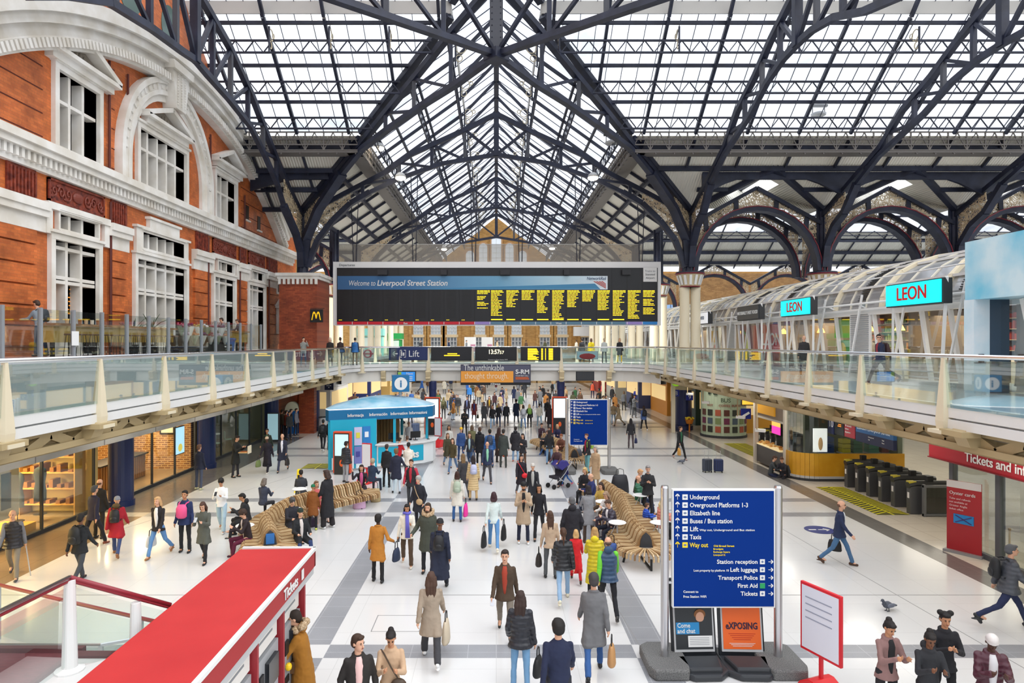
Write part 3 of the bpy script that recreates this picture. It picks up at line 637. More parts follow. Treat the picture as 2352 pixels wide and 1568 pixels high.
P(1263,985,1.70,182,'stand',('long','2a2226'),'2a2226',BK,('long','221a18'),'l','person in long dark coat with black hair beside the totem',fem=1)
P(1229,939,1.72,4,'walk',('jacket','5a3a34'),NV,BK,('long','5a3a28'),'l','person in rust and navy clothes walking forward in the right crowd',fem=1)
P(1259,941,1.78,178,'pocket',('coat','1c1c20'),'1e1e22',BK,('short','3a2820'),'l','person in black coat with elbows out before the right navy column')
P(1124,957,1.70,0,'walk2',('jacket','3a2c24'),'2e2a30',BK,('long','3a2a1e'),'l','person in brown jacket holding yellow scarf, centre crowd',fem=1,inner='c8a02c')
P(1136,944,1.70,8,'walk',('jacket','4a2c30'),'26283a',BK,('long','2c1c16'),'l','person carrying a bright yellow bag in the centre crowd',fem=1,carry=(('bagL','f0e020','bright yellow bag in the centre crowd'),))
P(1151,945,1.72,-6,'walk',('parka','5c4a78'),'3a4470',BK,('short','cbb8c8'),'l','person in purple patterned jacket in the centre crowd')
P(1038,954,1.76,178,'stand',('jacket','33363a'),'3a3c40',BK,('beanie','8a8c90'),'l','person in dark grey jacket and grey beanie, left crowd')
P(1052,955,1.76,176,'stand',('puffer','25272e'),'a08a66',BK,('beanie','7c7e82'),'l','person in black jacket and khaki trousers, left crowd')
P(1019,962,1.70,170,'stand',('jacket','5a5844'),'3c3e44',BK,('long','8a7a4a'),'l','person with camouflage backpack and suitcases in the left crowd',fem=1,carry=(('back','6a6a44','camouflage patterned backpack in the left crowd'),))
P(1078,925,1.76,170,'stand',('puffer','2f86d8'),NV,BK,('short','c8b098'),'l','person in vivid blue puffer in the far left crowd')
P(1095,921,1.72,176,'stand',('coat','8a5a30'),BK,BK,('short','5a3a24'),'l','person in tan brown coat in the far crowd')
# ---- right side of the concourse
P(1449,1029,1.66,172,'stand',('jacket','2a2a2e'),'55484a',BK,('long','1a1618'),'m','person with long black hair in dark jacket alone right of the sign',fem=1,carry=(('bagR','2c3660','dark blue shoulder bag of the lone dark haired person'),))
P(1479,989,1.72,180,'walk',('jacket','5470a8'),BK,WH,('bob','3a2a22'),'l','person in blue denim jacket with black backpack walking away',fem=1,carry=(('back','1c1c22','black backpack on the blue denim jacket'),))
P(1562,1055,1.74,18,'walk',('jacket','1d2022'),BK,'b0a0a0',('short','3a2618'),'l','person in black jacket with orange paper bag walking towards the platforms',inner='2e6a4a',yaw=40,carry=(('sackR','d8a050','small orange paper bag of the black jacket walker'),))
P(1433,943,1.70,190,'stand',('jacket','72757a'),BK,BK,('bob','6a5038'),'l','person in grey jacket with large grey bag, right crowd',fem=1,carry=(('bagR','5c6064','large grey shoulder bag in the right crowd'),))
P(1384,917,1.78,178,'stand',('vest','e8303c'),NV,BK,('short','2a2018'),'l','person in red high visibility vest, right crowd',sleeve='26283a')
P(1361,915,1.78,170,'stand',('vest','f0603a'),NV,BK,('short','2a2018'),'l','person in orange high visibility vest, right crowd',sleeve='26283a')
P(1461,935,1.76,176,'stand',('puffer','2438a8'),'5c5e50',BK,('short','4a3224'),'l','person in royal blue puffer at the far right shops')
P(1349,1085,1.78,-60,'stand2',('jacket','26282a'),'6aa0a4',BK,('short','6a4030'),'l','person in dark jacket over red top with green backpack below the mid sign',inner='a81e34',carry=(('back','9cc04a','lime green backpack on the dark jacket below the mid sign'),))
P(1368,1118,1.66,-40,'stand',('long','b79a78'),'a08a6c',BR,('bob','9a968e'),'l','grey haired person in long camel coat standing at the end of the right bench',fem=1)
P(1282,1116,1.72,-30,'push',('jacket','4a3236'),'2a2c36',BK,('bald','a86a3c'),'l','person in maroon brown jacket leaning over the pushchair')
P(1300,1114,1.05,-90,'walk',('puffer','2c2c6c'),'3c68a8','d8647c',('beanie','2c3c8c'),'l','child in navy starry coat and blue jeans beside the pushchair')
P(1262,1066,1.66,180,'stand',('jacket','24262a'),'86aace',BK,('long','2e2624'),'l','person in black jacket and light jeans beside the sitting group',fem=1)
P(1928,1297,1.76,58,'walk',('jacket','222e4e'),'476c92',BR,('bald','6a4a3a'),'l','balding person in navy jacket and jeans walking right alone',inner='cfd4d8',glasses=1,carry=(('bagL','1c1c1e','small dark umbrella pouch held by the balding walker'),))
P(2316,1440,1.80,74,'stride',('puffer','4c5058'),'252e50','26282c',('short','5a5c60'),'l','person with huge black rucksack striding right at the edge',w=1.06,carry=(('back','1c1e22','huge black rucksack on the striding walker'),))
# ---- four friends at lower right
P(2036,1668,1.66,6,'phone',('jacket','8a6a66'),'201e22',BK,('bun','1a1412'),'m','person in brown checked jacket over black top, leftmost of the four friends',fem=1,inner='1a1a1c')
P(2132,1700,1.64,-12,'phone',('jacket','2b2c30'),'1e1e22',BK,('bun','1a1412'),'d','person in black hooded jacket, second of the four friends',fem=1,hood='2b2c30')
P(2168,1648,1.68,-14,'fold',('jacket','212126'),'1e1e22',BK,('twobuns','15100f'),'m','person with two afro puffs in black jacket, third of the four friends',fem=1)
P(2274,1716,1.68,-20,'phone',('puffer','4e2230'),'2c2430',BK,('beanie','d6d0cc'),'k','person in maroon puffer and white headband, rightmost of the four friends',fem=1,inner='d8d6d8')
# ---- left side
P(30,1327,1.76,24,'walk',('vest','26262e'),'8a8276','4a4c50',('bald','6a625c'),'l','older person in dark gilet walking with a stick at the left edge',sleeve='7a7c84',carry=(('cane','c8c8c8','pale walking stick of the older person at the left edge'),))
P(183,1338,1.74,178,'walk',('jacket','1f2124'),'3e4248',BK,('short','1c1614'),'d','person in black jacket and camouflage trousers, back turned at left',carry=(('back','18191b','shiny black rucksack on the camouflage trousered person'),))
P(214,1254,1.80,160,'walk2',('jacket','26263c'),'201f26','7a3c28',('short','4a4c50'),'l','person in dark navy jacket walking away before the yellow shop')
P(228,1236,1.78,176,'stand',('jacket','22201e'),'26221e',BK,('bald','5a4034'),'l','person in dark brown jacket beside the navy pillar')
P(268,1276,1.68,196,'walk',('parka','a81c2c'),'3c4c78','8a5a34',('beanie','8a8c94'),'l','person in red parka and grey beanie with small black backpack',fem=1,hood='5c4a2c',carry=(('daypack','1c1c20','small black backpack on the red parka'),))
P(364,1278,1.70,-6,'walk2',('jacket','231f22'),'5f8cc0','9a6a40',('long','c8a070'),'l','blonde person in black jacket, white scarf and jeans with striped bag',fem=1,inner='e8e4e0',carry=(('bagR','e0e0e0','pale striped shopping bag beside the blonde person'),))
P(425,1268,1.74,4,'stand',('jacket','26335c'),'222226',BK,('short','17130f'),'m','person in navy jacket wearing a pink rucksack on the front',carry=(('frontpack','e8548c','bright pink rucksack worn on the front'),))
P(468,1290,1.66,2,'phonewalk',('coat','55574f'),'1d1c20',BK,('long','4a3024'),'l','person in grey green wool coat and black boots using a phone',fem=1,carry=(('phone','b8bcc0','pale phone of the grey green coated person'),))
P(509,1221,1.72,6,'phonewalk',('sweater','f0f1f4'),('a9c4d4',1.25),'d8d8d6',('curly','17130f'),'m','person in white sweatshirt and pale wide jeans using a phone',carry=(('phone','2a2a2c','dark phone of the white sweatshirt person'),))
P(457,1124,1.80,168,'stand',('jacket','20263c'),'4a5268','c8c8a0',('short','6a4c3c'),'l','person in navy jacket and grey jeans beside the second navy pillar')
P(541,1096,1.84,78,'phone',('coat','1e201f'),'26262e',BK,('short','1c1814'),'l','person in long black coat looking down at an open pizza box')
x,y = fl(541,1096); t = thing('pizza_box','open pizza box held by the person in the long black coat','food box',(x+.42,y-.1,1.12)); m = MB(); m.box(-.19,.19,-.19,.19,0,.04); m.build('tray', hx('d8b078'), t); m = MB(); m.cbox((.24,0,.14),(.03,.38,.34)); m.build('lid', hx('e8dcc0'), t); m = MB(); m.lathe((0,0,.04),[(.16,0),(.16,.01)],18); m.build('pizza', hx('b8642c'), t)
P(614,1085,1.68,-4,'walk',('long','1d1926'),'1d1926','e0dcd4',('beanie','cdb69c'),'k','person in black coat and cream hat with green bag, walking beside grey suit',fem=1,carry=(('bagR','6f7f4a','green carrier bag beside the cream hatted person'),))
P(649,1083,1.78,4,'walk2',('coat','262a3c'),'3a4056',BK,('bald','d8d0c8'),'l','bald older person in navy coat, white shirt and blue tie with briefcase',inner='e6e8f4',carry=(('bagL','2a221e','dark brown briefcase of the person in the navy coat'),))
P(614,1062,1.72,0,'walk',('jacket','2c342c'),'2a2c30',BK,('short','20181a'),'m','person in dark green jacket behind the cream hat',inner='4a6a4e')
P(742,1036,1.78,182,'walk',('jacket','1d1e24'),'22222a',WH,('short','1c1a1c'),'m','person in black with backpack walking away left of the kiosk',carry=(('daypack','22232a','black backpack seen left of the kiosk'),))
P(759,1033,1.74,178,'stand',('jacket','1c1c22'),'1c1c22',BK,('short','20181a'),'l','person in black half hidden by the kiosk left edge')
P(744,962,1.74,180,'walk',('jacket','3a3634'),'2e2c30',BK,('short','3a2a24'),'l','person in charcoal jacket with case near the brick pier')
for i,(px,py,c,lab) in enumerate(((647,1004,'4a4032','person in brown jacket queueing by the far left wall'),(657,1006,'8a3c2c','person in rust jacket queueing by the far left wall'),(668,1002,'22242c','person in black jacket before the blue booth'),(680,1000,'7a7c88','person in grey jacket before the blue booth'),(664,1010,'26282a','person in dark coat with case by the far left wall'))):
 P(px,py,1.72,170-30*i,'stand',('jacket',c),'2c3040',BK,('short','2a201a'),'l',lab,v=i%2)
# ---- group by the left bench
P(719,1216,1.42,188,'stand',('coat','844c1c'),'1c1c22','dce85a',('beanie','0e6a48'),'m','child in brown coat and green beanie facing away by left bench')
P(752,1212,1.84,-118,'stand2',('long','1c1c22'),('262224',1.5),WH,('bob','3a2a24'),'l','tall person in long black coat and cap beside the left bench',w=1.06)
def S(x, y, rz, pose, top, bot, shoe, hair, skin, label, h=1.7, z=0.0, **ex): return person(x,y,z,h,rz,pose,top,bot,shoe,hair,skin,label,ex)
S(-5.15,24.95,8,'sitear',('sweater','201a22'),('29242c',1.3),WH,('long','2a1a18'),'l','person in black t-shirt with pink print seated at bench end holding a phone',fem=1,w=1.1,inner='c85a8c')
S(-5.0,26.2,160,'sit',('jacket','26344c'),'2a3040',BK,('curly','a89880'),'l','grey haired person in blue jacket seated behind the black t-shirt person')
S(-6.05,22.0,42,'sitback',('coat','c86464'),'d8c0b8','3a3c40',('long','7a5c48'),'l','person in salmon pink coat seated on the left bench',fem=1)
S(-7.15,23.9,196,'sit',('jacket','33363c'),'26262c',BK,('short','1c1614'),'m','person in dark grey jacket seated at the back of the left bench')
S(-8.0,22.4,170,'sit',('jacket','343a4c'),'26262c',BK,('bob','6a6058'),'l','person in blue grey coat with cream bag at the back of the left bench',fem=1)
S(-7.75,20.3,-72,'sit2',('parka','1f2024'),'222226',BK,('short','16120f'),'m','person in black hoodie hunched over at the left side of the bench',hood='1f2024')
S(-7.0,18.4,-52,'sit2',('jacket','2b2024'),'5a1430','4a1830',('curly','3a281e'),'l','person in black leather jacket and burgundy trousers seated at bench front',inner='d8c8c0')
S(-6.2,19.75,38,'sit',('parka','26262e'),'26262e',BK,('curly','4a4a4c'),'l','person in black jacket with grey curly hair seated mid bench')
S(-5.5,18.35,34,'sitback',('parka','1c1e22'),'2c3c68',BK,('beanie','12281e'),'l','person in black coat and dark green beanie seated at the bench front right',inner='d0c8c4')
# ---- group by the right bench
S(3.45,19.5,-60,'sit2',('puffer','3a3644'),'1e2434',BK,('short','4a3426'),'l','person in maroon, white and green puffer eating at the right bench',inner='e0dcdc',w=1.05)
S(3.55,20.6,-50,'sit2',('jacket','d8d4d0'),'4a3a44',BK,('bob','9a8068'),'l','person in white fleece bent over beside the striped puffer',fem=1)
S(3.55,21.9,-40,'sit',('jacket','b89a4a'),'4a3a2c',BR,('long','3a2820'),'l','person in ochre yellow jacket with long dark hair on the right bench',fem=1)
S(3.45,23.3,-70,'sit',('jacket','2a3468'),'2c3448',BK,('bald','d8b8a0'),'l','bald person in royal navy jacket seated on the right bench')
S(3.35,24.5,-30,'sit',('coat','222226'),'222226',BK,('bob','c8aa70'),'l','blonde person in black coat seated at the far end of the right bench',fem=1)
S(5.0,22.9,60,'sitback',('puffer','2c6a50'),'26304c',BK,('bald','8a5c44'),'l','balding person in green puffer seated right side of the right bench')
S(5.2,24.2,60,'sit2',('jacket','26282e'),'2a3454',BK,('short','c89a6c'),'l','fair haired person hunched behind the green puffer',)
S(4.95,19.6,110,'sit',('puffer','d88a78'),'26262a',BK,('long','dcc894'),'l','blonde person in salmon puffer seated on the right bench',fem=1,w=1.06)
S(5.6,20.1,-60,'sit',('puffer','e0a0a4'),'2c2c30','c8b8a8',('pony','6a4a34'),'l','child in pale pink coat seated opposite the salmon puffer',fem=1,h=1.35)
S(4.7,20.6,100,'sit',('puffer','1f50c0'),'26262a',BK,('short','5a4030'),'l','child in bright blue coat behind the salmon puffer',h=1.2)
P(1488,1192,1.80,-8,'fold',('jacket','26272b'),'222226',BK,('short','8a8684'),'l','grey haired person in black jacket holding food right of the bench',beard='a09a94')
# ---- sitting group in the middle
for i,(x,y,rz,c,b,hc,lab) in enumerate(((2.9,35.0,-60,'26262c','3c5a8c','5a3c30','person lounging in black with jeans in the mid concourse group'),(3.0,36.2,-40,'2c2428','26262c','3a2820','person in dark clothes seated in mid group beside the black suitcase'),(3.35,33.4,-30,'6a4030','3c2c26','8a4a28','red haired person in brown seated in the mid group'),(3.5,37.3,-20,'26284a','26262c','c8a478','fair haired person in navy seated at back of mid group'),(2.6,37.9,20,'3c2430','2a2a30','2a1c18','person in plum seated at the back of the mid group'))):
 S(x,y,rz,'sitlow' if i==0 else 'sit',('jacket',c),b,BK,('long' if i%2 else 'short',hc),'l',lab,fem=i%2)
bag(2.95,33.2,0,R(20),'2c2c30','large dark holdall on the floor by the mid concourse group',(.8,.45,.45),'bag',True,'holdall'); bag(4.9,25.9,0,R(10),'1d1e24','big black rucksack on the floor near the far end of the right bench',(.7,.45,.75),'bag',True,'rucksack')
bag(3.9,31.8,.46,0,'4a4e5a','grey and navy holdall on the far slatted bench',(.55,.3,.34),'bag',True,'holdall'); bag(-4.95,23.6,0,R(10),'d0a8c8','pink and grey backpack on the floor at the left bench end',(.44,.26,.42),'backpack',True,'backpack')
bag(-4.55,24.6,0,R(10),'b09a70','beige rucksack standing behind the seated phone caller',(.36,.24,.5),'backpack',True,'backpack'); bag(-6.1,21.3,0,0,'3a2c44','dark bag with pink bottle under the left bench',(.4,.3,.3))
bag(3.15,17.9,0,R(0),'2a4a8a','blue rucksack on the floor behind the yellow coat',(.34,.26,.5),'backpack',True,'backpack')
# people seated on the floor by the food kiosk
S(12.3,29.3,60,'sitlow',('jacket','3a4044'),NV,'c8b8a8',('short','4a3228'),'l','person in grey jacket crouching on the floor by the food kiosk',z=-.38); S(12.75,29.0,-50,'sitlow',('jacket','23232c'),'26262e','c0b0a0',('short','5a3c2c'),'l','person in black crouching opposite the grey jacket by the food kiosk',z=-.38)
bag(13.1,29.0,0,0,'1f2024','black rucksack piled beside the crouching pair',(.5,.4,.55),'bag',True,'rucksack')
# pushchair
t = thing('pushchair','dark purple pushchair with blue hood and a white bag','pushchair',(2.55,27.0,0),R(30)); m = MB(); m.prism([(-.3,.4),(.1,.35),(.35,.95),(.3,1.0),(.0,.5),(-.3,.5)],'xz',-.22,.22); m.build('seat', hx('26242e',.7), t)
m = MB(); m.prism([(.05,.75),(.4,.95),(.3,1.1),(.0,1.12),(-.2,.95)],'xz',-.24,.24); m.build('hood', hx('34307c',.6), t)
for a,b in ((-.35,-.22),(-.35,.22),(.35,-.22),(.35,.22)): m = MB(); m.tube([(a,b-.02,.1),(a,b+.02,.1)],.1,14); m.build('wheel', BLACK, t)
m = MB()
for b in (-.22,.22): m.tube([(-.35,b,.1),(.2,b,.6),(.55,b,1.05)],.014,6); m.tube([(.35,b,.1),(-.1,b,.45)],.014,6)
m.tube([(.55,-.22,1.05),(.55,.22,1.05)],.016,6); m.build('frame', LGREY, t)
# ---- upper walkways
person(13.3,22.6,4.53,1.80,-86,'stride2',('jacket','1c2440'),'22242a','6c7074',('short','221a18'),'l','person in navy jacket and sunglasses walking on the right upper walkway',{'glasses':1,'inner':'8a2a34','yaw':60,'carry':(('back','3a2020','dark red backpack on the upper walkway walker'),)})
person(13.9,29.5,4.53,1.74,-20,'stand',('coat','2c2a2c'),'3a3a40',BK,('bald','c8c0b8'),'l','grey haired person in dark coat standing on the right walkway',{})
person(-14.6,20.9,5.55,1.78,-100,'reach',('sweater','a3acba'),'33415e','3a3c42',('short','3c2a20'),'l','person in light grey hoodie leaning at the terrace bar',{'carry':(('back','3c3f46','grey rucksack on the terrace bar customer'),)})
for x,y,rz,tp,b,hr,lab,ex in ((-11.4,38.6,30,('jacket','8c8c86'),'3a4a66',('short','2a1c18'),'person in patterned grey jacket with phone on the left walkway',{}),(-9.9,38.9,-10,('coat','26201f'),'26262c',('bob','d8c8b8'),'person in black coat leaning on the left walkway rail',{'fem':1}),(-9.7,40.6,170,('jacket','3a2c2c'),'4a6488',('bun','3a2c28'),'person with red topped bag on the walkway beside the blue vest',{'fem':1}),(-9.0,41.6,178,('vest','2468a8'),'7a705c',('short','2a1e18'),'person in blue high visibility vest on the left walkway',{'sleeve':'26304c'}),
 (8.8,46.6,0,('coat','24242a'),'d8b81c',('bob','c8a070'),'person in black coat and yellow boots on the right walkway corner',{'fem':1}),(7.6,46.0,180,('jacket','c8ccc8'),'3c4448',('short','c8b090'),'person in pale grey jacket leaning on the rail at the right corner',{}),(6.9,47.5,170,('jacket','e0c81c'),BK,('bob','5a3c2c'),'person in bright yellow jacket at the right end of the footbridge',{'fem':1}),(6.3,48,190,('jacket','26282e'),BK,('short','2c2420'),'person in black beside the yellow jacket on the footbridge',{}),
 (-14.55,34.9,-60,('sweater','8a9298'),'2c2e34',('short','3a2a22'),'person in grey at the far terrace bar',{}),(-14.5,36.9,-60,('jacket','3a3c58'),'2c2e34',('short','5a3a2c'),'person in dark violet jacket at the far terrace bar',{})):
 person(x,y,5.55 if x < -14 else 4.53,1.74,rz,'reach' if x<-14 else ('photo' if 'phone' in lab else 'stand'),tp,b,BK,hr,'l',lab,ex)
for i in range(9):
 person(-14+i*3.4+(i%3)*.5, 80+(i*7)%9, 4.53, 1.72, 30*i, 'stand', ('jacket',CW[i%8][1]), BW[i%4][1], BK, ('short','2a201a'), 'l', 'tiny dark figure on the far upper level beyond the footbridge', {}, 'figures on the far upper level')
for i,(y,x,c) in enumerate(((21.5,17.3,'3a3634'),(25.5,17.6,'26282a'),(30.5,17.5,'8a8a86'),(36.5,17.4,'6a3a34'),(44,17.5,'2c3a5c'))):
 person(x,y,4.53,1.72,60*i,'stand2',('jacket',c),BK,BK,('bob' if i%2 else 'short','2a201a'),'l',['customer in brown inside the upper shop nearest the viewer','customer in black inside the lit upper shop','customer in pale grey behind the louvred door shop','customer in maroon inside the upper shop beyond the sign','customer in blue inside the shop behind the cream column'][i],{})
for i,(x,y,rz) in enumerate(((-16.8,12.5,40),(-17.0,27.2,200),(-16.3,35.5,60))):
 person(x,y,0,1.72,rz,'stand2',('jacket',['3a3a3c','26282e','22242a'][i]),'2a2c34',BK,('short','2a201a'),'l',['shopper in grey inside the yellow shop','customer in navy at the wooden cafe counter','customer in black inside the dim far cafe'][i],{})
# ---- far crowd beneath and beyond the footbridge
random.seed(2024)
CX = []
def zone(n, x0, x1, y0, y1, where):
 out = 0; tries = 0
 while out < n and tries < 4000:
  tries += 1; x = random.uniform(x0,x1); y = random.uniform(y0,y1)
  if any((x-a)**2+(y-b)**2 < .55**2 for a,b in CX): continue
  CX.append((x,y)); out += 1
  cn,cc = random.choice(CW if random.random() < .5 else CW[:6]); bn,bc = random.choice(BW); k = random.choice(('jacket','jacket','coat','puffer','parka')); fm_ = random.random() < .45
  hr = (random.choice(('long','bob','pony')) if fm_ else 'short', random.choice(('241a16','3a2a20','6a4a30','b08a5a','151210')))
  person(x,y,0,random.uniform(1.6,1.84),random.choice((0,0,180,180,90,-90,30,-150))+random.uniform(-20,20),random.choice(('stand','stand2','walk','walk2','pocket','phone')),(k,cc),bc,BK,hr,random.choice('llmmd'),
   'person in %s %s and %s %s %s'%(cn,k,bn,'trousers' if bn!='blue jeans' else '',where),{'fem':int(fm_)},'people in %s %s and %s %s'%(cn,k,bn,where))
  lab = None
zone(16,-12.2,-7.2,45.5,56,'in the crowd behind the kiosk roof')
zone(22,-8.5,-3.2,44.5,62,'in the left crowd near the navy column')
zone(14,-3.0,3.5,52,74,'in the centre of the far crowd')
zone(12,3.6,7,48,66,'in the far crowd behind the mid sign')
zone(16,6.5,11.5,46,64,'in the far right crowd')
zone(16,-10,10,66,90,'far away near the end wall')
# =============================================================== FLOOR
LX, RX = -12.2, 12.1
F_WHITE = tilemat('white_terrazzo', s2l('dadad9'), s2l('c6c6c5'), 1.5, 1.5, .16, .03, .005, 90)
F_GREY = tilemat('grey_granite', s2l('94969b'), s2l('acaeb2'), .55, .55, .28, .22, .008, 70)
F_DARK = tilemat('dark_granite', s2l('6d6a68'), s2l('7b7874'), .6, .6, .2, .15, .006, 60)
F_WARM = tilemat('warm_terrazzo', s2l('cfc6b8'), s2l('a9a196'), .9, .9, .2, .06, .008, 60)
F_BROWN = tilemat('brown_stone_and_reflection', s2l('8f7a62'), s2l('7a6650'), .9, .9, .18, .12, .008, 40)
xs = [-22, -14.6, -13.6, LX, -3.9, -3.3, 2.68, 3.35, RX, 12.85, 26]
cross = [(12.42,12.97),(15.05,15.25),(22.5,23.05),(24.6,25.15),(34.3,34.85),(36.6,37.15),(46.0,46.6),(48.2,48.8),(57.9,58.5),(60.1,60.7),(69.8,70.4),(72.2,72.8),(81.7,82.3),(84,84.6)]
ys = sorted(set([-3, 97] + [a for c in cross for a in c] + [41.5]))
fm = MB()
for i in range(len(xs)-1):
 for j in range(len(ys)-1):
  xm = (xs[i]+xs[i+1])/2; ym = (ys[j]+ys[j+1])/2
  band = any(a < ym < b and k != 1 for k,(a,b) in enumerate(cross))
  strip = (-3.9 < xm < -3.3) or (2.68 < xm < 3.35)
  m = 0
  if strip:
   m = 0 if band else 1
  elif band and LX < xm < RX: m = 1
  if 12.1 < xm < 12.85: m = 2
  if xm > 12.85: m = 3
  if xm < LX: m = 4 if ym < 22 else (3 if int(ym/3.4)%3 == 0 else 2)  # brown outside the yellow shop also paints its warm reflection in the floor
  if xm < -14.6: m = 4
  fm.cur = m
  fm.add([(xs[i],ys[j],0),(xs[i+1],ys[j],0),(xs[i+1],ys[j+1],0),(xs[i],ys[j+1],0)], [(0,1,2,3)])
fm.cur = 5
fm.v.append((0,0,0)); fm.v.pop()
floor = struct(fm.build('floor', [F_WHITE, F_GREY, F_DARK, F_WARM, F_BROWN, F_GREY]), 'pale polished concourse floor with grey granite strips', 'floor')
# joints and access covers cut in the floor
fj = MB()
for x in (-1.0,): pass
for (x0,y0,x1,y1) in ((-12.1,15.5,12.0,15.53),(-2.6,13.55,-1.6,13.57),(-2.6,14.35,-1.6,14.37)):
 fj.box(x0,x1,y0,y1,.0,.002)
for (x0,y0,x1,y1) in ((-2.61,13.55,-2.59,14.37),(-1.61,13.55,-1.59,14.37)):
 fj.box(x0,x1,y0,y1,.0,.002)
fj.beam((-12.2,20.5,.001),(-7.7,33.5,.001),.02,.002); fj.beam((9.2,21.0,.001),(9.2,41,.001),.02,.002); fj.beam((3.0,10.2,.001),(2.6,17.0,.001),.02,.002)
fj.beam((9.2,21,.001),(9.9,9,.001),.02,.002)
struct(fj.build('trim_1', hx('8f8f8f',.6)), 'thin metal expansion joints set in the pale floor', 'floor joint')
# =============================================================== ROOF
YC, YF, XN = 29.6, 43.5, 12.9
def H(s):       # height above eye of the roof surface at plan distance s from the column line
 if s <= 4.9: return 8.9 + (12.2-8.9)*s/4.9
 if s <= 10.6: return 12.45 + .72*(s-4.9)
 return 17.2 + .739*(s-10.6)
def Z(h): return h + EYE
ceil_ = thing('ceiling', 'glass and corrugated pitched roof of the station', 'roof', (0,0,0), kind='structure')
def strip(s0, s1, side, mat, name, lift=0.0):
 """one band of roof between plan distances s0..s1 from the column line"""
 m = MB(); z0, z1 = Z(H(s0+1e-6))+lift, Z(H(s1))+lift
 if side in ('L','R'):                      # nave slopes, running along Y from the valley to the end wall
  sg = -1 if side == 'L' else 1
  xa, xb = sg*(XN-s0), sg*(XN-s1)
  m.add([(xa,YF-s0,z0),(xa,97,z0),(xb,97,z1),(xb,YF-s1,z1)], [(0,1,2,3)])
 elif side == 'TL':                         # transept far slope, left arm
  m.add([(-16.2,YF-s0,z0),(-(XN-s0),YF-s0,z0),(-max(0,XN-s1),YF-s1,z1),(-16.2,YF-s1,z1)], [(0,1,2,3)])
 elif side == 'TR':
  m.add([(62,YF-s0,z0),((XN-s0),YF-s0,z0),(max(0,XN-s1),YF-s1,z1),(62,YF-s1,z1)], [(0,1,2,3)])
 m.build(name, mat, ceil_)
for side in ('L','R','TL','TR'):
 if side == 'TR': strip(3.0, 4.9, side, CORR_X, 'corrugated_panel')
 else: strip(0, 4.9, side, CORR_Y if side in 'LR' else CORR_X, 'corrugated_panel')
 strip(4.9, 10.6, side, ROOFG, 'glazing')
 strip(10.6, 12.9, side, ROOFG, 'glazing')
# dark purlins under the corrugated slopes, glazing bars and gutters
def bars(side):
 m = MB(); g = MB()
 def line(s, w, h, dz=-.1, mm=m):
  z = Z(H(s))+dz
  if side in ('L','R'):
   sg = -1 if side=='L' else 1
   mm.beam((sg*(XN-s),YF-s,z),(sg*(XN-s),97,z),w,h)
  else:
   sg = -1 if side=='TL' else 1; xe = 16.0 if side=='TL' else 62
   mm.beam((sg*xe,YF-s,z),(sg*(XN-s),YF-s,z),w,h)
 for s in ((3.05,) if side=='TR' else (.15,1.6,2.9)): line(s,.22,.28,-.2)
 for s in (4.3,): line(s,.3,.45,-.25)
 for s in (6.6,8.4,10.3): line(s,.14,.16,-.1)
 line(12.8,.16,.2,-.1)
 m.build('purlin', NAVY, ceil_)
 # slope bars
 n0, n1, st = (YF-11, 97, 1.3) if side in ('L','R') else (0, (16 if side=='TL' else 62), .85)
 t = n0
 k = 0
 while t < n1:
  for (a, b) in ((4.9,10.6),(10.6,12.85)):
   if side in ('L','R'):
    sg = -1 if side=='L' else 1
    a2 = max(a, YF-t);
    if t < YF-b: continue
    if a2 < b: g.beam((sg*(XN-a2),t,Z(H(a2+1e-6))-.03),(sg*(XN-b),t,Z(H(b))-.03),.028,.05)
   else:
    sg = -1 if side=='TL' else 1
    a2 = max(a, XN-t)
    if t < XN-b: pass
    if a2 < b: g.beam((sg*t,YF-a2,Z(H(a2+1e-6))-.03),(sg*t,YF-b,Z(H(b))-.03),.03,.05)
  t += st; k += 1
 g.build('glazing_bar', hx('4a4e5c',.5), ceil_)
for sd in ('L','R','TL','TR'): bars(sd)
# gablets between the arcade columns: the lower edge of the right slope rises to a small gable over each arch
gp_ = MB(); gb_ = MB(); gg_ = MB()
for i in range(6):
 x0 = 12.9+8.8*i; x1 = x0+8.8; xm = (x0+x1)/2; zr = Z(H(3.0)); z0 = Z(8.9)
 for xa in (x0,x1):
  gp_.add([(xa,43.5,z0),(xm,40.5,zr),(xa,40.5,zr)],[(0,1,2)])
  gp_.add([(xa,43.5,z0),(xm,40.5,zr),(xm,42.6,zr)],[(0,1,2)]); xq = xa+(xm-xa)*.72; zq = z0+(zr-z0)*.72; gp_.add([(xa,43.5,z0),(xq,42.85,zq),(xq,46.4,zq),(xa,46.4,z0)],[(0,1,2,3)]); gg_.add([(xq,42.85,zq),(xm,42.6,zr),(xm,46.4,zr),(xq,46.4,zq)],[(0,1,2,3)])
  gb_.beam((xa,43.4,z0-.1),(xm,40.5,zr-.12),.34,.3); gb_.beam(((xa+xm)/2,42,(z0+zr)/2-.1),(xa,42,(z0+zr)/2-.1),.2,.25)
 gb_.beam((xm,40.5,zr-.1),(xm,46.5,zr-.1),.2,.2)
gp_.add([(12.9,43.5,Z(8.9)),(12.9,40.5,Z(H(3))),(9.9,40.5,Z(H(3)))],[(0,1,2)])
gp_.build('gablet_panel', CORR_X, ceil_); gg_.build('gablet_glazing', ROOFG, ceil_); gb_.build('gablet_beam', NAVY, ceil_)
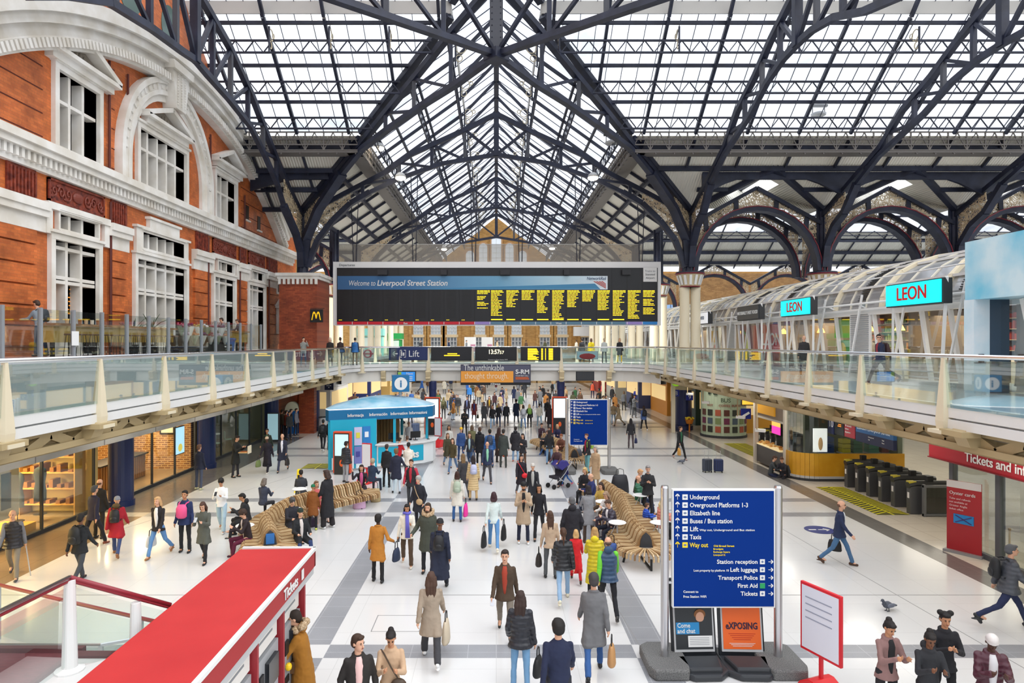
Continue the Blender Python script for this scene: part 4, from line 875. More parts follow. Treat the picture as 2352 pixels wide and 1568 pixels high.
# main rafters
rf = MB()
for k in range(17):
 x = 2.6 + 3.05*k + (0 if k else .3)
 for sg in (-1,1):
  if sg < 0 and x > 16: continue
  s0 = max(3.0 if sg > 0 else .1, XN-x)
  for a,b in ((0.1,4.85),(4.95,10.55),(10.6,12.8)):
   a2 = max(a,s0)
   if a2 < b: rf.beam((sg*x,YF-a2,Z(H(a2))-.16),(sg*x,YF-b,Z(H(b))-.16),.15 if a>1 else .12,.2)
for k in range(20):
 y = 34.6 + 3.05*k
 for sg in (-1,1):
  s0 = max(.1, YF-y)
  for a,b in ((0.1,4.85),(4.95,10.55),(10.6,12.8)):
   a2 = max(a,s0)
   if a2 < b: rf.beam((sg*(XN-a2),y,Z(H(a2))-.16),(sg*(XN-b),y,Z(H(b))-.16),.12,.18)
# valley beams on the 45 degree lines
for sg in (-1,1):
 for a,b in ((0,4.88),(4.92,10.58),(10.62,12.9)):
  rf.beam((sg*(XN-a),YF-a,Z(H(a+1e-6))-.1),(sg*(XN-b),YF-b,Z(H(b))-.1),.4,.3)
rf.beam((0,32,Z(18.8)),(0,97,Z(18.8)),.3,.25)
rf.build('rafter', NAVY, ceil_)
gut = MB()
def gutter(side):
 z = Z(12.3)
 def P(t, off, dz):
  if side in ('L','R'):
   sg = -1 if side=='L' else 1
   return (sg*(8.0-off), t, z+dz)
  sg = -1 if side=='TL' else 1
  return (sg*t, YF-4.9-off, z+dz)
 t0, t1 = {'L':(38.7,97),'R':(38.7,97),'TL':(8.0,16),'TR':(8.0,60)}[side]
 for dz in (-.95,-.62,-.3,.12): gut.beam(P(t0,.0,dz),P(t1,.0,dz),.1,.07)
 gut.beam(P(t0,-.4,-1.05),P(t1,-.4,-1.05),.9,.08)
 t = t0
 while t < t1-.5:
  gut.beam(P(t,0,-.95),P(t,0,.12),.07); gut.beam(P(t,0,-.95),P(t+.55,0,.1),.05); gut.beam(P(t+.55,0,.1),P(t+1.1,0,-.95),.05)
  gut.beam(P(t+.3,.12,-1.2),P(t+.3,-.3,-.9),.06)
  t += 1.1
 gs = MB()
for s_ in ('L','R','TL','TR'): gutter(s_)
gut.build('gutter_walkway', hx('6f6a66',.6), ceil_)
gf = MB()      # louvred step of the ridge lantern and pale gutter face
for sg, x0, x1 in ((-1,16,2.3),(1,2.3,62)):
 gf.box(min(sg*x0,sg*x1), max(sg*x0,sg*x1), YF-10.62, YF-10.55, Z(16.55), Z(17.2))
for sg in (-1,1): gf.box(sg*2.3-.03, sg*2.3+.03, YF-10.6, 97, Z(16.55), Z(17.2))
gf.build('louvre_strip', hx('b9b6b0',.6), ceil_)
# second transept behind the right hand arcade
t2 = MB(); t2g = MB(); t2b = MB()
for x0,x1 in ((XN,62),(-40,-XN)):
 t2.add([(x0,77.5,Z(9)),(x1,77.5,Z(9)),(x1,72.5,Z(12.2)),(x0,72.5,Z(12.2))],[(0,1,2,3)])
 t2.add([(x0,43.5,Z(8.9)),(x1,43.5,Z(8.9)),(x1,48.5,Z(12.2)),(x0,48.5,Z(12.2))],[(0,1,2,3)])
 t2g.add([(x0,72.5,Z(12.3)),(x1,72.5,Z(12.3)),(x1,61,Z(18.8)),(x0,61,Z(18.8))],[(0,1,2,3)])
 t2g.add([(x0,48.5,Z(12.3)),(x1,48.5,Z(12.3)),(x1,61,Z(18.8)),(x0,61,Z(18.8))],[(0,1,2,3)])
 for y,z in ((75,Z(10.3)),(76.4,Z(9.3)),(72.4,Z(11.3)),(45,Z(9.6)),(46.6,Z(10.6))): t2b.beam((x0,y,z),(x1,y,z),.3,.35)
 for y in (70,67.5,65): t2b.beam((x0,y,Z(12.3)+(72.5-y)*.56-.2),(x1,y,Z(12.3)+(72.5-y)*.56-.2),.16,.16)
 for zz in (11.4,11.8,12.2): t2b.beam((x0,72.3,Z(zz)),(x1,72.3,Z(zz)),.1,.08)
 x = x0
 while x < x1:
  t2b.beam((x,72.5,Z(12.2)),(x,61,Z(18.7)),.12,.12); t2b.beam((x,77.5,Z(8.8)),(x,72.5,Z(12)),.1,.15)
  t2b.beam((x,72.3,Z(11.3)),(x+1.5,72.3,Z(12.3)),.06); t2b.beam((x+1.5,72.3,Z(12.3)),(x+3,72.3,Z(11.3)),.06)
  x += 3.05
t2.build('corrugated_panel', CORR_X, ceil_); t2g.build('glazing', ROOFG, ceil_); t2b.build('rafter', NAVY, ceil_)
# ---------------------------------------------------------------- trusses
def lerp_prof(prof, t):
 for (a,za),(b,zb) in zip(prof[:-1], prof[1:]):
  if a <= t <= b: return za + (zb-za)*(t-a)/(b-a)
 return prof[-1][1] if t > prof[-1][0] else prof[0][1]
def truss(A, B, top, bot, label, group, sc=1.0, wt=.27, wb=.24, nodes=(4.0,6.4,8.6,10.8), filig=True, half=None, cap=4.67, nearcut=None, near=None):
 """A,B plan points of the two column feet; top/bot = height above eye against distance s from column (symmetric)"""
 A = Vector((*A,0)); B = Vector((*B,0)); L = (B-A).length; d = (B-A).normalized()
 hl = L/2; k = hl/12.9
 t = thing('roof_truss', label, 'roof truss', (A.x, A.y, Z(cap)), group=group)
 if nearcut: k = 1.0
 def P(s, h, fromB=False):
  q = (B - d*s) if fromB else (A + d*s)
  return Vector((q.x, q.y, Z(h)))
 ends = (False, True) if half is None else ((False,) if half=='A' else (True,))
 top0, bot0, nodes0 = top, bot, nodes
 for fb in ends:
  filig_ = filig
  if fb and nearcut and near:
   top, bot = near; nodes = nodes0; filig_ = False
  elif fb and nearcut:      # the near foot stands beside the viewer, outside the view: only its upper run is built
   c = nearcut
   top = [(c, lerp_prof(top0,c))]+[p for p in top0 if p[0]>c]; bot = [(c, lerp_prof(bot0,c))]+[p for p in bot0 if p[0]>c]
   nodes = [n_ for n_ in nodes0 if n_>c]; filig_ = False
  m = MB(); pts = [P(s*k, h, fb) for s,h in top]
  m.path(pts, wt, .3); m.build('top_chord', NAVY, t, world=True)
  m = MB(); pts = [P(s*k, h, fb) for s,h in bot]
  for a,b,(s,h) in zip(pts[:-1], pts[1:], bot[:-1]):
   w = wb*1.7 if s < 3.4 else wb
   m.beam(a, b, w, .34 if s < 3.4 else .26)
  m.build('bottom_chord', NAVY, t, world=True)
  prev = None
  for i,s in enumerate(nodes):
   zt = lerp_prof(top, s); zb = lerp_prof(bot, s)
   m = MB(); m.beam(P(s*k,zb,fb), P(s*k,zt,fb), .2, .2); m.build('strut', GREYIRON if i%2 else NAVY, t, world=True)
   if prev is not None:
    m = MB(); m.beam(P(prev*k,lerp_prof(top,prev),fb), P(s*k,zb,fb), .15, .15); m.build('brace', NAVY, t, world=True)
   prev = s
  m = MB(); m.beam(P(prev*k,lerp_prof(top,prev),fb), P(hl,bot[-1][1],fb), .17,.17); m.build('brace', NAVY, t, world=True)
  if filig_:      # pierced spandrel between the curved foot of the chord and the iron column
   poly = [(s*k,h) for s,h in bot if s <= 4.0]
   m = MB(); up = [(s, max(lerp_prof(top,s/k)-.1, h)) for s,h in poly]
   for (a,b),(c,e),(a2,b2),(c2,e2) in zip(poly[:-1],poly[1:],up[:-1],up[1:]):
    m.quad(P(a,b,fb),P(c,e,fb),P(c2,e2,fb),P(a2,b2,fb))
   o = m.build('spandrel_panel', FIL, t, world=True)
   sd = o.modifiers.new('s','SOLIDIFY'); sd.thickness = .06
   m = MB(); m.path([P(s,h+.12,fb)+Vector((0,0,0)) for s,h in poly], .1, .1); m.build('red_moulding', RED_T, t, world=True)
 if half is None:
  m = MB(); m.beam(P(hl,bot[-1][1]-.1), P(hl,top[-1][1]), .34, .34); m.build('king_post', NAVY, t, world=True)
 return t
NTOP = [(0,8.4),(2.6,9.8),(5.4,11.25),(7.2,12.5),(10.5,14.0),(12.9,15.2)]
NBOT = [(.35,5.0),(.6,5.8),(1.0,6.8),(2.0,8.1),(3.2,9.25),(4.5,10.0),(6.4,10.9),(9.3,11.9),(12.9,12.5)]
for yy, w in ((43.5,1.0),(60.5,1.0),(77.5,1.0)):
 truss((-XN,yy),(XN,yy),NTOP,NBOT,'navy arched nave truss spanning %s' % {43.5:'directly above the departure board, nearest of the three',60.5:'the nave behind the departure board, middle of the three',77.5:'the nave just before the brick gable, furthest of the three'}[yy],'nave roof trusses')
TTOP = [(0,8.4),(2.2,9.3),(6.6,11.0),(8.6,12.4),(10.9,13.25),(12.8,14.2),(15.5,15.2)]
TBOT = [(.3,5.0),(.6,6.4),(1.6,7.5),(2.8,8.1),(4.2,9.55),(6.5,10.6),(8.1,11.0),(10.4,11.6),(12.4,12.4),(14.2,12.75),(15.5,12.8)]
tl = ['first right of the departure board','second of the row, right of the first','third of the row, at the right edge','fourth']
for i,xx in enumerate((12.9,21.7,30.5)):
 truss((xx,YF),(xx,12.5),TTOP,TBOT,'long navy transept truss rising towards the viewer, '+tl[i],'transept roof trusses',nearcut=5.5,nodes=(5.2,7.4,9.6,11.8,13.8))
LTOP = [(0,8.4),(3,9.6),(6,11.2),(9,13.0),(12,14.3),(15.5,15.2)]
LBOT = [(.3,5.0),(.5,6.0),(1.5,7.0),(3.9,8.3),(5,9.3),(7.3,10.5),(9.3,11.35),(12,11.75),(14.3,11.95),(15.5,12.1)]
truss((-XN,YF),(-XN,12.5),LTOP,LBOT,'navy transept truss curving across the red brick gable wall','transept roof trusses',nearcut=5.5,nodes=(5.2,7.4,9.6,11.8,13.8))
DTOP = [(s*1.4142,h) for s,h in [(0,8.6),(4.9,11.75),(6.9,13.1),(8.6,14.2),(10.8,15.7),(12.9,17.0)]]
DBOT = [(s*1.4142,h) for s,h in [(.1,5.2),(.3,6.8),(1.47,8.6),(3.45,10.36),(4.99,11.42),(6.87,11.98),(9.17,12.56),(10.95,12.9),(12.9,13.48)]]
for sg,lb in ((-1,'left'),(1,'right')):
 truss((sg*XN,YF),(-sg*XN,17.7),DTOP,DBOT,'heavy navy diagonal truss from the far %s column to the crossing centre' % lb,'diagonal crossing trusses',wt=.34,wb=.34,nearcut=7.5,nodes=(9.4,12,15),near=([(9.1,14.6),(18.25,17.0)],[(9.1,12.85),(18.25,13.48)]))
hub = thing('crossing_hub', 'navy iron hub where the diagonal trusses meet overhead', 'roof hub', (0,30.6,Z(13.4)))
m = MB(); m.cbox((0,0,0),(.9,.9,.5),PI/4); m.build('hub_plate', NAVY, hub, bevel=.05)
m = MB(); m.beam((0,0,.2),(0,0,5.2),.62,.5); m.build('hanging_post', GREYIRON, hub)
m = MB()
for i in range(16):
 for dx in (-.2,.2): m.ell((dx,-.26,.5+i*.28),(.03,.03,.03),6,4)
m.build('rivets', NAVYD, hub)
# warren purlin trusses
def purlin_truss(p, q, d, step, label, group, mat=NAVY):
 p = Vector(p); q = Vector(q); L = (q-p).length; u = (q-p).normalized(); n = max(2,int(L/step))
 t = thing('purlin_truss', label, 'purlin truss', tuple(p), group=group)
 m = MB(); m.beam(p,q,.09,.09); m.build('top_rail', mat, t, world=True)
 m = MB(); m.beam(p-Vector((0,0,d)),q-Vector((0,0,d)),.09,.09); m.build('bottom_rail', mat, t, world=True)
 m = MB()
 for i in range(n):
  a = p+u*(L*i/n); b = p+u*(L*(i+.5)/n); c = p+u*(L*(i+1)/n); dn = Vector((0,0,d))
  m.beam(a-dn,b,.05,.05); m.beam(b,c-dn,.05,.05)
 m.build('web_bars', mat, t, world=True)
gp = 'zigzag purlin trusses under the glass'
for s,nm in ((6.0,'lowest'),(7.85,'middle'),(9.75,'upper')):
 z = Z(H(s))-.35; y = YF-s
 purlin_truss((-15.9,y,z),(-(XN-s)-.2,y,z),.62,.95,'zigzag truss under the left transept glass, %s of three'%nm,gp)
 purlin_truss(((XN-s)+.2,y,z),(60,y,z),.62,.95,'zigzag truss under the right transept glass, %s of three'%nm,gp)
for s,nm in ((5.6,'lowest'),(8.2,'middle'),(10.4,'upper')):
 for sg,sd in ((-1,'left'),(1,'right')):
  z = Z(H(s))-.3
  purlin_truss((sg*(XN-s),YF-s+.3,z),(sg*(XN-s),96.5,z),.75,1.1,'long lattice purlin running down the %s nave slope, %s of three'%(sd,nm),gp)
# ornate brackets under the ridge lantern
m0 = None
def bracket():
 t = thing('lantern_bracket', 'cream filigree bracket under the ridge lantern', 'bracket', (0,0,0), group='filigree brackets of the ridge lantern')
 m = MB(); pts = [(0,0,0),(.05,0,-.4),(.25,0,-.7),(.6,0,-.85)]
 m.tube([(0,0,0),(0,0,-1.3)],.05,6); m.build('bracket_post', NAVY, t)
 m = MB()
 for r_,c_ in ((.28,(.3,0,-.3)),(.18,(.2,0,-.85)),(.12,(.65,0,-.2))):
  m.tube([(c_[0]+r_*math.cos(a),0,c_[2]+r_*math.sin(a)) for a in [2*PI*i/12 for i in range(13)]],.03,5)
 m.build('scroll', hx('c9bda2',.5), t)
 return t
b0 = bracket(); first = True
for k in range(11):
 for sg in (-1,1):
  o = b0 if first else copy_tree(b0); first = False
  o.location = (sg*2.25, 36.0+k*5.1, Z(16.5)); o.rotation_euler = (0,0,0 if sg<0 else PI)
for k in range(9):
 o = copy_tree(b0); x = (-14.6+3.05*k) if k < 4 else (3.2+6.1*(k-4)); o.location = (x, YF-10.3, Z(16.05)); o.rotation_euler = (0,0,R(90))
# ---------------------------------------------------------------- columns and arcade
def column(x, y, label, shaft=True, brick=False, zb=4.53):
 c = thing('iron_column', label, 'column', (x,y,zb), group=None)
 if shaft:
  for dx in (-.36,.36):
   m = MB(); m.lathe((dx,0,0),[(.42,0),(.42,.3),(.34,.4),(.32,4.9),(.35,5.12)],16); m.build('shaft', CREAM, c, smooth=True)
  m = MB(); zc = 5.12
  m.lathe((0,0,zc),[(.6,0),(.63,.06),(.6,.12),(.64,.24),(.72,.55),(.84,.8),(.9,.86)],24); m.build('capital', CREAM2, c, smooth=True)
  m = MB()
  for i in range(14):
   a = 2*PI*i/14; r0,r1 = .66,.86
   m.beam((math.cos(a)*r0,math.sin(a)*r0,zc+.16),(math.cos(a)*r1,math.sin(a)*r1,zc+.78),.16,.06)
  m.build('leaf_carving', WHITE, c)
  m = MB(); m.lathe((0,0,zc),[(.93,.84),(.97,.87),(.97,.91),(.93,.93)],24); m.lathe((0,0,zc),[(.64,.0),(.67,.04),(.64,.08)],24); m.build('red_collar', RED_T, c); m = MB(); m.lathe((0,0,zc),[(.9,.92),(.94,.94),(.92,1.02),(.7,1.05)],24); m.build('navy_cap', NAVY, c)
  z1 = zc+1.0+zb
 else: z1 = 10.6
 m = MB(); m.lathe((0,0,z1-zb),[(.34,0),(.3,.3),(.24,.8),(.22,4.3)],12)
 for a in range(4):
  m.beam((math.cos(a*PI/2)*.3,math.sin(a*PI/2)*.3,z1-zb),(math.cos(a*PI/2)*.3,math.sin(a*PI/2)*.3,4.3+z1-zb),.14,.14)
 m.build('iron_core', NAVY, c)
 return c
column(12.9,43.5,'cream double column with leafy capital right of the departure board, front of the arcade')
column(21.7,43.5,'cream column rising behind the glass vaulted shops, its capital just showing')
column(30.5,43.5,'cream column behind the glass vault near the right edge')
for yy,nm in ((52,'second'),(60.5,'third'),(69,'fourth'),(77.5,'fifth'),(86,'sixth')):
 column(-12.9,yy,'cream column under the left end of the departure board, %s back along the left nave row'%nm)
 column(12.9,yy,'cream column of the right nave row behind the white glazed shops, %s back'%nm)
# lower navy piers under the deck
for x,y,lb in ((-4.35,44.6,'navy column under the footbridge beside the left advertising totem'),(4.4,44.6,'navy column under the footbridge beside the right advertising totem'),
    (-12.6,44.5,'wide navy column with cream band left of the information kiosk'),(12.9,45,'navy platform 9 column beneath the right deck')):
 c = thing('deck_column', lb, 'column', (x,y,0))
 r = .25 if abs(x) < 6 else .55
 m = MB(); m.lathe((0,0,0),[(r*1.15,0),(r*1.15,.3),(r,.35),(r,3.1 if abs(x)<6 else 2.75)],20); m.build('shaft', hx('26305e',.35), c, smooth=False)
 m = MB(); m.lathe((0,0,0),[(r*1.02,2.75),(r*1.1,2.8),(r*1.1,3.3),(r*1.02,3.36)],20); m.build('collar', CREAM2 if abs(x)>6 else hx('26305e',.35), c)
def arch_pts(cx, zc, r, n=16, sq=1.0):
 return [(cx + r*math.cos(PI*i/n), zc + r*sq*math.sin(PI*i/n)) for i in range(n+1)]
def arcade(x0, x1, y, z0h, label, group, dy=.35):
 cx = (x0+x1)/2; half = (x1-x0)/2; r = half*.9
 t = thing('arcade_arch', label, 'arch', (cx,y,Z(4.67)), group=group)
 zc = Z(z0h); inner = arch_pts(cx, zc, r); inner2 = arch_pts(cx, zc, r+.28)
 m = MB(); m.band(inner2, inner, 'xz', y-dy, y+dy); m.build('arch_ring', NAVY, t, world=True)
 # pierced gable-shaped spandrel
 def topz(x):
  u = abs(x-cx)/half
  return zc + r + 1.55 - 2.4*u
 m = MB(); P_ = inner2[::-1]
 for (xa,za),(xb,zb) in zip(P_[:-1],P_[1:]):
  m.quad((xa,y,za),(xb,y,zb),(xb,y,max(zb+.02,topz(xb)-.1)),(xa,y,max(za+.02,topz(xa)-.1)))
 for a,b in ((x0+.15,P_[0]),(P_[-1],x1-.15)):
  if isinstance(a,tuple): m.quad((a[0],y,a[1]),(b,y,a[1]),(b,y,topz(b)),(a[0],y,topz(a[0])))
  else: m.quad((a,y,b[1]),(b[0],y,b[1]),(b[0],y,topz(b[0])),(a,y,topz(a)))
 o = m.build('spandrel_panel', FIL, t, world=True); sd = o.modifiers.new('s','SOLIDIFY'); sd.thickness = .08
 m = MB()
 for a,b in ((x0,cx),(cx,x1)): m.beam((a,y,topz(a)),(b,y,topz(b)),.4,.24)
 for u in (-.75,-.3,.3,.75):
  x = cx+half*u; zz = zc + math.sqrt(max(0,(r+.28)**2-(x-cx)**2)); m.beam((x,y,zz),(x+.12*u,y,topz(x)),.3,.16)
 m.build('outer_frame', NAVY, t, world=True)
 m = MB()
 m.path([(p[0],y-dy-.02,p[1]) for p in arch_pts(cx,zc,r+.3)],.05,.06); m.build('red_moulding', RED_T, t, world=True)
 return t
k = 0
for i,(a,b) in enumerate(((12.9,21.7),(21.7,30.5),(30.5,39.3))):
 nm = ['first','second','third'][i]
 arcade(a,b,43.5,4.75,'navy arch with cream filigree spandrels right of the departure board, %s of the front row'%nm,'front arcade arches')
 arcade(a,b,46.6,4.6,'navy filigree arch standing just behind the front row, %s from the departure board'%nm,'second arcade arches')
for i in range(5):
 a = 12.9+8.6*i; arcade(a,a+8.6,77.5,3.9,'small far navy filigree arch before the brown brick wall','far arcade arches')
for sg in (-1,):
 arcade(-21.5,-12.9,52,4.2,'navy filigree arch left of the departure board behind the brick pier','left arcade arches')
 for yy in (60.5,69): arcade(-21.5,-12.9,yy,4.2,'navy filigree arch far left behind the departure board','left arcade arches')
# long girders with arched haunches along the arcade under the corrugated slope
gd = thing('trim_24','long navy girder with arched haunches under the right corrugated roof','girder',(12.9,41,Z(10.2)),kind='structure')
for i in range(5):
 x0 = 12.9+8.8*i; m = MB(); pts = []
 up = [(x0+8.8*t/12, Z(10.65)) for t in range(13)]; lo = [(x0+8.8*t/12, Z(10.2)-max(0,(abs(t/12-.5)*2-.55))*2.2) for t in range(13)]
 m.band(up, lo, 'xz', 40.85, 41.05); m.build('haunched_beam', NAVY, gd, world=True)
m = MB(); m.band([(-15.4+5.4*t/10,Z(10.65)) for t in range(11)],[(-15.4+5.4*t/10,Z(10.2)-max(0,(.45-t/10))*1.6) for t in range(11)],'xz',40.85,41.05)
struct(m.build('trim_25', NAVY), 'navy girder with arched haunches under the left corrugated roof', 'girder')
# =============================================================== LEFT HOTEL FACADE (plane X = -15.5, facing +X)
FX = -15.5
TZ = 5.55            # terrace level
wall = MB(); m = wall
# the wall is a stack of rectangles around the window openings (Y0,Y1,z0,z1)
OPEN = [(22.75,25.25,5.55,9.6),(28.0,32.4,5.55,9.6),(35.7,38.4,5.55,9.6),(40.7,43.4,5.55,9.6),
  (22.95,25.3,12.9,15.6),(28.2,32.4,12.9,15.3),(35.9,38.6,12.9,15.3),
  (23.0,25.2,10.0,10.55),(28.4,32.1,10.1,10.8),(36.1,38.3,10.0,10.5),(41.1,43.2,10.0,10.5)]
ysx = sorted(set([2,50.5]+[a for o in OPEN for a in o[:2]])); zsx = sorted(set([0,4.2,30]+[a for o in OPEN for a in o[2:]]))
for i in range(len(ysx)-1):
 for j in range(len(zsx)-1):
  yc_, zc_ = (ysx[i]+ysx[i+1])/2, (zsx[j]+zsx[j+1])/2
  if zc_ < 4.2 or zc_ > 15.6: continue
  if any(a<yc_<b and c<zc_<d for a,b,c,d in OPEN): continue
  m.box(FX-.6, FX, ysx[i], ysx[i+1], zsx[j], zsx[j+1])
m.prism([(2,15.6),(42.2,15.6),(38.6,18.35),(33,22.5),(30.6,24.5),(2,24.5)],'yz',FX-.6,FX)
struct(wall.build('wall_left', BRICK_L), 'tall red brick hotel facade inside the station', 'wall')
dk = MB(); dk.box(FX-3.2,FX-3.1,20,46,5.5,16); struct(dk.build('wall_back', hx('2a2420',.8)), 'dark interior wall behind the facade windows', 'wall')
# rusticated brick bands
rb = MB()
for y0,y1 in ((18.5,19.3),(19.9,21.9),(26.2,27.3),(33.4,35.0),(39.4,40.4),(44.3,46.5)):
 z = 5.9
 while z < 9.7:
  rb.box(FX-.02, FX+.1, y0, y1, z, z+.62); z += .68
struct(rb.build('trim_2', BRICK_L, bevel=.0), 'rusticated red brick pilasters between the lower windows', 'pilaster')
gv = MB()
z = 13.0
while z < 19:
 for (a,b) in ((19.5,22.3),(26.3,26.5),(35.2,35.5),(39.6,46)): gv.box(FX-.01,FX+.012,a,b,z,z+.04)
 z += .8
struct(gv.build('trim_3', hx('5a2416',.8)), 'dark recessed joints in the upper brickwork', 'joint')
pl = MB()
for y in (20.0,26.0,27.3,35.2,40.0): pl.tube([(FX+.1,y,12.8),(FX+.1,y,17.2 if y<40 else 15)],.05,8)
for y in (19.6,26.05,34.9,39.2,44.2): pl.tube([(FX+.12,y,5.6),(FX+.12,y,11.6)],.055,8)
struct(pl.build('trim_4', hx('5c241a',.5)), 'dark red downpipes on the brick facade', 'downpipe')
# big segmental arch moulding
AC = (31.8,-5.3+EYE-6.0)
def arc(r, a0, a1, n=40): return [(AC[0]+r*math.sin(a), AC[1]+r*math.cos(a)) for a in [a0+(a1-a0)*i/n for i in range(n+1)]]
am = MB(); a0,a1 = -math.asin(13.8/25), math.asin(15.9/25)
for r0,r1,d in ((25,24.5,.75),(24.5,24.15,.55),(24.15,23.75,.3),(23.75,23.3,.42)):
 am.band(arc(r0,a0,a1), arc(r1,a0,a1), 'yz', FX-.1, FX+d)
ang = a0
while ang < a1:
 y = AC[0]+23.55*math.sin(ang); z = AC[1]+23.55*math.cos(ang)
 am.cbox((FX+.5,y,z),(.2,.13,.3),0,-ang); ang += .0095
struct(am.build('trim_5', STONE), 'huge white stone segmental arch moulding with dentils crowning the facade', 'arch moulding')
# openings above the arch
for n,(y,z,r) in enumerate(((27.6,21.0,.9),(31.0,20.9,.8),(23.8,20.9,1.0))):
 t = thing('window_%d'%(20+n), 'small round-headed dark opening above the great arch moulding', 'window', (FX,y,z), kind='structure')
 m = MB(); m.prism([(y+r*math.cos(a),z+r*1.3*math.sin(a)) for a in [2*PI*i/20 for i in range(20)]],'yz',FX-.05,FX+.03); m.build('pane', hx('4d6660',.3), t, world=True)
# cornices
def cornice(z0, z1, y0, y1, proj, name, label, dent=True, mat=STONE):
 m = MB(); h = z1-z0
 m.box(FX-.1,FX+proj,y0,y1,z1-h*.28,z1); m.box(FX-.1,FX+proj*.8,y0,y1,z1-h*.5,z1-h*.28); m.box(FX-.1,FX+proj*.35,y0,y1,z0,z1-h*.5)
 if dent:
  y = y0+.1
  while y < y1-.1: m.box(FX,FX+proj*.6,y,y+.12,z0+h*.18,z1-h*.5); y += .26
 return struct(m.build(name, mat), label, 'cornice')
cornice(11.75,12.7,14,49.2,.6,'trim_6','white dentilled stone cornice between the two facade storeys')
for i,(y0,y1) in enumerate(((14,22.3),(25.9,27.4),(33.2,35.3),(38.9,40.5),(43.7,46.9))):
 cornice(9.75,10.75,y0,y1,.32,'trim_%d'%(7+i),'white stone cap over a brick pilaster of the lower storey',False)
# corniced heads between pilasters at L1, L3, L4
for i,(y0,y1) in enumerate(((22.3,25.9),(35.3,38.9),(40.5,43.7))):
 m = MB(); m.box(FX,FX+.22,y0,y1,10.6,10.85); m.box(FX,FX+.16,y0,y0+.3,9.75,10.6); m.box(FX,FX+.16,y1-.3,y1,9.75,10.6)
 struct(m.build('trim_%d'%(13+i), STONE), 'white stone head framing the small transom lights', 'stone head')
# terracotta frieze panels
def frieze(y0,y1,z0,z1,lab):
 t = thing('frieze_panel', lab, 'carved panel', (FX,(y0+y1)/2,(z0+z1)/2), group=None)
 m = MB(); m.box(FX+.002,FX+.04,y0,y1,z0,z1); m.build('ground', TERRA, t, world=True)
 m = MB()
 for a,b,c,d in ((y0,y1,z0,z0+.07),(y0,y1,z1-.07,z1),(y0,y0+.08,z0,z1),(y1-.08,y1,z0,z1)): m.box(FX,FX+.1,a,b,c,d)
 m.build('border', TERRA, t, world=True)
 m = MB(); zc_=(z0+z1)/2; yc_=(y0+y1)/2; L=(y1-y0)/2
 m.ell((FX+.06,yc_,zc_),(.1,.3,.2),14,8)
 for sg in (-1,1):
  for k in range(3):
   cy = yc_+sg*(L*.34+k*L*.24); r = .2-.02*k
   pts = [(FX+.07, cy+sg*r*(1-i/16)*math.cos(i*.65), zc_+r*(1-i/16)*1.3*math.sin(i*.65)*(1 if k%2 else -1)) for i in range(14)]
   m.tube(pts,.035,6)
   m.ell((FX+.06,cy+sg*.12,zc_+(.2 if k%2 else -.2)),(.05,.12,.06),8,5)
 m.build('scrollwork', hx('7e3a2c',.5), t, world=True)
frieze(22.5,25.7,10.9,11.7,'wide carved terracotta panel above the nearest lower facade window')
frieze(35.6,38.7,10.9,11.7,'carved terracotta panel above the third lower facade window')
frieze(40.7,43.5,10.9,11.7,'smallest carved terracotta panel at the far end of the facade')
fp = MB()
for y0,y1 in ((20.6,21.9),(26.2,27.3),(33.6,35.0),(39.3,40.3),(44,46)):
 fp.box(FX-.02,FX+.07,y0,y1,10.75,11.75)
 y=y0+.08
 while y<y1-.08: fp.box(FX+.05,FX+.12,y,y+.07,10.85,11.65); y+=.16
struct(fp.build('trim_17', TERRA), 'fluted terracotta blocks in the frieze', 'frieze block')
# windows
WN = [0]
DPANE = glassmat('dark_pane',(.25,.25,.25),.25)
def fwindow(y0,y1,z0,z1,cols,rows,label,ped=None,fr=.22,lower=False,glass=None):
 WN[0]+=1
 t = thing('window_%d'%WN[0], label, 'window', (FX,(y0+y1)/2,z0), kind='structure')
 m = MB(); o = FX+.16
 m.box(FX-.45,o,y0-fr,y0,z0-.05,z1+fr); m.box(FX-.45,o,y1,y1+fr,z0-.05,z1+fr); m.box(FX-.455,o+.006,y0-fr+.004,y1+fr-.004,z1,z1+fr-.003)
 m.box(FX-.1,o+.08,y0-fr*1.3,y1+fr*1.3,z1+fr,z1+fr+.1); m.box(FX-.4,o,y0,y1,z0-.1,z0+.02)
 fo = m.build('frame', STONE, t, world=True)
 m = MB()
 for i in range(1,cols): y = y0+(y1-y0)*i/cols; m.box(FX-.4,FX-.02,y-.07,y+.07,z0,z1)
 zz = z0
 for fz in rows: z = z0+(z1-z0)*fz; m.box(FX-.39,FX-.03,y0,y1,z-.06,z+.06)
 m.build('mullion', STONE, fo, world=True)
 m = MB(); m.box(FX-.42,FX-.4,y0,y1,z0,z1); m.build('pane', glass or DPANE, fo, world=True)
 if ped:
  p0,p1,pz,ap = ped; ym=(p0+p1)/2; m = MB()
  m.box(FX-.05,FX+.5,p0,p1,pz,pz+.16); m.box(FX-.05,FX+.3,p0+.2,p1-.2,pz-.25,pz)
  for a,b in (((p0,pz+.16),(ym,ap)),((p1,pz+.16),(ym,ap))):
   m.beam((FX+.22,a[0],a[1]),(FX+.22,b[0],b[1]),.56,.2,up=(0,0,1))
  po = m.build('pediment', STONE, t, world=True)
  m = MB(); m.prism([(p0+.3,pz+.16),(p1-.3,pz+.16),(ym,ap-.15)],'yz',FX-.02,FX+.06)
  for k in range(9): m.ell((FX+.08,ym+(k-4)*(p1-p0)*.06,pz+.28+.03*(4-abs(k-4))*1.5),(.06,.08,.07+.03*(4-abs(k-4))),8,5)
  m.build('tympanum', hx('8d8478',.7), po, world=True)
 return t
fwindow(22.95,25.3,12.9,15.6,3,(.62,),'tall white mullioned window under a pediment, nearest of the upper storey',(22.2,26.2,16.1,17.1))
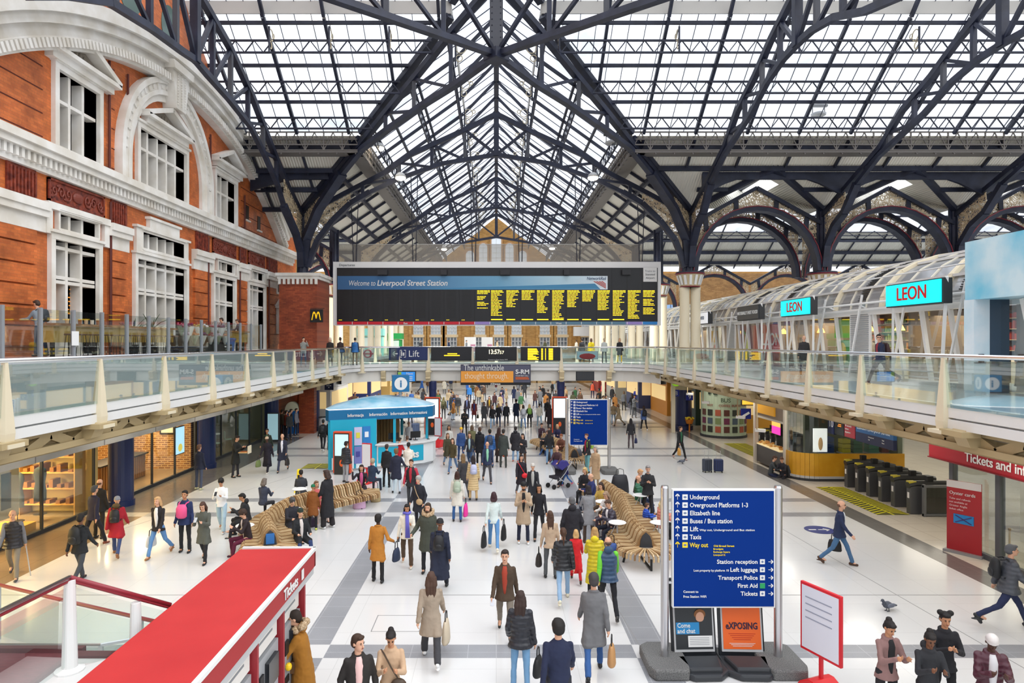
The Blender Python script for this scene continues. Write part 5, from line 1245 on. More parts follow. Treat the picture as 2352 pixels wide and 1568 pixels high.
fwindow(28.2,32.4,12.9,15.3,5,(.66,),'five-light white window under a pediment inside the round arch',(28.3,32.5,15.85,16.8))
fwindow(35.9,38.6,12.9,15.3,3,(.62,),'narrow white pedimented window at the right of the upper storey',(35.4,39.4,15.9,16.9))
fwindow(22.75,25.25,5.55,9.6,3,(.64,.68,.94),'tall white framed opening of the lower storey with menu boards inside, nearest')
fwindow(28.0,32.4,5.55,9.6,5,(.64,.68,.94),'widest white framed lower window with stepped stone head')
fwindow(35.7,38.4,5.55,9.6,3,(.64,.68,.94),'third white framed lower window')
fwindow(40.7,43.4,5.55,9.6,3,(.64,.68,.94),'fourth and furthest white framed lower window')
for i,(y0,y1,z0,z1,c) in enumerate(((23.0,25.2,10.0,10.55,3),(28.4,32.1,10.1,10.8,5),(36.1,38.3,10.0,10.5,3),(41.1,43.2,10.0,10.5,3))):
 fwindow(y0,y1,z0,z1,c,(),'row of small transom lights above lower window %s'%['nearest','widest','third','fourth'][i],None,.1)
m = MB()      # stepped head over the widest lower window
m.box(FX,FX+.14,27.9,32.7,9.95,10.1); m.box(FX,FX+.14,27.9,28.4,10.1,11.0); m.box(FX,FX+.14,32.1,32.6,10.1,11.0); m.box(FX,FX+.14,28.4,32.1,10.8,11.0)
m.box(FX,FX+.18,28.9,31.6,11.0,11.5); m.box(FX,FX+.25,28.8,31.7,11.45,11.56); m.box(FX,FX+.22,27.8,28.85,10.95,11.05); m.box(FX,FX+.22,31.65,32.7,10.95,11.05)
struct(m.build('trim_18', STONE), 'stepped white stone head over the widest lower window', 'stone head')
# round arch with keystone around the middle upper window
am = MB()
def ar(r): return [(36.0,0)]
def half(r, n=24): return [(30.8+r,12.7)]+[(30.8+r*math.cos(PI*i/n),13.9+r*math.sin(PI*i/n)) for i in range(n+1)]+[(30.8-r,12.7)]
for r0,r1,d in ((4.3,4.05,.34),(4.05,3.75,.24),(3.75,3.55,.3),(3.55,3.25,.16)): am.band(half(r0),half(r1),'yz',FX-.05,FX+d)
for i in range(30):
 a = PI*(i+.5)/30; am.cbox((FX+.27,30.8+3.9*math.cos(a),13.9+3.9*math.sin(a)),(.06,.1,.16 if i%3 else .26),0,a-PI/2)
struct(am.build('trim_19', STONE), 'white moulded round arch around the five-light upper window', 'arch')
ks = MB(); ks.prism([(30.35,16.9),(31.25,16.9),(31.6,18.7),(30.0,18.7)],'yz',FX-.05,FX+.65); ks.prism([(29.9,18.6),(31.7,18.6),(31.8,18.95),(29.8,18.95)],'yz',FX-.05,FX+.8)
for i in range(3):
 for k in range(12): ks.ell((FX+.67,30.45+.35*i,17.1+.13*k),(.03,.05,.05),6,4)
struct(ks.build('trim_20', STONE), 'tall carved white keystone joining the round arch to the great moulding', 'keystone')
for n,(y,z) in enumerate(((40.6,13.6),(42.6,13.3))):
 t = thing('window_%d'%(30+n), 'little dark slit window at the right end of the upper brickwork, %s'%('left' if n==0 else 'right'), 'window', (FX,y,z), kind='structure')
 m = MB(); m.box(FX-.01,FX+.03,y-.25,y+.25,z,z+.9); m.build('pane', hx('2e1a14',.6), t, world=True)
 m = MB(); m.box(FX,FX+.12,y-.35,y+.35,z-.1,z); m.build('sill', STONE, t, world=True)
t = thing('wall_niche','little white pedimented stone aedicule low at the far end of the facade','niche',(FX,46.3,7.2))
m = MB(); m.box(FX,FX+.2,45.7,46.9,6.6,8.4); m.box(FX,FX+.35,45.5,47.1,8.4,8.6); m.prism([(45.5,8.6),(47.1,8.6),(46.3,9.1)],'yz',FX,FX+.3); m.build('stone_surround', STONE, t, world=True)
m = MB(); m.box(FX+.19,FX+.22,46.0,46.6,6.7,7.4); m.build('recess', DGREY, t, world=True)
t = thing('vent_frame','small square white framed opening above the aedicule','vent',(FX,46.3,9.6))
m = MB(); m.box(FX,FX+.15,45.7,46.9,9.4,10.2); m.build('frame', STONE, t, world=True)
m = MB(); m.box(FX+.14,FX+.17,45.9,46.7,9.55,10.05); m.build('recess', hx('5a5048'), t, world=True)
# brick pier at the crossing, with white cap, and return wall
pr = MB(); pr.box(-14.4,-11.9,43.3,46.5,4.5,10.2); struct(pr.build('wall_pier', BRICK_P), 'red brick pier carrying the left iron column', 'pier')
pc = MB(); pc.box(-14.5,-11.75,43.2,46.6,10.2,10.4); pc.box(-14.6,-11.65,43.1,46.7,10.4,10.6)
for k in range(9): pc.box(-14.4+k*.3,-14.25+k*.3,43.1,43.3,9.85,10.2)
struct(pc.build('trim_21', STONE), 'white stone cap of the red brick pier', 'pier cap')
c = column(-12.9,43.5,'navy iron column standing on the red brick pier left of the departure board',shaft=False,zb=10.6)
rw = MB(); rw.box(-40,-15.5,50.5,51,4.5,16); struct(rw.build('wall_far_left', BRICK_Y), 'yellow brick wall behind the pier', 'wall')
# =============================================================== END WALL
EWY = 97
OW = []
wxs = (-45,-31,-18.3,-15.6,-11.6,-9.0,-6.6,-2.4,.4,3.0,7.2,9.8,13.4,17.5,21,25)
ew = MB()
for x0,x1,z0,z1 in ((-48,64,0,5.0),(-48,64,9.8,16.5)): ew.box(x0,x1,EWY,EWY+.5,z0,z1)
edges = sorted([e for x in wxs for e in (x-.75,x+.75)])
px_ = -48
for i in range(0,len(edges),2):
 ew.box(px_,edges[i],EWY,EWY+.5,5.0,9.8); px_ = edges[i+1]
ew.box(px_,64,EWY,EWY+.5,5,9.8)
ew.prism([(-13,16.5),(13,16.5),(8,18.3),(0,24.6),(-8,18.3)],'xz',EWY,EWY+.5)
struct(ew.build('wall_end', BRICK_Y), 'far yellow brick end wall with pointed gable', 'wall')
pil = MB()
for i,x in enumerate(wxs):
 for dx in (-1.15,1.15): pil.box(x+dx-.2,x+dx+.2,EWY-.25,EWY,4.5,10.2)
pil.box(-48,64,EWY-.3,EWY,10.2,10.6)
struct(pil.build('trim_22', BRICK_Y), 'brick pilasters of the far end wall', 'pilaster')
sb = MB()
for x in wxs: sb.box(x-.95,x+.95,EWY-.12,EWY+.1,6.75,7.15)
struct(sb.build('trim_23', hx('e2c9a0',.7)), 'cream stone sill bands of the end wall windows', 'sill')
PALEG = cm((.62,.68,.74),.25)
for i,x in enumerate(wxs):
 for nm,z0,z1,rows in (('upper',7.15,9.8,5),('lower',5.0,6.75,3)):
  WN[0]+=1; t = thing('window_%d'%WN[0],'white gridded %s sash window in the end wall'%nm,'window',(x,EWY,z0),kind='structure')
  m = MB(); m.box(x-.75,x+.75,EWY+.2,EWY+.25,z0,z1); m.build('pane', PALEG if nm=='upper' else hx('6a7078',.3), t, world=True)
  m = MB()
  for k in range(4): xx = x-.72+1.44*k/3; m.box(xx-.05,xx+.05,EWY+.02,EWY+.2,z0,z1)
  for k in range(rows+1): zz = z0+(z1-z0)*k/rows; m.box(x-.75,x+.75,EWY+.02,EWY+.2,zz-.04,zz+.04)
  m.build('glazing_bar', WHITE, t, world=True)
for i,(x,zt) in enumerate(((-3.9,19.6),(-1.95,20.7),(0,21.9),(1.95,20.7),(3.9,19.6))):
 WN[0]+=1; t = thing('window_%d'%WN[0],'round-headed lancet window in the end gable','window',(x,EWY,14),kind='structure')
 w_ = .62 if x else .72
 hd = [(x-w_,13.5),(x+w_,13.5)]+[(x+w_*math.cos(PI*k/10),zt-w_+w_*math.sin(PI*k/10)) for k in range(11)]
 m = MB(); m.prism(hd,'xz',EWY-.08,EWY-.02); m.build('pane', cm((.78,.84,.9),.3,0,.35), t, world=True)
 m = MB(); o_ = [(x+(w_+.22)*math.cos(PI*k/10),zt-w_+(w_+.22)*math.sin(PI*k/10)) for k in range(11)]; i_ = [(x+w_*math.cos(PI*k/10),zt-w_+w_*math.sin(PI*k/10)) for k in range(11)]
 m.band([(x+w_+.22,13.5)]+o_+[(x-w_-.22,13.5)],[(x+w_,13.5)]+i_+[(x-w_,13.5)],'xz',EWY-.2,EWY); m.build('brick_surround', hx('c99a6a',.7), t, world=True)
 m = MB(); m.box(x-.03,x+.03,EWY-.12,EWY-.08,13.5,zt)
 for k in range(9): m.box(x-w_,x+w_,EWY-.12,EWY-.08,14+k*.75,14.05+k*.75)
 m.build('glazing_bar', WHITE, t, world=True)
# brown brick side wall beyond the right arcade with a blue fan window
bw = MB(); bw.box(12.9,64,90,90.5,4.5,15.5); struct(bw.build('wall_right_back', brickmat('brown_brick', s2l('a57c4a'), s2l('8c6438'), s2l('7d5f3c'),'xz',.45,.15,.01,.7,.3)), 'brown brick wall far behind the glass vaulted shops', 'wall')
for i,x in enumerate((24.0,42.0)):
 WN[0]+=1; t = thing('window_%d'%WN[0],'pale blue fan-shaped window in the brown brick wall','window',(x,90,7),kind='structure')
 m = MB(); m.prism([(x+2.2*math.cos(PI*k/16),9+2.2*math.sin(PI*k/16)) for k in range(17)],'xz',89.9,90); m.build('pane', cm(s2l('8fb0d8'),.3,0,.3), t, world=True)
 m = MB();
 for k in range(1,6): m.beam((x,89.85,9),(x+2.2*math.cos(PI*k/6),89.85,9+2.2*math.sin(PI*k/6)),.08,.05)
 m.build('glazing_bar', hx('4b5a78'), t, world=True)
# =============================================================== WALKWAYS, BRIDGE, BALUSTRADES
DK = 4.53
DECKF = tilemat('deck_terrazzo', s2l('dfe3e4'), s2l('c2c6c8'), 1.2, 1.2, .12, .04, .006, 40)
DECKL = tilemat('deck_grey', s2l('a9adaf'), s2l('8f9496'), 1.2, 1.2, .15, .06, .006, 40)
BR = 3.6     # corner radius of the well
WL, WR, WY = -9.4, 10.0, 44.3
def well_edge(off=0.0):
 """plan line of the balustrade: left run, curved corner, bridge, curved corner, right run"""
 pts = [(WL-off, -1.0)]
 c = (WL+BR, WY-BR)
 for i in range(9): a = PI - PI/2*i/8; pts.append((c[0]+(BR+off)*math.cos(a), c[1]+(BR+off)*math.sin(a)))
 c = (WR-BR, WY-BR)
 for i in range(9): a = PI/2 - PI/2*i/8; pts.append((c[0]+(BR+off)*math.cos(a), c[1]+(BR+off)*math.sin(a)))
 pts.append((WR+off, -1.0)); return pts
def slab(inner, outer, z0, z1, mat, name):
 m = MB()
 for i in range(len(inner)-1):
  q = [inner[i],inner[i+1],outer[i+1],outer[i]]
  m.add([(x,y,z0) for x,y in q]+[(x,y,z1) for x,y in q], [(3,2,1,0),(4,5,6,7),(0,1,5,4),(2,3,7,6)])
 return m.build(name, mat)
w0 = well_edge(.12)
def outline(off_l, off_r, yb):
 n = len(w0); out = []
 for i,(x,y) in enumerate(w0):
  if i == 0: out.append((off_l,-1.0))
  elif i < 9: out.append((off_l + (x-WL+.12)*.0, WY-BR + (yb-(WY-BR))*(i-1)/8*1.0)) if i < 5 else out.append((off_l + (x-off_l)*(i-4)/4, yb))
  elif i < n-1:
   j = i-10
   out.append((x, yb)) if j < 4 else out.append((off_r, yb+(WY-BR-yb)*(j-4)/4))
  else: out.append((off_r,-1.0))
 return out
o0 = outline(-13.4, 15.0, 49.0)
struct(slab(w0, o0, 4.2, DK, [DECKF], 'floor_deck'), 'pale upper walkway deck around the concourse', 'walkway')
m = MB(); m.box(-60,-13.0,49,55,4.2,DK); m.box(15,62,36,90,4.2,DK); m.box(-60,-12,70,97,4.2,DK); m.box(-12,12,74,97,4.2,DK); m.box(12,15,49,90,4.2,DK); m.box(-13.4,-12,49,70,4.2,DK)
struct(m.build('floor_far_deck', DECKL), 'far upper level floor', 'walkway')
m = MB(); m.box(-15.5,-13.35,2,46,DK,5.55); struct(m.build('floor_terrace', DECKL), 'raised grey terrace along the brick facade', 'terrace')
m = MB()
for k in range(4): m.box(-13.4,-12.6,10.5+k*.0,14.6,DK+.0,DK+.25*(4-k)) if False else m.box(-13.35,-13.35+.34*(4-k),11.0,14.8,DK+.25*k,DK+.25*(k+1))
st = tag(m.build('terrace_steps', hx('a8a9a6',.5)), 'grey stone steps rising from the left walkway to the terrace', 'steps')
# edge fascia, bracket girders
fa = thing('trim_26','white painted edge fascia and tan lattice girder under the walkway rail','fascia',(0,WY,4.2),kind='structure')
m = MB(); w1 = well_edge(.02); w2 = well_edge(.14)
for i in range(len(w1)-1):
 for z0,z1,o1 in ((4.34,4.62,w1),(4.1,4.3,well_edge(.0))):
  q = [o1[i],o1[i+1],w2[i+1],w2[i]]
  m.add([(x,y,z0) for x,y in q]+[(x,y,z1) for x,y in q], [(3,2,1,0),(4,5,6,7),(0,4,5,1),(2,6,7,3)])
m.build('white_edge', WHITE, fa, world=True)
TAN = hx('b6a27a',.55)
for sg,X in ((-1,WL-.35),(1,WR+.35)):
 m = MB(); m.box(X-.05,X+.05,2,WY-BR+1,3.98,4.12); m.box(X-.1,X+.1,2,WY-BR+1,3.62,3.76)
 y = 3.0
 while y < WY-BR:
  m.beam((X,y,3.7),(X,y+.75,4.0),.08,.22); m.beam((X,y+.75,4.0),(X,y+1.5,3.7),.08,.22); y += 1.5
 m.box(X+sg*.35-.05,X+sg*.35+.05,2,WY-BR,3.5,4.2); m.build('lattice_girder', TAN, fa, world=True)
m = MB()
for sg,X in ((-1,WL),(1,WR)):
 y = 3.5 if sg < 0 else 2.1
 while y < WY-BR+1:
  m = MB(); m.prism([(X-sg*.05,4.08),(X+sg*.1,3.75),(X+sg*2.6,3.35),(X+sg*2.6,4.18),(X+sg*.1,4.2)],'xz',y-.2,y+.2)
  m.box(X-.2,X+.2,y-.35,y+.35,3.98,4.1); y += 3.0; m.build('cantilever_bracket', TAN, fa, world=True)
# bridge fascia (white curved beam) 3.36 - 4.45
bf = well_edge(.25)[1:-1]; bb = well_edge(.6)[1:-1]
m = MB()
for i in range(len(bf)-1):
 q = [bf[i],bf[i+1],bb[i+1],bb[i]]
 m.add([(x,y,3.38) for x,y in q]+[(x,y,4.2) for x,y in q], [(3,2,1,0),(4,5,6,7),(0,4,5,1),(2,6,7,3)])
br = thing('bridge_beam','white curved beam carrying the footbridge across the concourse','beam',(0,WY,3.4))
m.build('soffit_beam', hx('e9e6de',.5), br, world=True)
m = MB(); m.box(-12.5,13,WY+.6,WY+4.6,3.36,3.5); m.build('soffit', hx('dcd6c8',.6), br, world=True)
# shop ceilings under both decks
m = MB(); m.box(-22,-12.05,2,46.3,3.9,4.2); m.box(-22,-12.2,2,46.3,3.3,3.42); struct(m.build('ceiling_left', hx('d8d2c4',.6)), 'underside of the left deck', 'ceiling')
m = MB(); m.box(10.6,30,2,88,3.9,4.2); struct(m.build('ceiling_right', hx('d8d2c4',.6)), 'underside of the right deck', 'ceiling')
ff = thing('shop_fascia','long brushed grey metal fascia over the left ground floor shops','fascia',(-12,24,2.85))
m = MB(); m.box(-12.06,-12.0,2,40.6,2.85,3.5); m.build('panel', noisemat('brushed_grey', s2l('9b9a97'), s2l('b9b8b4'), .6, .35), ff, world=True)
m = MB()
for y in (8,11,14,17,20,23,26,29,32,35,38): m.box(-12.0,-11.99,y-.012,y+.012,2.85,3.5)
m.build('joints', hx('77767a'), ff, world=True)
m = MB(); m.box(-12.0,-11.98,35.6,37.2,3.0,3.42); m.build('vent_grille', hx('8a8888',.6), ff, world=True)
# balustrade: cream fins, glass, steel rail. one thing per run
def fin(p, d, parent, zt):
 """tapered cream fin at p, outward normal d"""
 d = Vector((d[0],d[1],0)).normalized(); u = Vector((-d.y,d.x,0)); P = Vector((p[0],p[1],0)); m = MB()
 vs = []
 for z,w,a,b in ((4.0,.12,-.08,.12),(4.25,.135,-.1,.14),(zt-.04,.04,-.03,.05)):
  for s1,s2 in ((-1,a),(1,a),(1,b),(-1,b)): vs.append(P+u*(s1*w)+d*s2+Vector((0,0,z)))
 m.add(vs, [(3,2,1,0),(8,9,10,11)]+[(i,(i+1)%4,4+(i+1)%4,4+i) for i in range(4)]+[(4+i,4+(i+1)%4,8+(i+1)%4,8+i) for i in range(4)])
 m.beam(P+Vector((0,0,3.98)),P+Vector((0,0,4.06)),.44,.44,up=(1,0,0))
 return m.build('post', CREAM, parent, world=True)
def run(pts, posts, zt, label, grp, seg=None, pane=GLASSG):
 t = thing('glass_balustrade', label, 'balustrade', (pts[0][0],pts[0][1],DK), group=grp)
 m = MB(); m.tube([(x,y,zt) for x,y in pts],.045,10); m.build('handrail', CHROME, t, world=True, smooth=True)
 for p,d in posts: fin(p,d,t,zt)
 for a,b in seg:
  m = MB(); A=Vector((*a,0)); B=Vector((*b,0)); u=(B-A).normalized()*.06; A+=u; B-=u
  m.beam((A.x,A.y,(4.56+zt-.08)/2),(B.x,B.y,(4.56+zt-.08)/2),.014,zt-.08-4.56); m.build('glass_pane', pane, t, world=True)
 return t
py = [9.5,12.5,15.5,18.5,21.6,24.6,27.5,30.4,33.3,36.2,39.0]
run([(WL,2),(WL,WY-BR)], [((WL,y),(-1,0)) for y in [6.5]+py], 5.65, 'long glass balustrade with cream fin posts along the left walkway','walkway balustrades',[((WL,a),(WL,b)) for a,b in zip([3.5,6.5]+py,[6.5]+py+[WY-BR])])
pyr = [5.1,8.1,11.1,14.6,17.9,20.9,24,27.1,30.0,32.9,35.8,38.6]
run([(WR,2),(WR,WY-BR)], [((WR,y),(1,0)) for y in pyr], 5.70, 'long glass balustrade with cream fin posts along the right walkway','walkway balustrades',[((WR,a),(WR,b)) for a,b in zip(pyr,pyr[1:]+[WY-BR])])
we = well_edge(0)
cl = we[1:10]; crn = we[10:19]
run(cl, [(cl[3],(-.8,.5)),(cl[7],(-.2,1))], 5.66, 'curved glass balustrade at the left end of the footbridge','walkway balustrades',list(zip(cl[:-1],cl[1:])))
run(crn, [(crn[2],(.2,1)),(crn[6],(.8,.5))], 5.66, 'curved glass balustrade at the right end of the footbridge','walkway balustrades',list(zip(crn[:-1],crn[1:])))
bx = [-7.55,-4.6,-1.6,1.4,4.4,7.4]; bx=[-5.8,-4.6,-1.6,1.4,4.4]
bxs = [WL+BR]+[-4.6,-1.6,1.4,4.4]+[WR-BR]
run([(WL+BR,WY),(WR-BR,WY)], [((x,WY),(0,1)) for x in (-4.6,-1.6,1.4,4.4)], 5.66, 'straight glass balustrade carrying the screens across the footbridge','walkway balustrades',[((a,WY),(b,WY)) for a,b in zip(bxs[:-1],bxs[1:])])
bk = WY+4.3
run([(-12,bk),(13,bk)], [((x,bk),(0,1)) for x in (-12,-9,-6,-3,0,3,6,9,12)], 5.66, 'rear glass balustrade of the footbridge','walkway balustrades',[((x,bk),(x+3,bk)) for x in range(-12,12,3)],GLASS)
for x in (-7.6,-4.6,-1.6,1.4,4.4,7.6):
 t = thing('bridge_bracket','cream cast bracket on the footbridge edge, one under each post','bracket',(x,WY,4.1),group='cast brackets on the footbridge edge')
 m = MB(); m.box(-.14,.14,-.35,.1,-.75,0); m.cbox((0,-.42,-.2),(.3,.2,.36),0,.4); m.tube([(-.16,-.4,-.5),(.16,-.4,-.5)],.1,10); m.build('casting', CREAM2, t, bevel=.02)
# terrace glass screen
ts = thing('terrace_screen','tall clear glass wind screen with grey posts on the left terrace edge','glass screen',(-13.4,17.7,TZ))
ys_ = [16.2+1.5*i for i in range(15)]
for i,y in enumerate(ys_):
 m = MB(); m.box(-13.46,-13.36,y-.05,y+.05,DK,7.02); m.build('post', hx('8b8f94',.4), ts, world=True)
 if i < len(ys_)-1:
  m = MB(); m.box(-13.42,-13.405,y+.06,y+1.44,5.62,6.98); m.build('glass_pane', GLASSD, ts, world=True)
# handrail of the steps
hr = tag(MB().tube([(-13.2,15.6,6.45),(-12.9,15.2,6.45),(-12.0,14.2,5.45),(-11.6,13.6,5.3)],.035,8).build('stair_handrail', STEEL, smooth=True),'slim grey handrail sloping beside the terrace steps','handrail')
# terrace bar: counters, stools, plants
def counter(y0,y1,lab,col='b98a4a'):
 t = thing('bar_counter',lab,'counter',(-14.2,(y0+y1)/2,TZ))
 m = MB(); m.box(-14.35,-13.75,y0,y1,TZ+.98,TZ+1.06); m.build('worktop', noisemat('wood_top',s2l('8a5a2c'),s2l('c08a4c'),3,.4,None,5,(8,1,1)), t, world=True)
 m = MB(); m.box(-14.25,-13.9,y0+.1,y1-.1,TZ+.45,TZ+.98)
 m.build('front_panel', hx(col,.5,0,0,.15), t, world=True)
 for y in (y0+.3,(y0+y1)/2,y1-.3):
  m = MB(); m.box(-14.12,-14.02,y-.05,y+.05,TZ,TZ+.5); m.build('leg', BLACK, t, world=True)
counter(20.4,25.4,'long wooden bar counter with mustard front on the terrace, nearest','c9a24a'); counter(25.8,28.2,'shorter wooden bar counter on the terrace','c9a24a'); counter(34.2,36.6,'far mustard bar counter at the end of the terrace','c2a04e')
stool0 = None
for i in range(12):
 y = 20.9+i*.62
 if stool0 is None:
  t = thing('bar_stool','dark slim bar stool tucked under the terrace counter','stool',(-13.65,y,TZ),group='bar stools under the terrace counter')
  m = MB(); m.lathe((0,0,.68),[(.15,0),(.17,.02),(.15,.05)],14); m.build('seat', hx('6b4426',.5), t)
  for k in range(4):
   a = PI/4+k*PI/2; m = MB(); m.tube([(.1*math.cos(a),.1*math.sin(a),.68),(.18*math.cos(a),.18*math.sin(a),0)],.012,6); m.build('leg', BLACK, t)
  stool0 = t
 else:
  o = copy_tree(stool0); o.location = (-13.65,y,TZ)
m = MB();
t = thing('menu_board','black menu board with orange handwriting inside the nearest lower window','menu board',(-15.9,24,7))
m.box(-15.95,-15.9,22.9,25.1,6.5,8.1); m.build('board', BLACK, t, world=True)
m = MB()
random.seed(3)
for r_ in range(9):
 y = 23.0
 while y < 24.8:
  l = random.uniform(.08,.3)
  if abs(y-24.0)>.12: m.box(-15.9,-15.89,y,y+l,7.95-r_*.15,7.99-r_*.15)
  y += l+random.uniform(.05,.2)
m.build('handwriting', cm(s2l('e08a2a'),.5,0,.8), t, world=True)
# potted plants and coffee things on the terrace
def spiky(x,y,z,h,lab,n=18,col='3f5a34',pot='2a2c2e',grp=None):
 t = thing('potted_plant',lab,'plant',(x,y,z),group=grp)
 m = MB(); m.lathe((0,0,0),[(.14,0),(.2,.35),(.21,.36),(.17,.34)],14); m.build('pot', hx(pot,.5), t)
 m = MB(); m.tube([(0,0,.3),(0,0,h*.5)],.02,6)
 for i in range(n):
  a = random.uniform(0,2*PI); e = random.uniform(.2,1.2); L = h*.5
  p0 = Vector((0,0,.35+random.uniform(.1,.5)*(h-.5))); d = Vector((math.cos(a)*math.cos(e),math.sin(a)*math.cos(e),math.sin(e)))
  p1 = p0+d*L*.6; p2 = p0+d*L+Vector((0,0,-.12*L)); m.beam(p0,p1,.05,.012); m.beam(p1,p2,.05,.012,w2=.008)
 m.build('leaves', hx(col,.6,0,0,.3), t)
spiky(-14.6,26.3,TZ,1.75,'spiky green pot plant at the left of the widest lower window'); spiky(-14.6,27.6,TZ,1.8,'spiky pot plant before the widest lower window, second')
spiky(-14.6,33.0,TZ,1.7,'spiky pot plant on the terrace beside the third window'); spiky(-14.6,34.2,TZ,1.8,'dry brown pot plant at the far end of the terrace',18,'7a6238')
FLW = ['b04a66','d8c2d0','7a2f55','d0782c','c9a83c','6a3a78','e4e0e0','a83434']
for i in range(12):
 t = thing('flower_bouquet','wrapped flower bouquet standing on the terrace flower stall','bouquet',(-13.85,28.7+i*.42,TZ+(.35 if i%2 else .75)),group='bouquets on the terrace flower stall')
 m = MB(); m.lathe((0,0,0),[(.05,0),(.2,.42),(.19,.42),(.04,.02)],10); m.build('wrapping', hx('e8e6e2' if i%3 else '9aa58c',.4), t)
 m = MB()
 for k in range(14): m.ell((random.uniform(-.17,.17),random.uniform(-.17,.17),.44+random.uniform(-.05,.1)),(.05,.05,.05),6,4)
 m.build('blooms', hx(FLW[i%8],.6), t)
t = thing('flower_stall','tiered dark flower stall on the terrace','stall',(-13.95,31,TZ)); m = MB(); m.box(-14.2,-13.6,28.5,33.6,TZ,TZ+.35); m.box(-14.25,-13.95,28.5,33.6,TZ+.35,TZ+.75); m.build('shelf', hx('3a3834',.7), t, world=True)
t = thing('waste_sack','blue plastic sack in a low bin behind the terrace screen','bin',(-13.9,33.9,TZ)); m = MB(); m.lathe((0,0,0),[(.26,0),(.32,.5),(.38,.62),(.3,.68),(.1,.66)],14); m.build('sack', hx('2a62b0',.35), t)
pp = thing('napkin_holder','white paper notice hung on the first screen post','notice',(-13.3,20.6,6.0)); m = MB(); m.box(0,.02,-.15,.18,-.1,.35); m.build('sheet', WHITE, pp)
for i in range(6):
 t = thing('condiment_pot','small pot standing on the terrace bar counter','pot',(-14.0,21.3+i*.33,TZ+1.06),group='small pots on the terrace bar counter')
 m = MB(); m.lathe((0,0,0),[(.05,0),(.06,.14),(.06,.16)],10); m.build('cup', hx(['d8b890','e8e0d0','a86a30'][i%3]), t)
# =============================================================== RIGHT GLASS VAULTED SHOPS
VP = [(14.95,7.25),(15.0,7.7),(15.25,8.2),(15.7,8.68),(16.3,9.0),(17.1,9.28),(18.2,9.45),(20,9.55)]
vt = thing('glass_vault','curved glass vault with cream ribs roofing the upper right shops','glass vault',(15,19,7.25))
VY0, VY1 = 8.0, 88.0
m = MB()
for a,b in zip(VP[:-1],VP[1:]): m.add([(a[0],VY0,a[1]),(a[0],VY1,a[1]),(b[0],VY1,b[1]),(b[0],VY0,b[1])],[(0,1,2,3)])
m.build('curved_glazing', glassmat('vault_glass',(.5,.53,.55),.14,.5,(.36,.38,.4),.08), vt, world=True)
y = VY0; i = 0
ribs = MB(); thin = MB()
while y < VY1:
 tgt = ribs if i%3==0 else thin
 if i%3==0: m = MB(); m.path([(a-.03,y,b+.03) for a,b in VP],.16,.22,up=(0,1,0)); m.build('rib', CREAM if y<60 else CREAM, vt, world=True) if y < 60 else None
 else: thin.path([(a-.01,y,b+.02) for a,b in VP],.05,.07,up=(0,1,0))
 y += 1.15; i += 1
thin.build('thin_ribs', hx('e2dccb',.5), vt, world=True)
m = MB()
for k in (0,2,4,5,7): m.beam((VP[k][0]-.05,VY0,VP[k][1]+.03),(VP[k][0]-.05,VY1,VP[k][1]+.03),.09,.09)
m.tube([(14.6,VY0,7.55),(14.6,VY1,7.55)],.04,8); m.tube([(14.85,VY0,8.5),(14.85,VY1,8.5)],.025,8)
y = VY0
while y < VY1: m.beam((14.6,y,7.55),(15.0,y,7.35),.05); y += 2.3
m.build('pipe_rails', WHITE, vt, world=True)
# grille panels in the vault
m = MB()
for yg in (26.5,33.9,38.5,20.6):
 for k in range(26):
  t_ = k/26; a = VP[1]; b = VP[5]; i0 = int(t_*4)+1; f_ = t_*4-int(t_*4); p = (VP[i0][0]+(VP[i0+1][0]-VP[i0][0])*f_, VP[i0][1]+(VP[i0+1][1]-VP[i0][1])*f_)
  m.box(p[0]-.06,p[0],yg,yg+.5,p[1],p[1]+.04)
m.build('louvre_grille', hx('3a3c3e'), vt, world=True)
# shopfront: leaning white mullions, glass, transom
sf = thing('upper_shopfront','white framed leaning glass shopfront of the upper right shops','shopfront',(15,19,DK))
m = MB(); m.box(14.9,15.15,19.4,VY1,DK,4.68); m.box(14.85,15.1,9,VY1,7.1,7.28); m.box(14.7,14.8,9,VY1,7.28,7.36); m.build('frame_rail', WHITE, sf, world=True)
y = 19.6; k = 0
while y < 60:
 m = MB(); m.beam((15.0,y,4.65),(15.0,y+.55,7.15),.12,.12); m.build('mullion', WHITE, sf, world=True); y += 1.45
m = MB(); y = 20.3
while y < VY1: m.beam((14.55,y+.9,4.55),(14.7,y+.15,7.9),.065,.065); y += 2.9
y = 60
while y < VY1: m.beam((15.0,y,4.65),(15.0,y+.55,7.15),.1,.1); m.beam((15.0,y+1.0,4.65),(15.0,y-.35,7.15),.07,.07); y += 1.8
m.build('raking_strut', WHITE, sf, world=True)
m = MB(); m.add([(15.06,19.4,4.65),(15.06,VY1,4.65),(15.06,VY1,7.15),(15.06,19.4,7.15)],[(0,1,2,3)]); m.build('glass_pane', GLASSD, sf, world=True)
m = MB(); m.tube([(14.8,19.8,5.0),(14.8,VY1,5.0)],.025,6); m.tube([(14.8,19.8,4.8),(14.8,VY1,4.8)],.02,6); m.build('kick_rail', STEEL, sf, world=True)
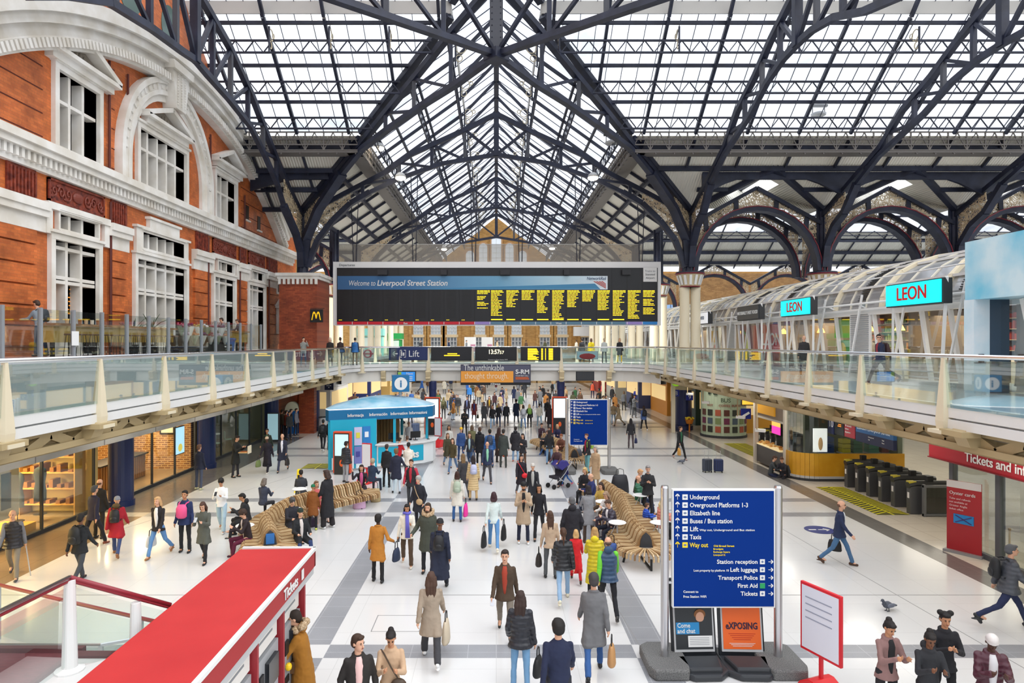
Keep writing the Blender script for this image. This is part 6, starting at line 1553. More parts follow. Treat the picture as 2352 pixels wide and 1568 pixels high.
# interiors
si = MB(); si.box(19.4,19.6,9,VY1,DK,7.4); struct(si.build('wall_right_shops', noisemat('shop_back', s2l('2c2622'), s2l('8e6e4a'), .8, .6, None, 4, (1,1,2.2))), 'warm back wall inside the upper shops', 'wall')
sp_ = MB()
for y in (19.4,24.5,33.9,39.7,47,55,64): sp_.box(15.5,19.4,y-.06,y+.06,DK,7.2)
struct(sp_.build('wall_shop_partitions', hx('75685c',.6)), 'partitions between the upper shops', 'wall')
random.seed(11)
def emis_mat(h,s): return cm(s2l(h),.5,0,s)
y = 20.2; n = 0
while y < 60:
 t = thing('shop_display','lit wall display of food and drink inside an upper shop','shop display',(19,y,DK),group='lit displays inside the upper shops')
 m = MB(); m.box(18.4,19.3,y,y+1.4,DK,DK+.95); m.build('cabinet', hx(['6a4a30','efe9dd','3a3430','8a2f24'][n%4],.5), t, world=True)
 m = MB()
 for r_ in range(4):
  m.box(19.0,19.35,y,y+1.4,DK+1.15+r_*.4,DK+1.18+r_*.4)
 m.build('shelf', hx('c9b898'), t, world=True)
 m = MB()
 for r_ in range(4):
  yy = y+.05
  while yy < y+1.3: h_ = random.uniform(.1,.3); m.box(19.05,19.3,yy,yy+.1,DK+1.18+r_*.4,DK+1.18+r_*.4+h_); yy += random.uniform(.13,.26)
 m.build('goods', hx(['c9863c','8a9a4a','b04434','d8c8a8','4a5a78'][n%5],.5), t, world=True)
 y += 1.75; n += 1
y = 20.6
while y < 60:
 t = thing('pendant_lamp','glowing warm pendant lamp hanging inside the upper shops','lamp',(16.8,y,6.5),group='warm pendant lamps of the upper shops')
 m = MB(); m.lathe((0,0,0),[(.02,.3),(.1,.22),(.2,0)][::-1],12); m.build('shade', emis_mat('ffb84a',6), t)
 m = MB(); m.tube([(0,0,.3),(0,0,.8)],.01,5); m.build('cable', BLACK, t)
 y += 2.2
def alight(loc, size, e, col, rot=(0,0,0), sy=None):  # area light without fixture, for shop ceilings and for added fill
 l = bpy.data.lights.new('ceiling_or_fill_light','AREA'); l.energy = e; l.color = col; l.shape = 'RECTANGLE'; l.size = size; l.size_y = sy or size
 o = bpy.data.objects.new('ceiling_or_fill_light', l); COL.objects.link(o); o.location = loc; o.rotation_euler = rot; return o
for y in (24,33,42,52): alight((17.2,y,7.0),1.6,220,(1,.8,.52),(0,0,0),7)
# posters seen in the shopfront
def poster(name, lab, x, y0, y1, z0, z1, col, parts=(), txt=None):
 t = thing(name, lab, 'poster', (x,(y0+y1)/2,z0))
 m = MB(); m.box(x,x+.04,y0,y1,z0,z1); m.build('panel', hx(col,.5), t, world=True)
 for (a,b,c,d,cc) in parts:
  m = MB(); m.box(x-.015,x,a,b,c,d); m.build('print', hx(cc,.5), t, world=True)
 if txt: text(txt[0], txt[1], (x-.02,txt[2],txt[3]), txt[4], t, (PI/2,0,-PI/2), 'lettering', 'LEFT', .004, .01, True)
poster('wall_poster','red poster with white lettering behind the shop glass',15.12,34.9,38.4,DK+.2,7.0,'c3211e',((37.3,37.45,4.8,6.9,'8a1414'),),('LEON',.95,37.1,5.85,WHITE))
t = thing('wall_poster','maroon poster with a pear drawing behind the shop glass','poster',(15.12,34,DK+.2))
m = MB(); m.box(15.12,15.16,38.5,40.4,DK+.2,7.0); m.build('panel', hx('8a2a2a',.5), t, world=True)
m = MB(); m.ell((15.1,39.4,5.55),(.02,.5,.62),16,10); m.ell((15.1,39.4,6.1),(.02,.28,.4),14,8); m.build('pear_print', hx('b8c23c',.5), t, world=True)
m = MB(); m.beam((15.09,39.4,6.4),(15.09,38.9,6.8),.05,.14); m.beam((15.09,39.4,6.4),(15.09,40.0,6.75),.05,.14); m.build('leaf_print', hx('3f7a3a',.5), t, world=True)
t = thing('louvre_door','tall white louvred door panel in the upper shopfront, nearest the viewer','door',(14.9,26.2,DK))
for nm,(ya,yb) in (('nearest',(26.0,27.5)),):
 m = MB(); m.box(14.88,14.95,ya,yb,DK+.1,7.1); m.build('panel', WHITE, t, world=True)
 m = MB()
 for k in range(30): m.box(14.85,14.88,ya+.1,yb-.1,DK+.2+k*.082,DK+.23+k*.082)
 m.build('slats', hx('8f9396'), t, world=True)
o = copy_tree(t); o.location.y = 40.9; o['label'] = 'tall white louvred door panel in the upper shopfront beside the maroon poster'
t = thing('wall_poster','white poster with a green panel beside the pendant lamps','poster',(15.12,25.2,DK+.5))
m = MB(); m.box(15.12,15.15,28.0,29.2,6.2,7.0); m.build('top_print', hx('8fc048',.5), t, world=True); m = MB(); m.box(15.12,15.15,28.0,29.0,4.9,6.1); m.build('panel', hx('3f9a4a',.5), t, world=True); m = MB(); m.ell((15.1,28.5,5.5),(.02,.35,.5),14,8); m.build('food_print', hx('d8c03c',.5), t, world=True)
t = thing('wall_poster','yellow and orange poster in the shopfront beyond the cream column','poster',(15.12,45,DK+.5)); m = MB(); m.box(15.12,15.15,44,47,4.9,7.0); m.build('panel', hx('e8e4d8',.5), t, world=True); m = MB(); m.box(15.1,15.12,44.6,46,6,6.8); m.build('yellow_print', hx('f0b428',.5), t, world=True); m = MB(); m.ell((15.1,44.9,5.5),(.02,.5,.4),12,8); m.build('pink_print', hx('e0607a',.5), t, world=True)
# projecting light boxes
def lightbox(y0, y1, col, txt, tcol, lab, size, em=1.0):
 t = thing('hanging_sign', lab, 'sign', (13.9,(y0+y1)/2,7.25))
 m = MB(); m.box(13.85,14.15,y0,y1,7.22,8.02); m.build('casing', hx('2a2c2e',.5), t, world=True, bevel=.01)
 m = MB(); m.box(13.8,13.86,y0+.06,y1-.06,7.26,7.98); m.build('face', cm(s2l(col),.5,0,em), t, world=True)
 text(txt, size, (13.795,(y0+y1)/2,7.62), tcol, t, (PI/2,0,-PI/2), 'lettering', 'CENTER', .01, .012, True, 0, 'CENTER')
 m = MB(); m.beam((13.98,y0+.02,8.05),(14.3,y0+.75,4.55),.09,.09); m.build('support_post', WHITE, t, world=True); m = MB(); m.beam((14.1,y1,8.05),(14.5,y1+.7,4.55),.08,.08); m.build('support_post', WHITE, t, world=True)
RED_S = cm(s2l('c01818'),.5,0,.3)
lightbox(20.25,23.2,'10d5dc','LEON',RED_S,'large cyan light box sign reading LEON in red, nearest the viewer',.62)
lightbox(28.75,31.75,'10d5dc','LEON',RED_S,'cyan light box sign reading LEON in red, further along the vault',.62)
lightbox(34.4,37.5,'3a3a3c','NATURALLY FAST FOOD',WHITE,'dark grey sign with white lettering hanging between cyan sign and column',.26,.3)
lightbox(42.7,45.5,'dfe2e8','BOXHITED',hx('3a4a6a'),'pale sign on the shopfront just beyond the cream column',.3,.6)
# light blue lift portal
lp = thing('lift_portal','pale blue lift portal with dark pillar at the right edge of the walkway','portal',(14.5,19,DK))
SKYB = noisemat('cloud_print', s2l('6fc3e0'), s2l('cfe6ee'), .7, .35)
m = MB(); m.box(13.85,16.2,8,19.3,7.24,8.95); m.build('top_panel', SKYB, lp, world=True)
m = MB(); m.box(13.82,14.28,18.9,19.3,DK,7.24); m.build('white_pillar', noisemat('pale_blue',s2l('bcd9e6'),s2l('dfe8ee'),1.2,.35), lp, world=True)
m = MB(); m.box(14.28,14.85,18.9,19.3,DK,7.24); m.build('dark_pillar', hx('33475a',.3), lp, world=True)
m = MB(); m.box(13.95,14.1,18.87,18.9,5.62,5.66); m.box(13.95,14.1,18.87,18.9,5.42,5.46); m.box(13.82,14.85,18.88,18.9,6.2-.8,5.42); m.build('panel_marks', hx('20222a'), lp, world=True)
m = MB()
for y in (17.2,14.6,12,9.5): m.beam((14.5,y,DK),(14.5,y+.7,7.2),.22,.14)
m.build('leaning_mullion', WHITE, lp, world=True)
m = MB(); m.add([(14.6,8,DK),(14.6,18.9,DK),(14.6,18.9,7.2),(14.6,8,7.2)],[(0,1,2,3)]); m.build('glass_pane', GLASSD, lp, world=True)
# far stalls on the upper level seen over the footbridge
def stall(x,y,w_,h_,col,lab):
 t = thing('far_stall',lab,'stall',(x,y,DK)); m = MB(); m.box(-w_/2,w_/2,-.8,.8,0,h_*.7); m.build('body', hx(col,.5), t)
 m = MB(); m.box(-w_/2-.15,w_/2+.15,-1,1,h_*.72,h_); m.build('canopy', hx(col,.5), t); m = MB(); m.box(-w_/2+.2,w_/2-.2,-.85,-.8,h_*.3,h_*.65); m.build('hatch', hx('d8e8dc',.5), t)
stall(-15.0,77,3.4,3.1,'8fd8cc','pale turquoise stall on the far upper level'); stall(-13.5,82,3.2,2.6,'1f9a4c','green stall on the far upper level between cream columns')
for x,y,lab in ((-3.6,90,'white and pink poster panel on the far upper level'),(-1.3,92,'tall white panel before the end wall')):
 t = thing('poster_board',lab,'panel',(x,y,DK)); m = MB(); m.box(-.8,.8,-.1,.1,0,2.2); m.build('board', hx('eceae6'), t); m = MB(); m.box(.05,.7,-.12,-.1,.2,1.2); m.build('print', hx('c88aa0'), t)
t = thing('poster_board','white boxed kiosk top before the end wall at the right','panel',(12.5,93,6.9)); m = MB(); m.box(-1.5,1.5,-.5,.5,0,1.3); m.build('board', WHITE, t)
# =============================================================== DEPARTURE BOARD
BY = 46.0
def bxz(px,py): return atY(px,py,BY)
db = thing('departure_board','huge white framed departure board hanging across the nave','departure board',(0,BY,7.2))
X0,ZT = bxz(765,601); X1,ZB = bxz(1518,747)
m = MB(); m.box(X0,X1,BY,BY+.9,ZB,ZT); m.build('housing', hx('e9e9e9',.5), db, world=True)
xi0,zi1 = bxz(775,615); xi1,zi0 = bxz(1510,739)
m = MB(); m.box(xi0,xi1,BY-.06,BY,zi0,zi1); m.build('black_face', hx('16171b',.35), db, world=True)
m = MB()
for k in range(21): x = xi0+(xi1-xi0)*k/21; m.box(x-.015,x+.015,BY-.075,BY-.06,zi0,zi1)
for k in range(9):
 xa = xi0+(xi1-xi0)*k/21+.2; xb = xa+.65
 for j in range(22): m.box(xa,xb,BY-.068,BY-.06,zi0+.3+j*.095,zi0+.33+j*.095)
m.build('panel_joints', hx('0a0a0c',.4), db, world=True)
def gradmat(name, stops, x0, x1):
 m_, nt, b = nmat(name); g = nt.nodes.new('ShaderNodeNewGeometry'); sp = nt.nodes.new('ShaderNodeSeparateXYZ'); nt.links.new(g.outputs['Position'], sp.inputs[0])
 mr = nt.nodes.new('ShaderNodeMapRange'); mr.inputs['From Min'].default_value = x0; mr.inputs['From Max'].default_value = x1; nt.links.new(sp.outputs['X'], mr.inputs['Value'])
 cr = nt.nodes.new('ShaderNodeValToRGB'); el = cr.color_ramp.elements
 for i,(p,c) in enumerate(stops):
  e = el[i] if i < 2 else el.new(p); e.position = p; e.color = (*s2l(c),1)
 nt.links.new(mr.outputs[0], cr.inputs[0]); nt.links.new(cr.outputs[0], b.inputs['Base Color']); b.inputs['Roughness'].default_value = .45
 return m_
wx0,wz1 = bxz(776,634); wx1,wz0 = bxz(1395,665)
m = MB(); m.box(wx0,wx1,BY-.1,BY-.06,wz0,wz1); m.build('welcome_banner', gradmat('banner_print',[(0,'33618f'),(1,'dfeaf2'),(.25,'3a6f9f'),(.6,'6fa6c6'),(.85,'b8d6e4')],wx0,wx1), db, world=True)
m = MB(); xa,_ = bxz(940,0); m.prism([(xa,wz0+.02),(wx1-.5,wz0+.02),(wx1-.9,wz0+.42)],'xz',BY-.105,BY-.1); m.build('banner_swoosh', hx('3f86b0',.4), db, world=True)
x,z = bxz(801,656); text('Welcome to', .52, (x,BY-.12,z), WHITE, db, world=True, shear=.2, fit=1.85)
x,z = bxz(866,656); text('Liverpool Street Station', .55, (x,BY-.12,z), WHITE, db, bold=.015, world=True, shear=.2, fit=4.95)
x,z = bxz(1347,643); text('NetworkRail', .32, (x,BY-.12,z), hx('23406a'), db, world=True, shear=.2, fit=1.35)
m = MB()
for k in range(4): x,z = bxz(1362+k*6,646); x2,z2 = bxz(1391,661-k*3); m.prism([(x,z),(x+.1,z),(x2,z2),(x2,z2-.05)][::-1],'xz',BY-.12,BY-.1)
m.build('rail_logo', hx('c2402a'), db, world=True)
x,z = bxz(779,611); text('Departures', .24, (x,BY-.02,z), hx('5a5c62'), db, world=True)
m = MB(); xa,za = bxz(1477,615); xb,zb = bxz(1508,647); m.box(xa,xb,BY-.1,BY-.05,zb,za); m.build('stansted_panel', WHITE, db, world=True)
for i,tx in enumerate(('Trains to','Stansted','Airport')): text(tx, .2, ((xa+xb)/2,BY-.11,za-.3-i*.24), hx('8a8c92' if i==0 else '4a4c52'), db, align='CENTER', world=True)
bands = [(775,1091,'d0182e'),(1091,1127,'9a86c8'),(1127,1437,'5a7f96'),(1437,1475,'9a86c8'),(1475,1509,'2a86d0')]
for a,b,c in bands:
 xa,za = bxz(a,738.5); xb,zb = bxz(b,745); m = MB(); m.box(xa,xb,BY-.09,BY-.03,zb,za); m.build('colour_strip', hx(c,.4), db, world=True)
m = MB()
for k in range(1,21): x = xi0+(xi1-xi0)*k/21; xz = bxz(0,745)[1]; m.box(x-.02,x+.02,BY-.1,BY-.09,xz,xz+.19)
m.build('strip_ticks', WHITE, db, world=True)
for tx,px_ in (('East',932),('West',1283)): x,z = bxz(px_,744.3); text(tx,.18,(x,BY-.11,z),WHITE,db,align='CENTER',bold=.02,world=True)
random.seed(21)
cols = [1035,1118,1210,1302,1394,1485,1575,1665,1757,1848,1938,2030]; ends = [600,640,590,545,622,662,588,552,605,640,655,632]
for ci,(c0,e0) in enumerate(zip(cols,ends)):
 m = MB(); px_ = 700+c0/2.613; y = 667.0; ye = 480+e0/2.613; r_ = 0
 while y < ye:
  x = px_; w_tot = 29 if r_ < 2 else random.choice((20,24,26,16))
  gap = (ci == 0 and (r_ % 4 == 3)) or (ci == 11 and r_ % 6 == 5)
  if not gap:
   while x < px_+w_tot-2:
    l = random.uniform(4,10); l = min(l,px_+w_tot-x)
    xa,za = bxz(x,y); xb,zb = bxz(x+l,y+(1.9 if r_<1 else 1.45)); m.box(xa,xb,BY-.075,BY-.06,zb,za); x += l+1.1
   if ci == 10 and r_ % 3: pass
  y += 3.3; r_ += 1
 if 0 < ci < 10:
  xa,za = bxz(px_,732.5); xb,zb = bxz(px_+random.choice((26,20)),734.7); m.box(xa,xb,BY-.075,BY-.06,zb,za)
 m.build('led_lines', YEL_LED, db, world=True)
m = MB()
for k in range(9):
 for j in range(3): xa,za = bxz(779+k*35.2+j*2.6,734); m.box(xa,xa+.045,BY-.075,BY-.06,za-.04,za)
m.build('led_dots', YEL_LED, db, world=True)
m = MB()
for px_,w_ in ((880,22),(1020,14),(1160,22),(1300,12),(1437,20)):
 xa,za = bxz(px_-w_/2,620); xb,zb = bxz(px_+w_/2,632); m = MB(); m.box(xa,xb,BY-.35,BY-.06,zb,za); m.build('speaker', hx('2a2a2e',.5), db, world=True)
m = MB()
for px_ in (812,950,1088,1196,1330,1475):
 x,_ = bxz(px_,600);
 for dx in (-.1,.1): m.tube([(x+dx,BY+.4,ZT),(x+dx*2.4,BY+.4,ZT+ (6.2 if abs(x)<9 else 4.2))],.03,6)
m.build('hanger_rods', NAVYD, db, world=True)
hb = thing('mesh_screen','hazy translucent netting stretched above the departure board','net screen',(0,BY+.5,ZT))
m = MB(); m.box(-11.2,10.4,BY+.45,BY+.48,ZT,ZT+1.3); m.build('netting', MESHM, hb, world=True)
m = MB(); m.tube([(-11.2,BY+.47,ZT+1.3),(10.4,BY+.47,ZT+1.3)],.02,6); m.build('top_wire', LGREY, hb, world=True)
# =============================================================== BRIDGE SCREENS
SY = WY-.12
def panel(name, lab, cat, px0,px1,py0,py1,Y,col,th=.12,emis=0,frame=None):
 xa,za = atY(px0,py0,Y); xb,zb = atY(px1,py1,Y)
 t = thing(name,lab,cat,((xa+xb)/2,Y,zb))
 m = MB(); m.box(xa,xb,Y-.0,Y+th,zb,za); m.build('casing', hx(frame or '202226',.5), t, world=True)
 m = MB(); m.box(xa+.05,xb-.05,Y-.02,Y,zb+.05,za-.05); m.build('face', cm(s2l(col),.4,0,emis), t, world=True)
 return t, (lambda px_,py_: atY(px_,py_,Y))
t,q = panel('lift_sign','dark blue Lift sign with arrow on the footbridge front','sign',893,982,796,827,SY,'1c2c5e',frame='1c2c5e')
x,z = q(938,819); text('Lift', .62, (x,SY-.03,z), WHITE, t, world=True, fit=.7)
m = MB(); x,z = q(902,812); m.beam((x,SY-.03,z),(x+.34,SY-.03,z),.02,.07); m.beam((x,SY-.03,z),(x+.15,SY-.03,z+.15),.02,.07); m.beam((x,SY-.03,z),(x+.15,SY-.03,z-.15),.02,.07); m.build('arrow', WHITE, t, world=True)
m = MB(); xa,za = q(919,804); xb,zb = q(932,820)
for a,b in (((xa,za),(xa+.12,za)),((xb-.12,za),(xb,za)),((xa,zb),(xa+.12,zb)),((xb-.12,zb),(xb,zb)),((xa,za),(xa,zb)),((xb,za),(xb,zb))): m.beam((a[0],SY-.03,a[1]),(b[0],SY-.03,b[1]),.02,.04)
xm = (xa+xb)/2; m.box(xm-.12,xm-.05,SY-.04,SY-.02,zb+.08,za-.12); m.box(xm-.01,xm+.1,SY-.04,SY-.02,zb+.1,za-.16); m.ell((xm-.08,SY-.03,za-.08),(.04,.02,.04),8,5); m.build('lift_icon', WHITE, t, world=True)
t,q = panel('display_screen','black display with one yellow line beside the Lift sign','screen',990,1083,796,828,SY,'1b1c22')
m = MB()
for a,b,y_ in ((1028,1050,811),(1020,1056,815)):
 xa,za = q(a,y_); xb,zb = q(b,y_+2.2); m.box(xa,xb,SY-.035,SY-.02,zb,za)
m.build('led_lines', YEL_LED, t, world=True)
t,q = panel('station_clock','black display showing the time 13:57:57 at the bridge centre','clock',1091,1187,796,828,SY,'15161a')
x,z = q(1121,812.5); text('13:57', .42, (x,SY-.03,z), cm((1,.93,.6),.5,0,1.5), t, bold=.01, world=True, fit=.72); x,z = q(1147,812.5); text('57', .3, (x,SY-.03,z), cm((1,.93,.6),.5,0,1.5), t, world=True, fit=.3)
x,z = q(1121,827); text('Connect to Free Station WiFi', .11, (x,SY-.03,z), WHITE, t, world=True)
t,q = panel('arrivals_screen','black display with rows of yellow text right of the clock','screen',1196,1287,796,828,SY,'15161a')
m = MB(); random.seed(5)
for r_ in range(11):
 for a,b in ((1212,1212+random.uniform(12,26)),(1243,1247),(1252,1254),(1260,1270)):
  xa,za = q(a,800+r_*2.45); xb,zb = q(b,801.6+r_*2.45); m.box(xa,xb,SY-.035,SY-.02,zb,za)
m.build('led_lines', YEL_LED, t, world=True)
t,q = panel('advert_screen','small colour advertising screen on the glass right of the displays','screen',1324,1374,806,825,SY,'7fa6ac',frame='8c9a9a')
m = MB(); x,z = q(1349,818); m.ell((x,SY-.03,z),(.55,.02,.2),14,8); m.ell((x+.1,SY-.04,z+.05),(.14,.02,.16),10,6); m.build('picture', hx('7a2a2c'), t, world=True)
t,q = panel('advert_banner','grey and orange S-RM advertising banner under the footbridge centre','banner',1058,1219,837,880,43.35,'55566b',.3,frame='3c3c4c')
xa,za = q(1059,852); xb,zb = q(1179,878); m = MB(); m.box(xa,xb,43.3,43.33,zb,za); m.build('orange_panel', hx('f2a444'), t, world=True)
x,z = q(1065,850.5); text('The unthinkable', .56, (x,43.28,z), WHITE, t, world=True, fit=2.66)
x,z = q(1067,869); text('thought through.', .56, (x,43.28,z), hx('fbe3c0'), t, world=True, fit=2.9)
x,z = q(1184,858); text('S-RM', .4, (x,43.28,z), WHITE, t, bold=.03, world=True, fit=.9)
x,z = q(1184,864); text('YOUR FIRST CALL', .12, (x,43.28,z), WHITE, t, world=True, fit=.85); x,z = q(1184,871); m = MB(); m.box(x,x+.9,43.29,43.3,z,z+.07); m.box(x,x+.85,43.29,43.3,z+.1,z+.16); m.build('small_print', hx('d86a3a'), t, world=True)
xa,za = q(1058,878); xb,zb = q(1219,884); m = MB(); m.box(xa,xb,43.32,43.7,zb,za); m.build('bottom_strip', BLACK, t, world=True); x,z = q(1127,883); text('JCDecaux', .16, (x,43.3,z), WHITE, t, bold=.03, world=True)
t,q = panel('blue_screen','bright blue hanging information screen behind the kiosk cube','screen',912,955,852,877,43.6,'2a86d8',.15,.5)
x,z = q(933,860); text('Next', .22, (x,43.57,z), WHITE, t, world=True); m = MB()
for k in range(3): xa,za = q(932,864+k*4); m.box(xa,xa+.45,43.57,43.58,za-.05,za)
m.build('print_lines', WHITE, t, world=True); m = MB(); xa,za=q(914,854); xb,zb=q(922,864); m.box(xa,xb,43.57,43.58,zb,za); m.build('green_print', hx('9ac84a'), t, world=True)
panel('blank_screen','blank dark hanging screen under the right part of the footbridge','screen',1323,1365,853,874,43.6,'34363a')
t,q = panel('roundel_poster','white poster with a red circle on the glass left of the Lift sign','poster',832,858,802,822,44.4,'d8dcd8',.02,frame='d8dcd8')
m = MB(); x,z = q(845,812); m.tube([(x+.25*math.cos(a),44.36,z+.25*math.sin(a)) for a in [2*PI*i/18 for i in range(19)]],.05,6); m.box(x-.38,x+.38,44.34,44.37,z-.05,z+.05); m.build('roundel', hx('a84a5a'), t, world=True)
# big M sign and platform hanging signs
t = thing('restaurant_sign','black square hanging sign with a yellow M on the brick pier','sign',(-12.0,42.9,7.1)); xa,za = atY(712,710,42.7); xb,zb = atY(741,740,42.7)
m = MB(); m.box(xa,xb,42.7,42.85,zb,za); m.build('panel', BLACK, t, world=True, bevel=.01)
m = MB(); xm=(xa+xb)/2
for sg in (-1,1): m.path([(xm+sg*.28,42.66,zb+.15),(xm+sg*.2,42.66,zb+.55),(xm+sg*.14,42.66,zb+.68),(xm+sg*.06,42.66,zb+.55),(xm,42.66,zb+.25)],.04,.07)
m.build('letter_m', cm(s2l('f8c818'),.5,0,.5), t, world=True)
m = MB(); m.beam((xa,42.78,za+.06),(xb+.1,42.78,za+.06),.04); m.build('bracket', BLACK, t, world=True)
t = thing('small_sign','small navy sign with white arrow below the black M sign','sign',(-12.0,46,6)); xa,za = atY(719,742,45.9); xb,zb = atY(729,757,45.9); m = MB(); m.box(xa,xb,45.9,45.95,zb,za); m.build('panel', hx('1a2450'), t, world=True); m = MB(); m.beam((xa+.06,45.88,zb+.1),(xa+.2,45.88,zb+.32),.02,.05); m.build('arrow', WHITE, t, world=True)
# =============================================================== WAYFINDING SIGNS
BLUE = hx('04307f',.75); BLUE.node_tree.nodes['Principled BSDF'].inputs['Specular IOR Level'].default_value = .12; YEL = hx('f2d21a',.5)
def sign(Y, x0, x1, zt, zb, rows, right, lab, foot=True, wifi=None):
 t = thing('wayfinding_sign', lab, 'sign', ((x0+x1)/2,Y,0)); s = (x1-x0)/260.0
 w_ = x1-x0
 for x in (x0,x1):
  m = MB(); m.lathe((x,Y,0.12),[(.075,0),(.075,zt-.1),(.06,zt-.06)],16); m.build('post', cm((.62,.62,.64),.3,1.0), t, world=True, smooth=False)
  m = MB(); m.prism([(x-.3,Y-.55),(x+.3,Y-.55),(x+.38,Y-.35),(x+.38,Y+.45),(x+.2,Y+.6),(x-.2,Y+.6),(x-.38,Y+.45),(x-.38,Y-.35)],'xy',0,.2); m.build('concrete_foot', noisemat('granite_foot',s2l('4c4c4c'),s2l('7c7c7a'),60,.7), t, world=True, bevel=.04)
 m = MB(); m.box(x0+.13,x1-.07,Y-.05,Y+.05,zb,zt); m.build('white_frame', WHITE, t, world=True, bevel=.01)
 a,b = x0+.155,x1-.1
 m = MB(); m.box(a,b,Y-.056,Y-.048,zb+.03,zt-.03); m.build('blue_panel', BLUE, t, world=True)
 m = MB()
 for k in (.2,.8):
  z = zb+(zt-zb)*k; m.box(x0,x0+.14,Y-.02,Y+.02,z,z+.04); m.box(x1-.08,x1,Y-.02,Y+.02,z,z+.04)
 m.build('fixing', STEEL, t, world=True)
 Yt = Y-.06; sc = w_/2.1
 wm = MB(); ym = MB(); gm = MB()
 n = len(rows)
 for i,(tx,yellow,extra) in enumerate(rows):
  z = zt-.165*sc-.147*sc*i; mm = ym if yellow else wm; col = YEL if yellow else WHITE; x = a+.065*sc
  mm.beam((x,Yt,z-.02*sc),(x,Yt,z+.075*sc),.006,.022*sc); mm.beam((x,Yt,z+.08*sc),(x-.035*sc,Yt,z+.04*sc),.006,.02*sc); mm.beam((x,Yt,z+.08*sc),(x+.035*sc,Yt,z+.04*sc),.006,.02*sc)
  x = a+.155*sc; mm.box(x,x+.098*sc,Yt-.003,Yt+.003,z-.025*sc,z+.073*sc); gm.ell((x+.049*sc,Yt-.004,z+.024*sc),(.03*sc,.004,.02*sc),8,5)
  text(tx, .118*sc, (a+.29*sc,Yt,z-.016*sc), col, t, bold=.012, world=True, fit=FITS.get(tx,.5)*sc)
  if extra:
   text(extra, .05*sc, (a+(.47 if not yellow else .73)*sc,Yt,z-.012*sc), col, t, bold=.012, world=True, fit=(1.02 if not yellow else .38)*sc)
 for i,(tx,pre) in enumerate(right):
  z = zt-1.355*sc-.147*sc*i; x = b-.26*sc
  wm.box(x,x+.09*sc,Yt-.003,Yt+.003,z-.022*sc,z+.068*sc); gm.ell((x+.045*sc,Yt-.004,z+.023*sc),(.022*sc,.004,.022*sc),8,5)
  x2 = b-.065*sc; wm.beam((x2-.04*sc,Yt,z+.022*sc),(x2+.045*sc,Yt,z+.022*sc),.006,.018*sc,up=(0,1,0)) ; wm.beam((x2+.045*sc,Yt,z+.022*sc),(x2+.01*sc,Yt,z+.055*sc),.006,.018*sc); wm.beam((x2+.045*sc,Yt,z+.022*sc),(x2+.01*sc,Yt,z-.011*sc),.006,.018*sc)
  o = text(tx, .108*sc, (x-.04*sc,Yt,z-.014*sc), WHITE, t, align='RIGHT', bold=.012, world=True)
  if pre: text(pre, .055*sc, (x-.04*sc-o.dimensions.x-.03,Yt,z-.01*sc), WHITE, t, align='RIGHT', bold=.01, world=True)
 text('Connect to', .06*sc, (a+.17*sc,Yt,zb+.285*sc), WHITE, t, bold=.01, world=True); text('Free Station WiFi', .06*sc, (a+.17*sc,Yt,zb+.195*sc), WHITE, t, bold=.01, world=True)
 wm.build('white_symbols', WHITE, t, world=True); gm.build('icon_marks', hx('6a7a9a'), t, world=True)
 if ym.v: ym.build('yellow_symbols', YEL, t, world=True)
 return t
FITS = {'Underground':.54,'Overground Platforms 1-3':1.07,'Elizabeth line':.55,'Buses / Bus station':.78,'Lift':.15,'Taxis':.21,'Way out':.34}
rows1 = [('Underground',0,None),('Overground Platforms 1-3',0,None),('Elizabeth line',0,None),('Buses / Bus station',0,None),('Lift',0,'Way out, Underground and Bus station'),('Taxis',0,None),('Way out',1,'Old Broad Street')]
right1 = [('Station reception',None),('Left luggage','Lost property by platform 10'),('Transport Police',None),('First Aid',None),('Tickets',None)]
s1 = sign(12.1,3.12,5.22,3.29,1.1,rows1,right1,'large blue wayfinding sign on steel posts, nearest the viewer')
for i,tx in enumerate(('Broadgate','Exchange Square','Liverpool St')): text(tx,.045,(4.0,12.04,3.29-.165-.147*6-.055*(i+1)-.01),YEL,s1,bold=.01,world=True)
m = MB(); m.box(4.91,5.0,12.03,12.034,1.32,1.41) if False else m.box(4.857,4.95,12.028,12.032,3.29-1.355-.147*3-.024,3.29-1.355-.147*3+.07); m.build('first_aid_icon', hx('1f9a5a'), s1, world=True)
rows2 = [('Underground',0,None),('Overground Platforms 1-3',0,None),('Buses / Bus station',0,None),('Elizabeth line',0,None),('Lift',0,'Way out, Underground and Bus station'),('Taxis',0,None),('Way out',1,'Exchange Square'),('Way out',1,'Liverpool St')]
sign(30.1,3.25,5.2,3.38,1.26,rows2,[],'smaller looking blue wayfinding sign on posts in the mid concourse')
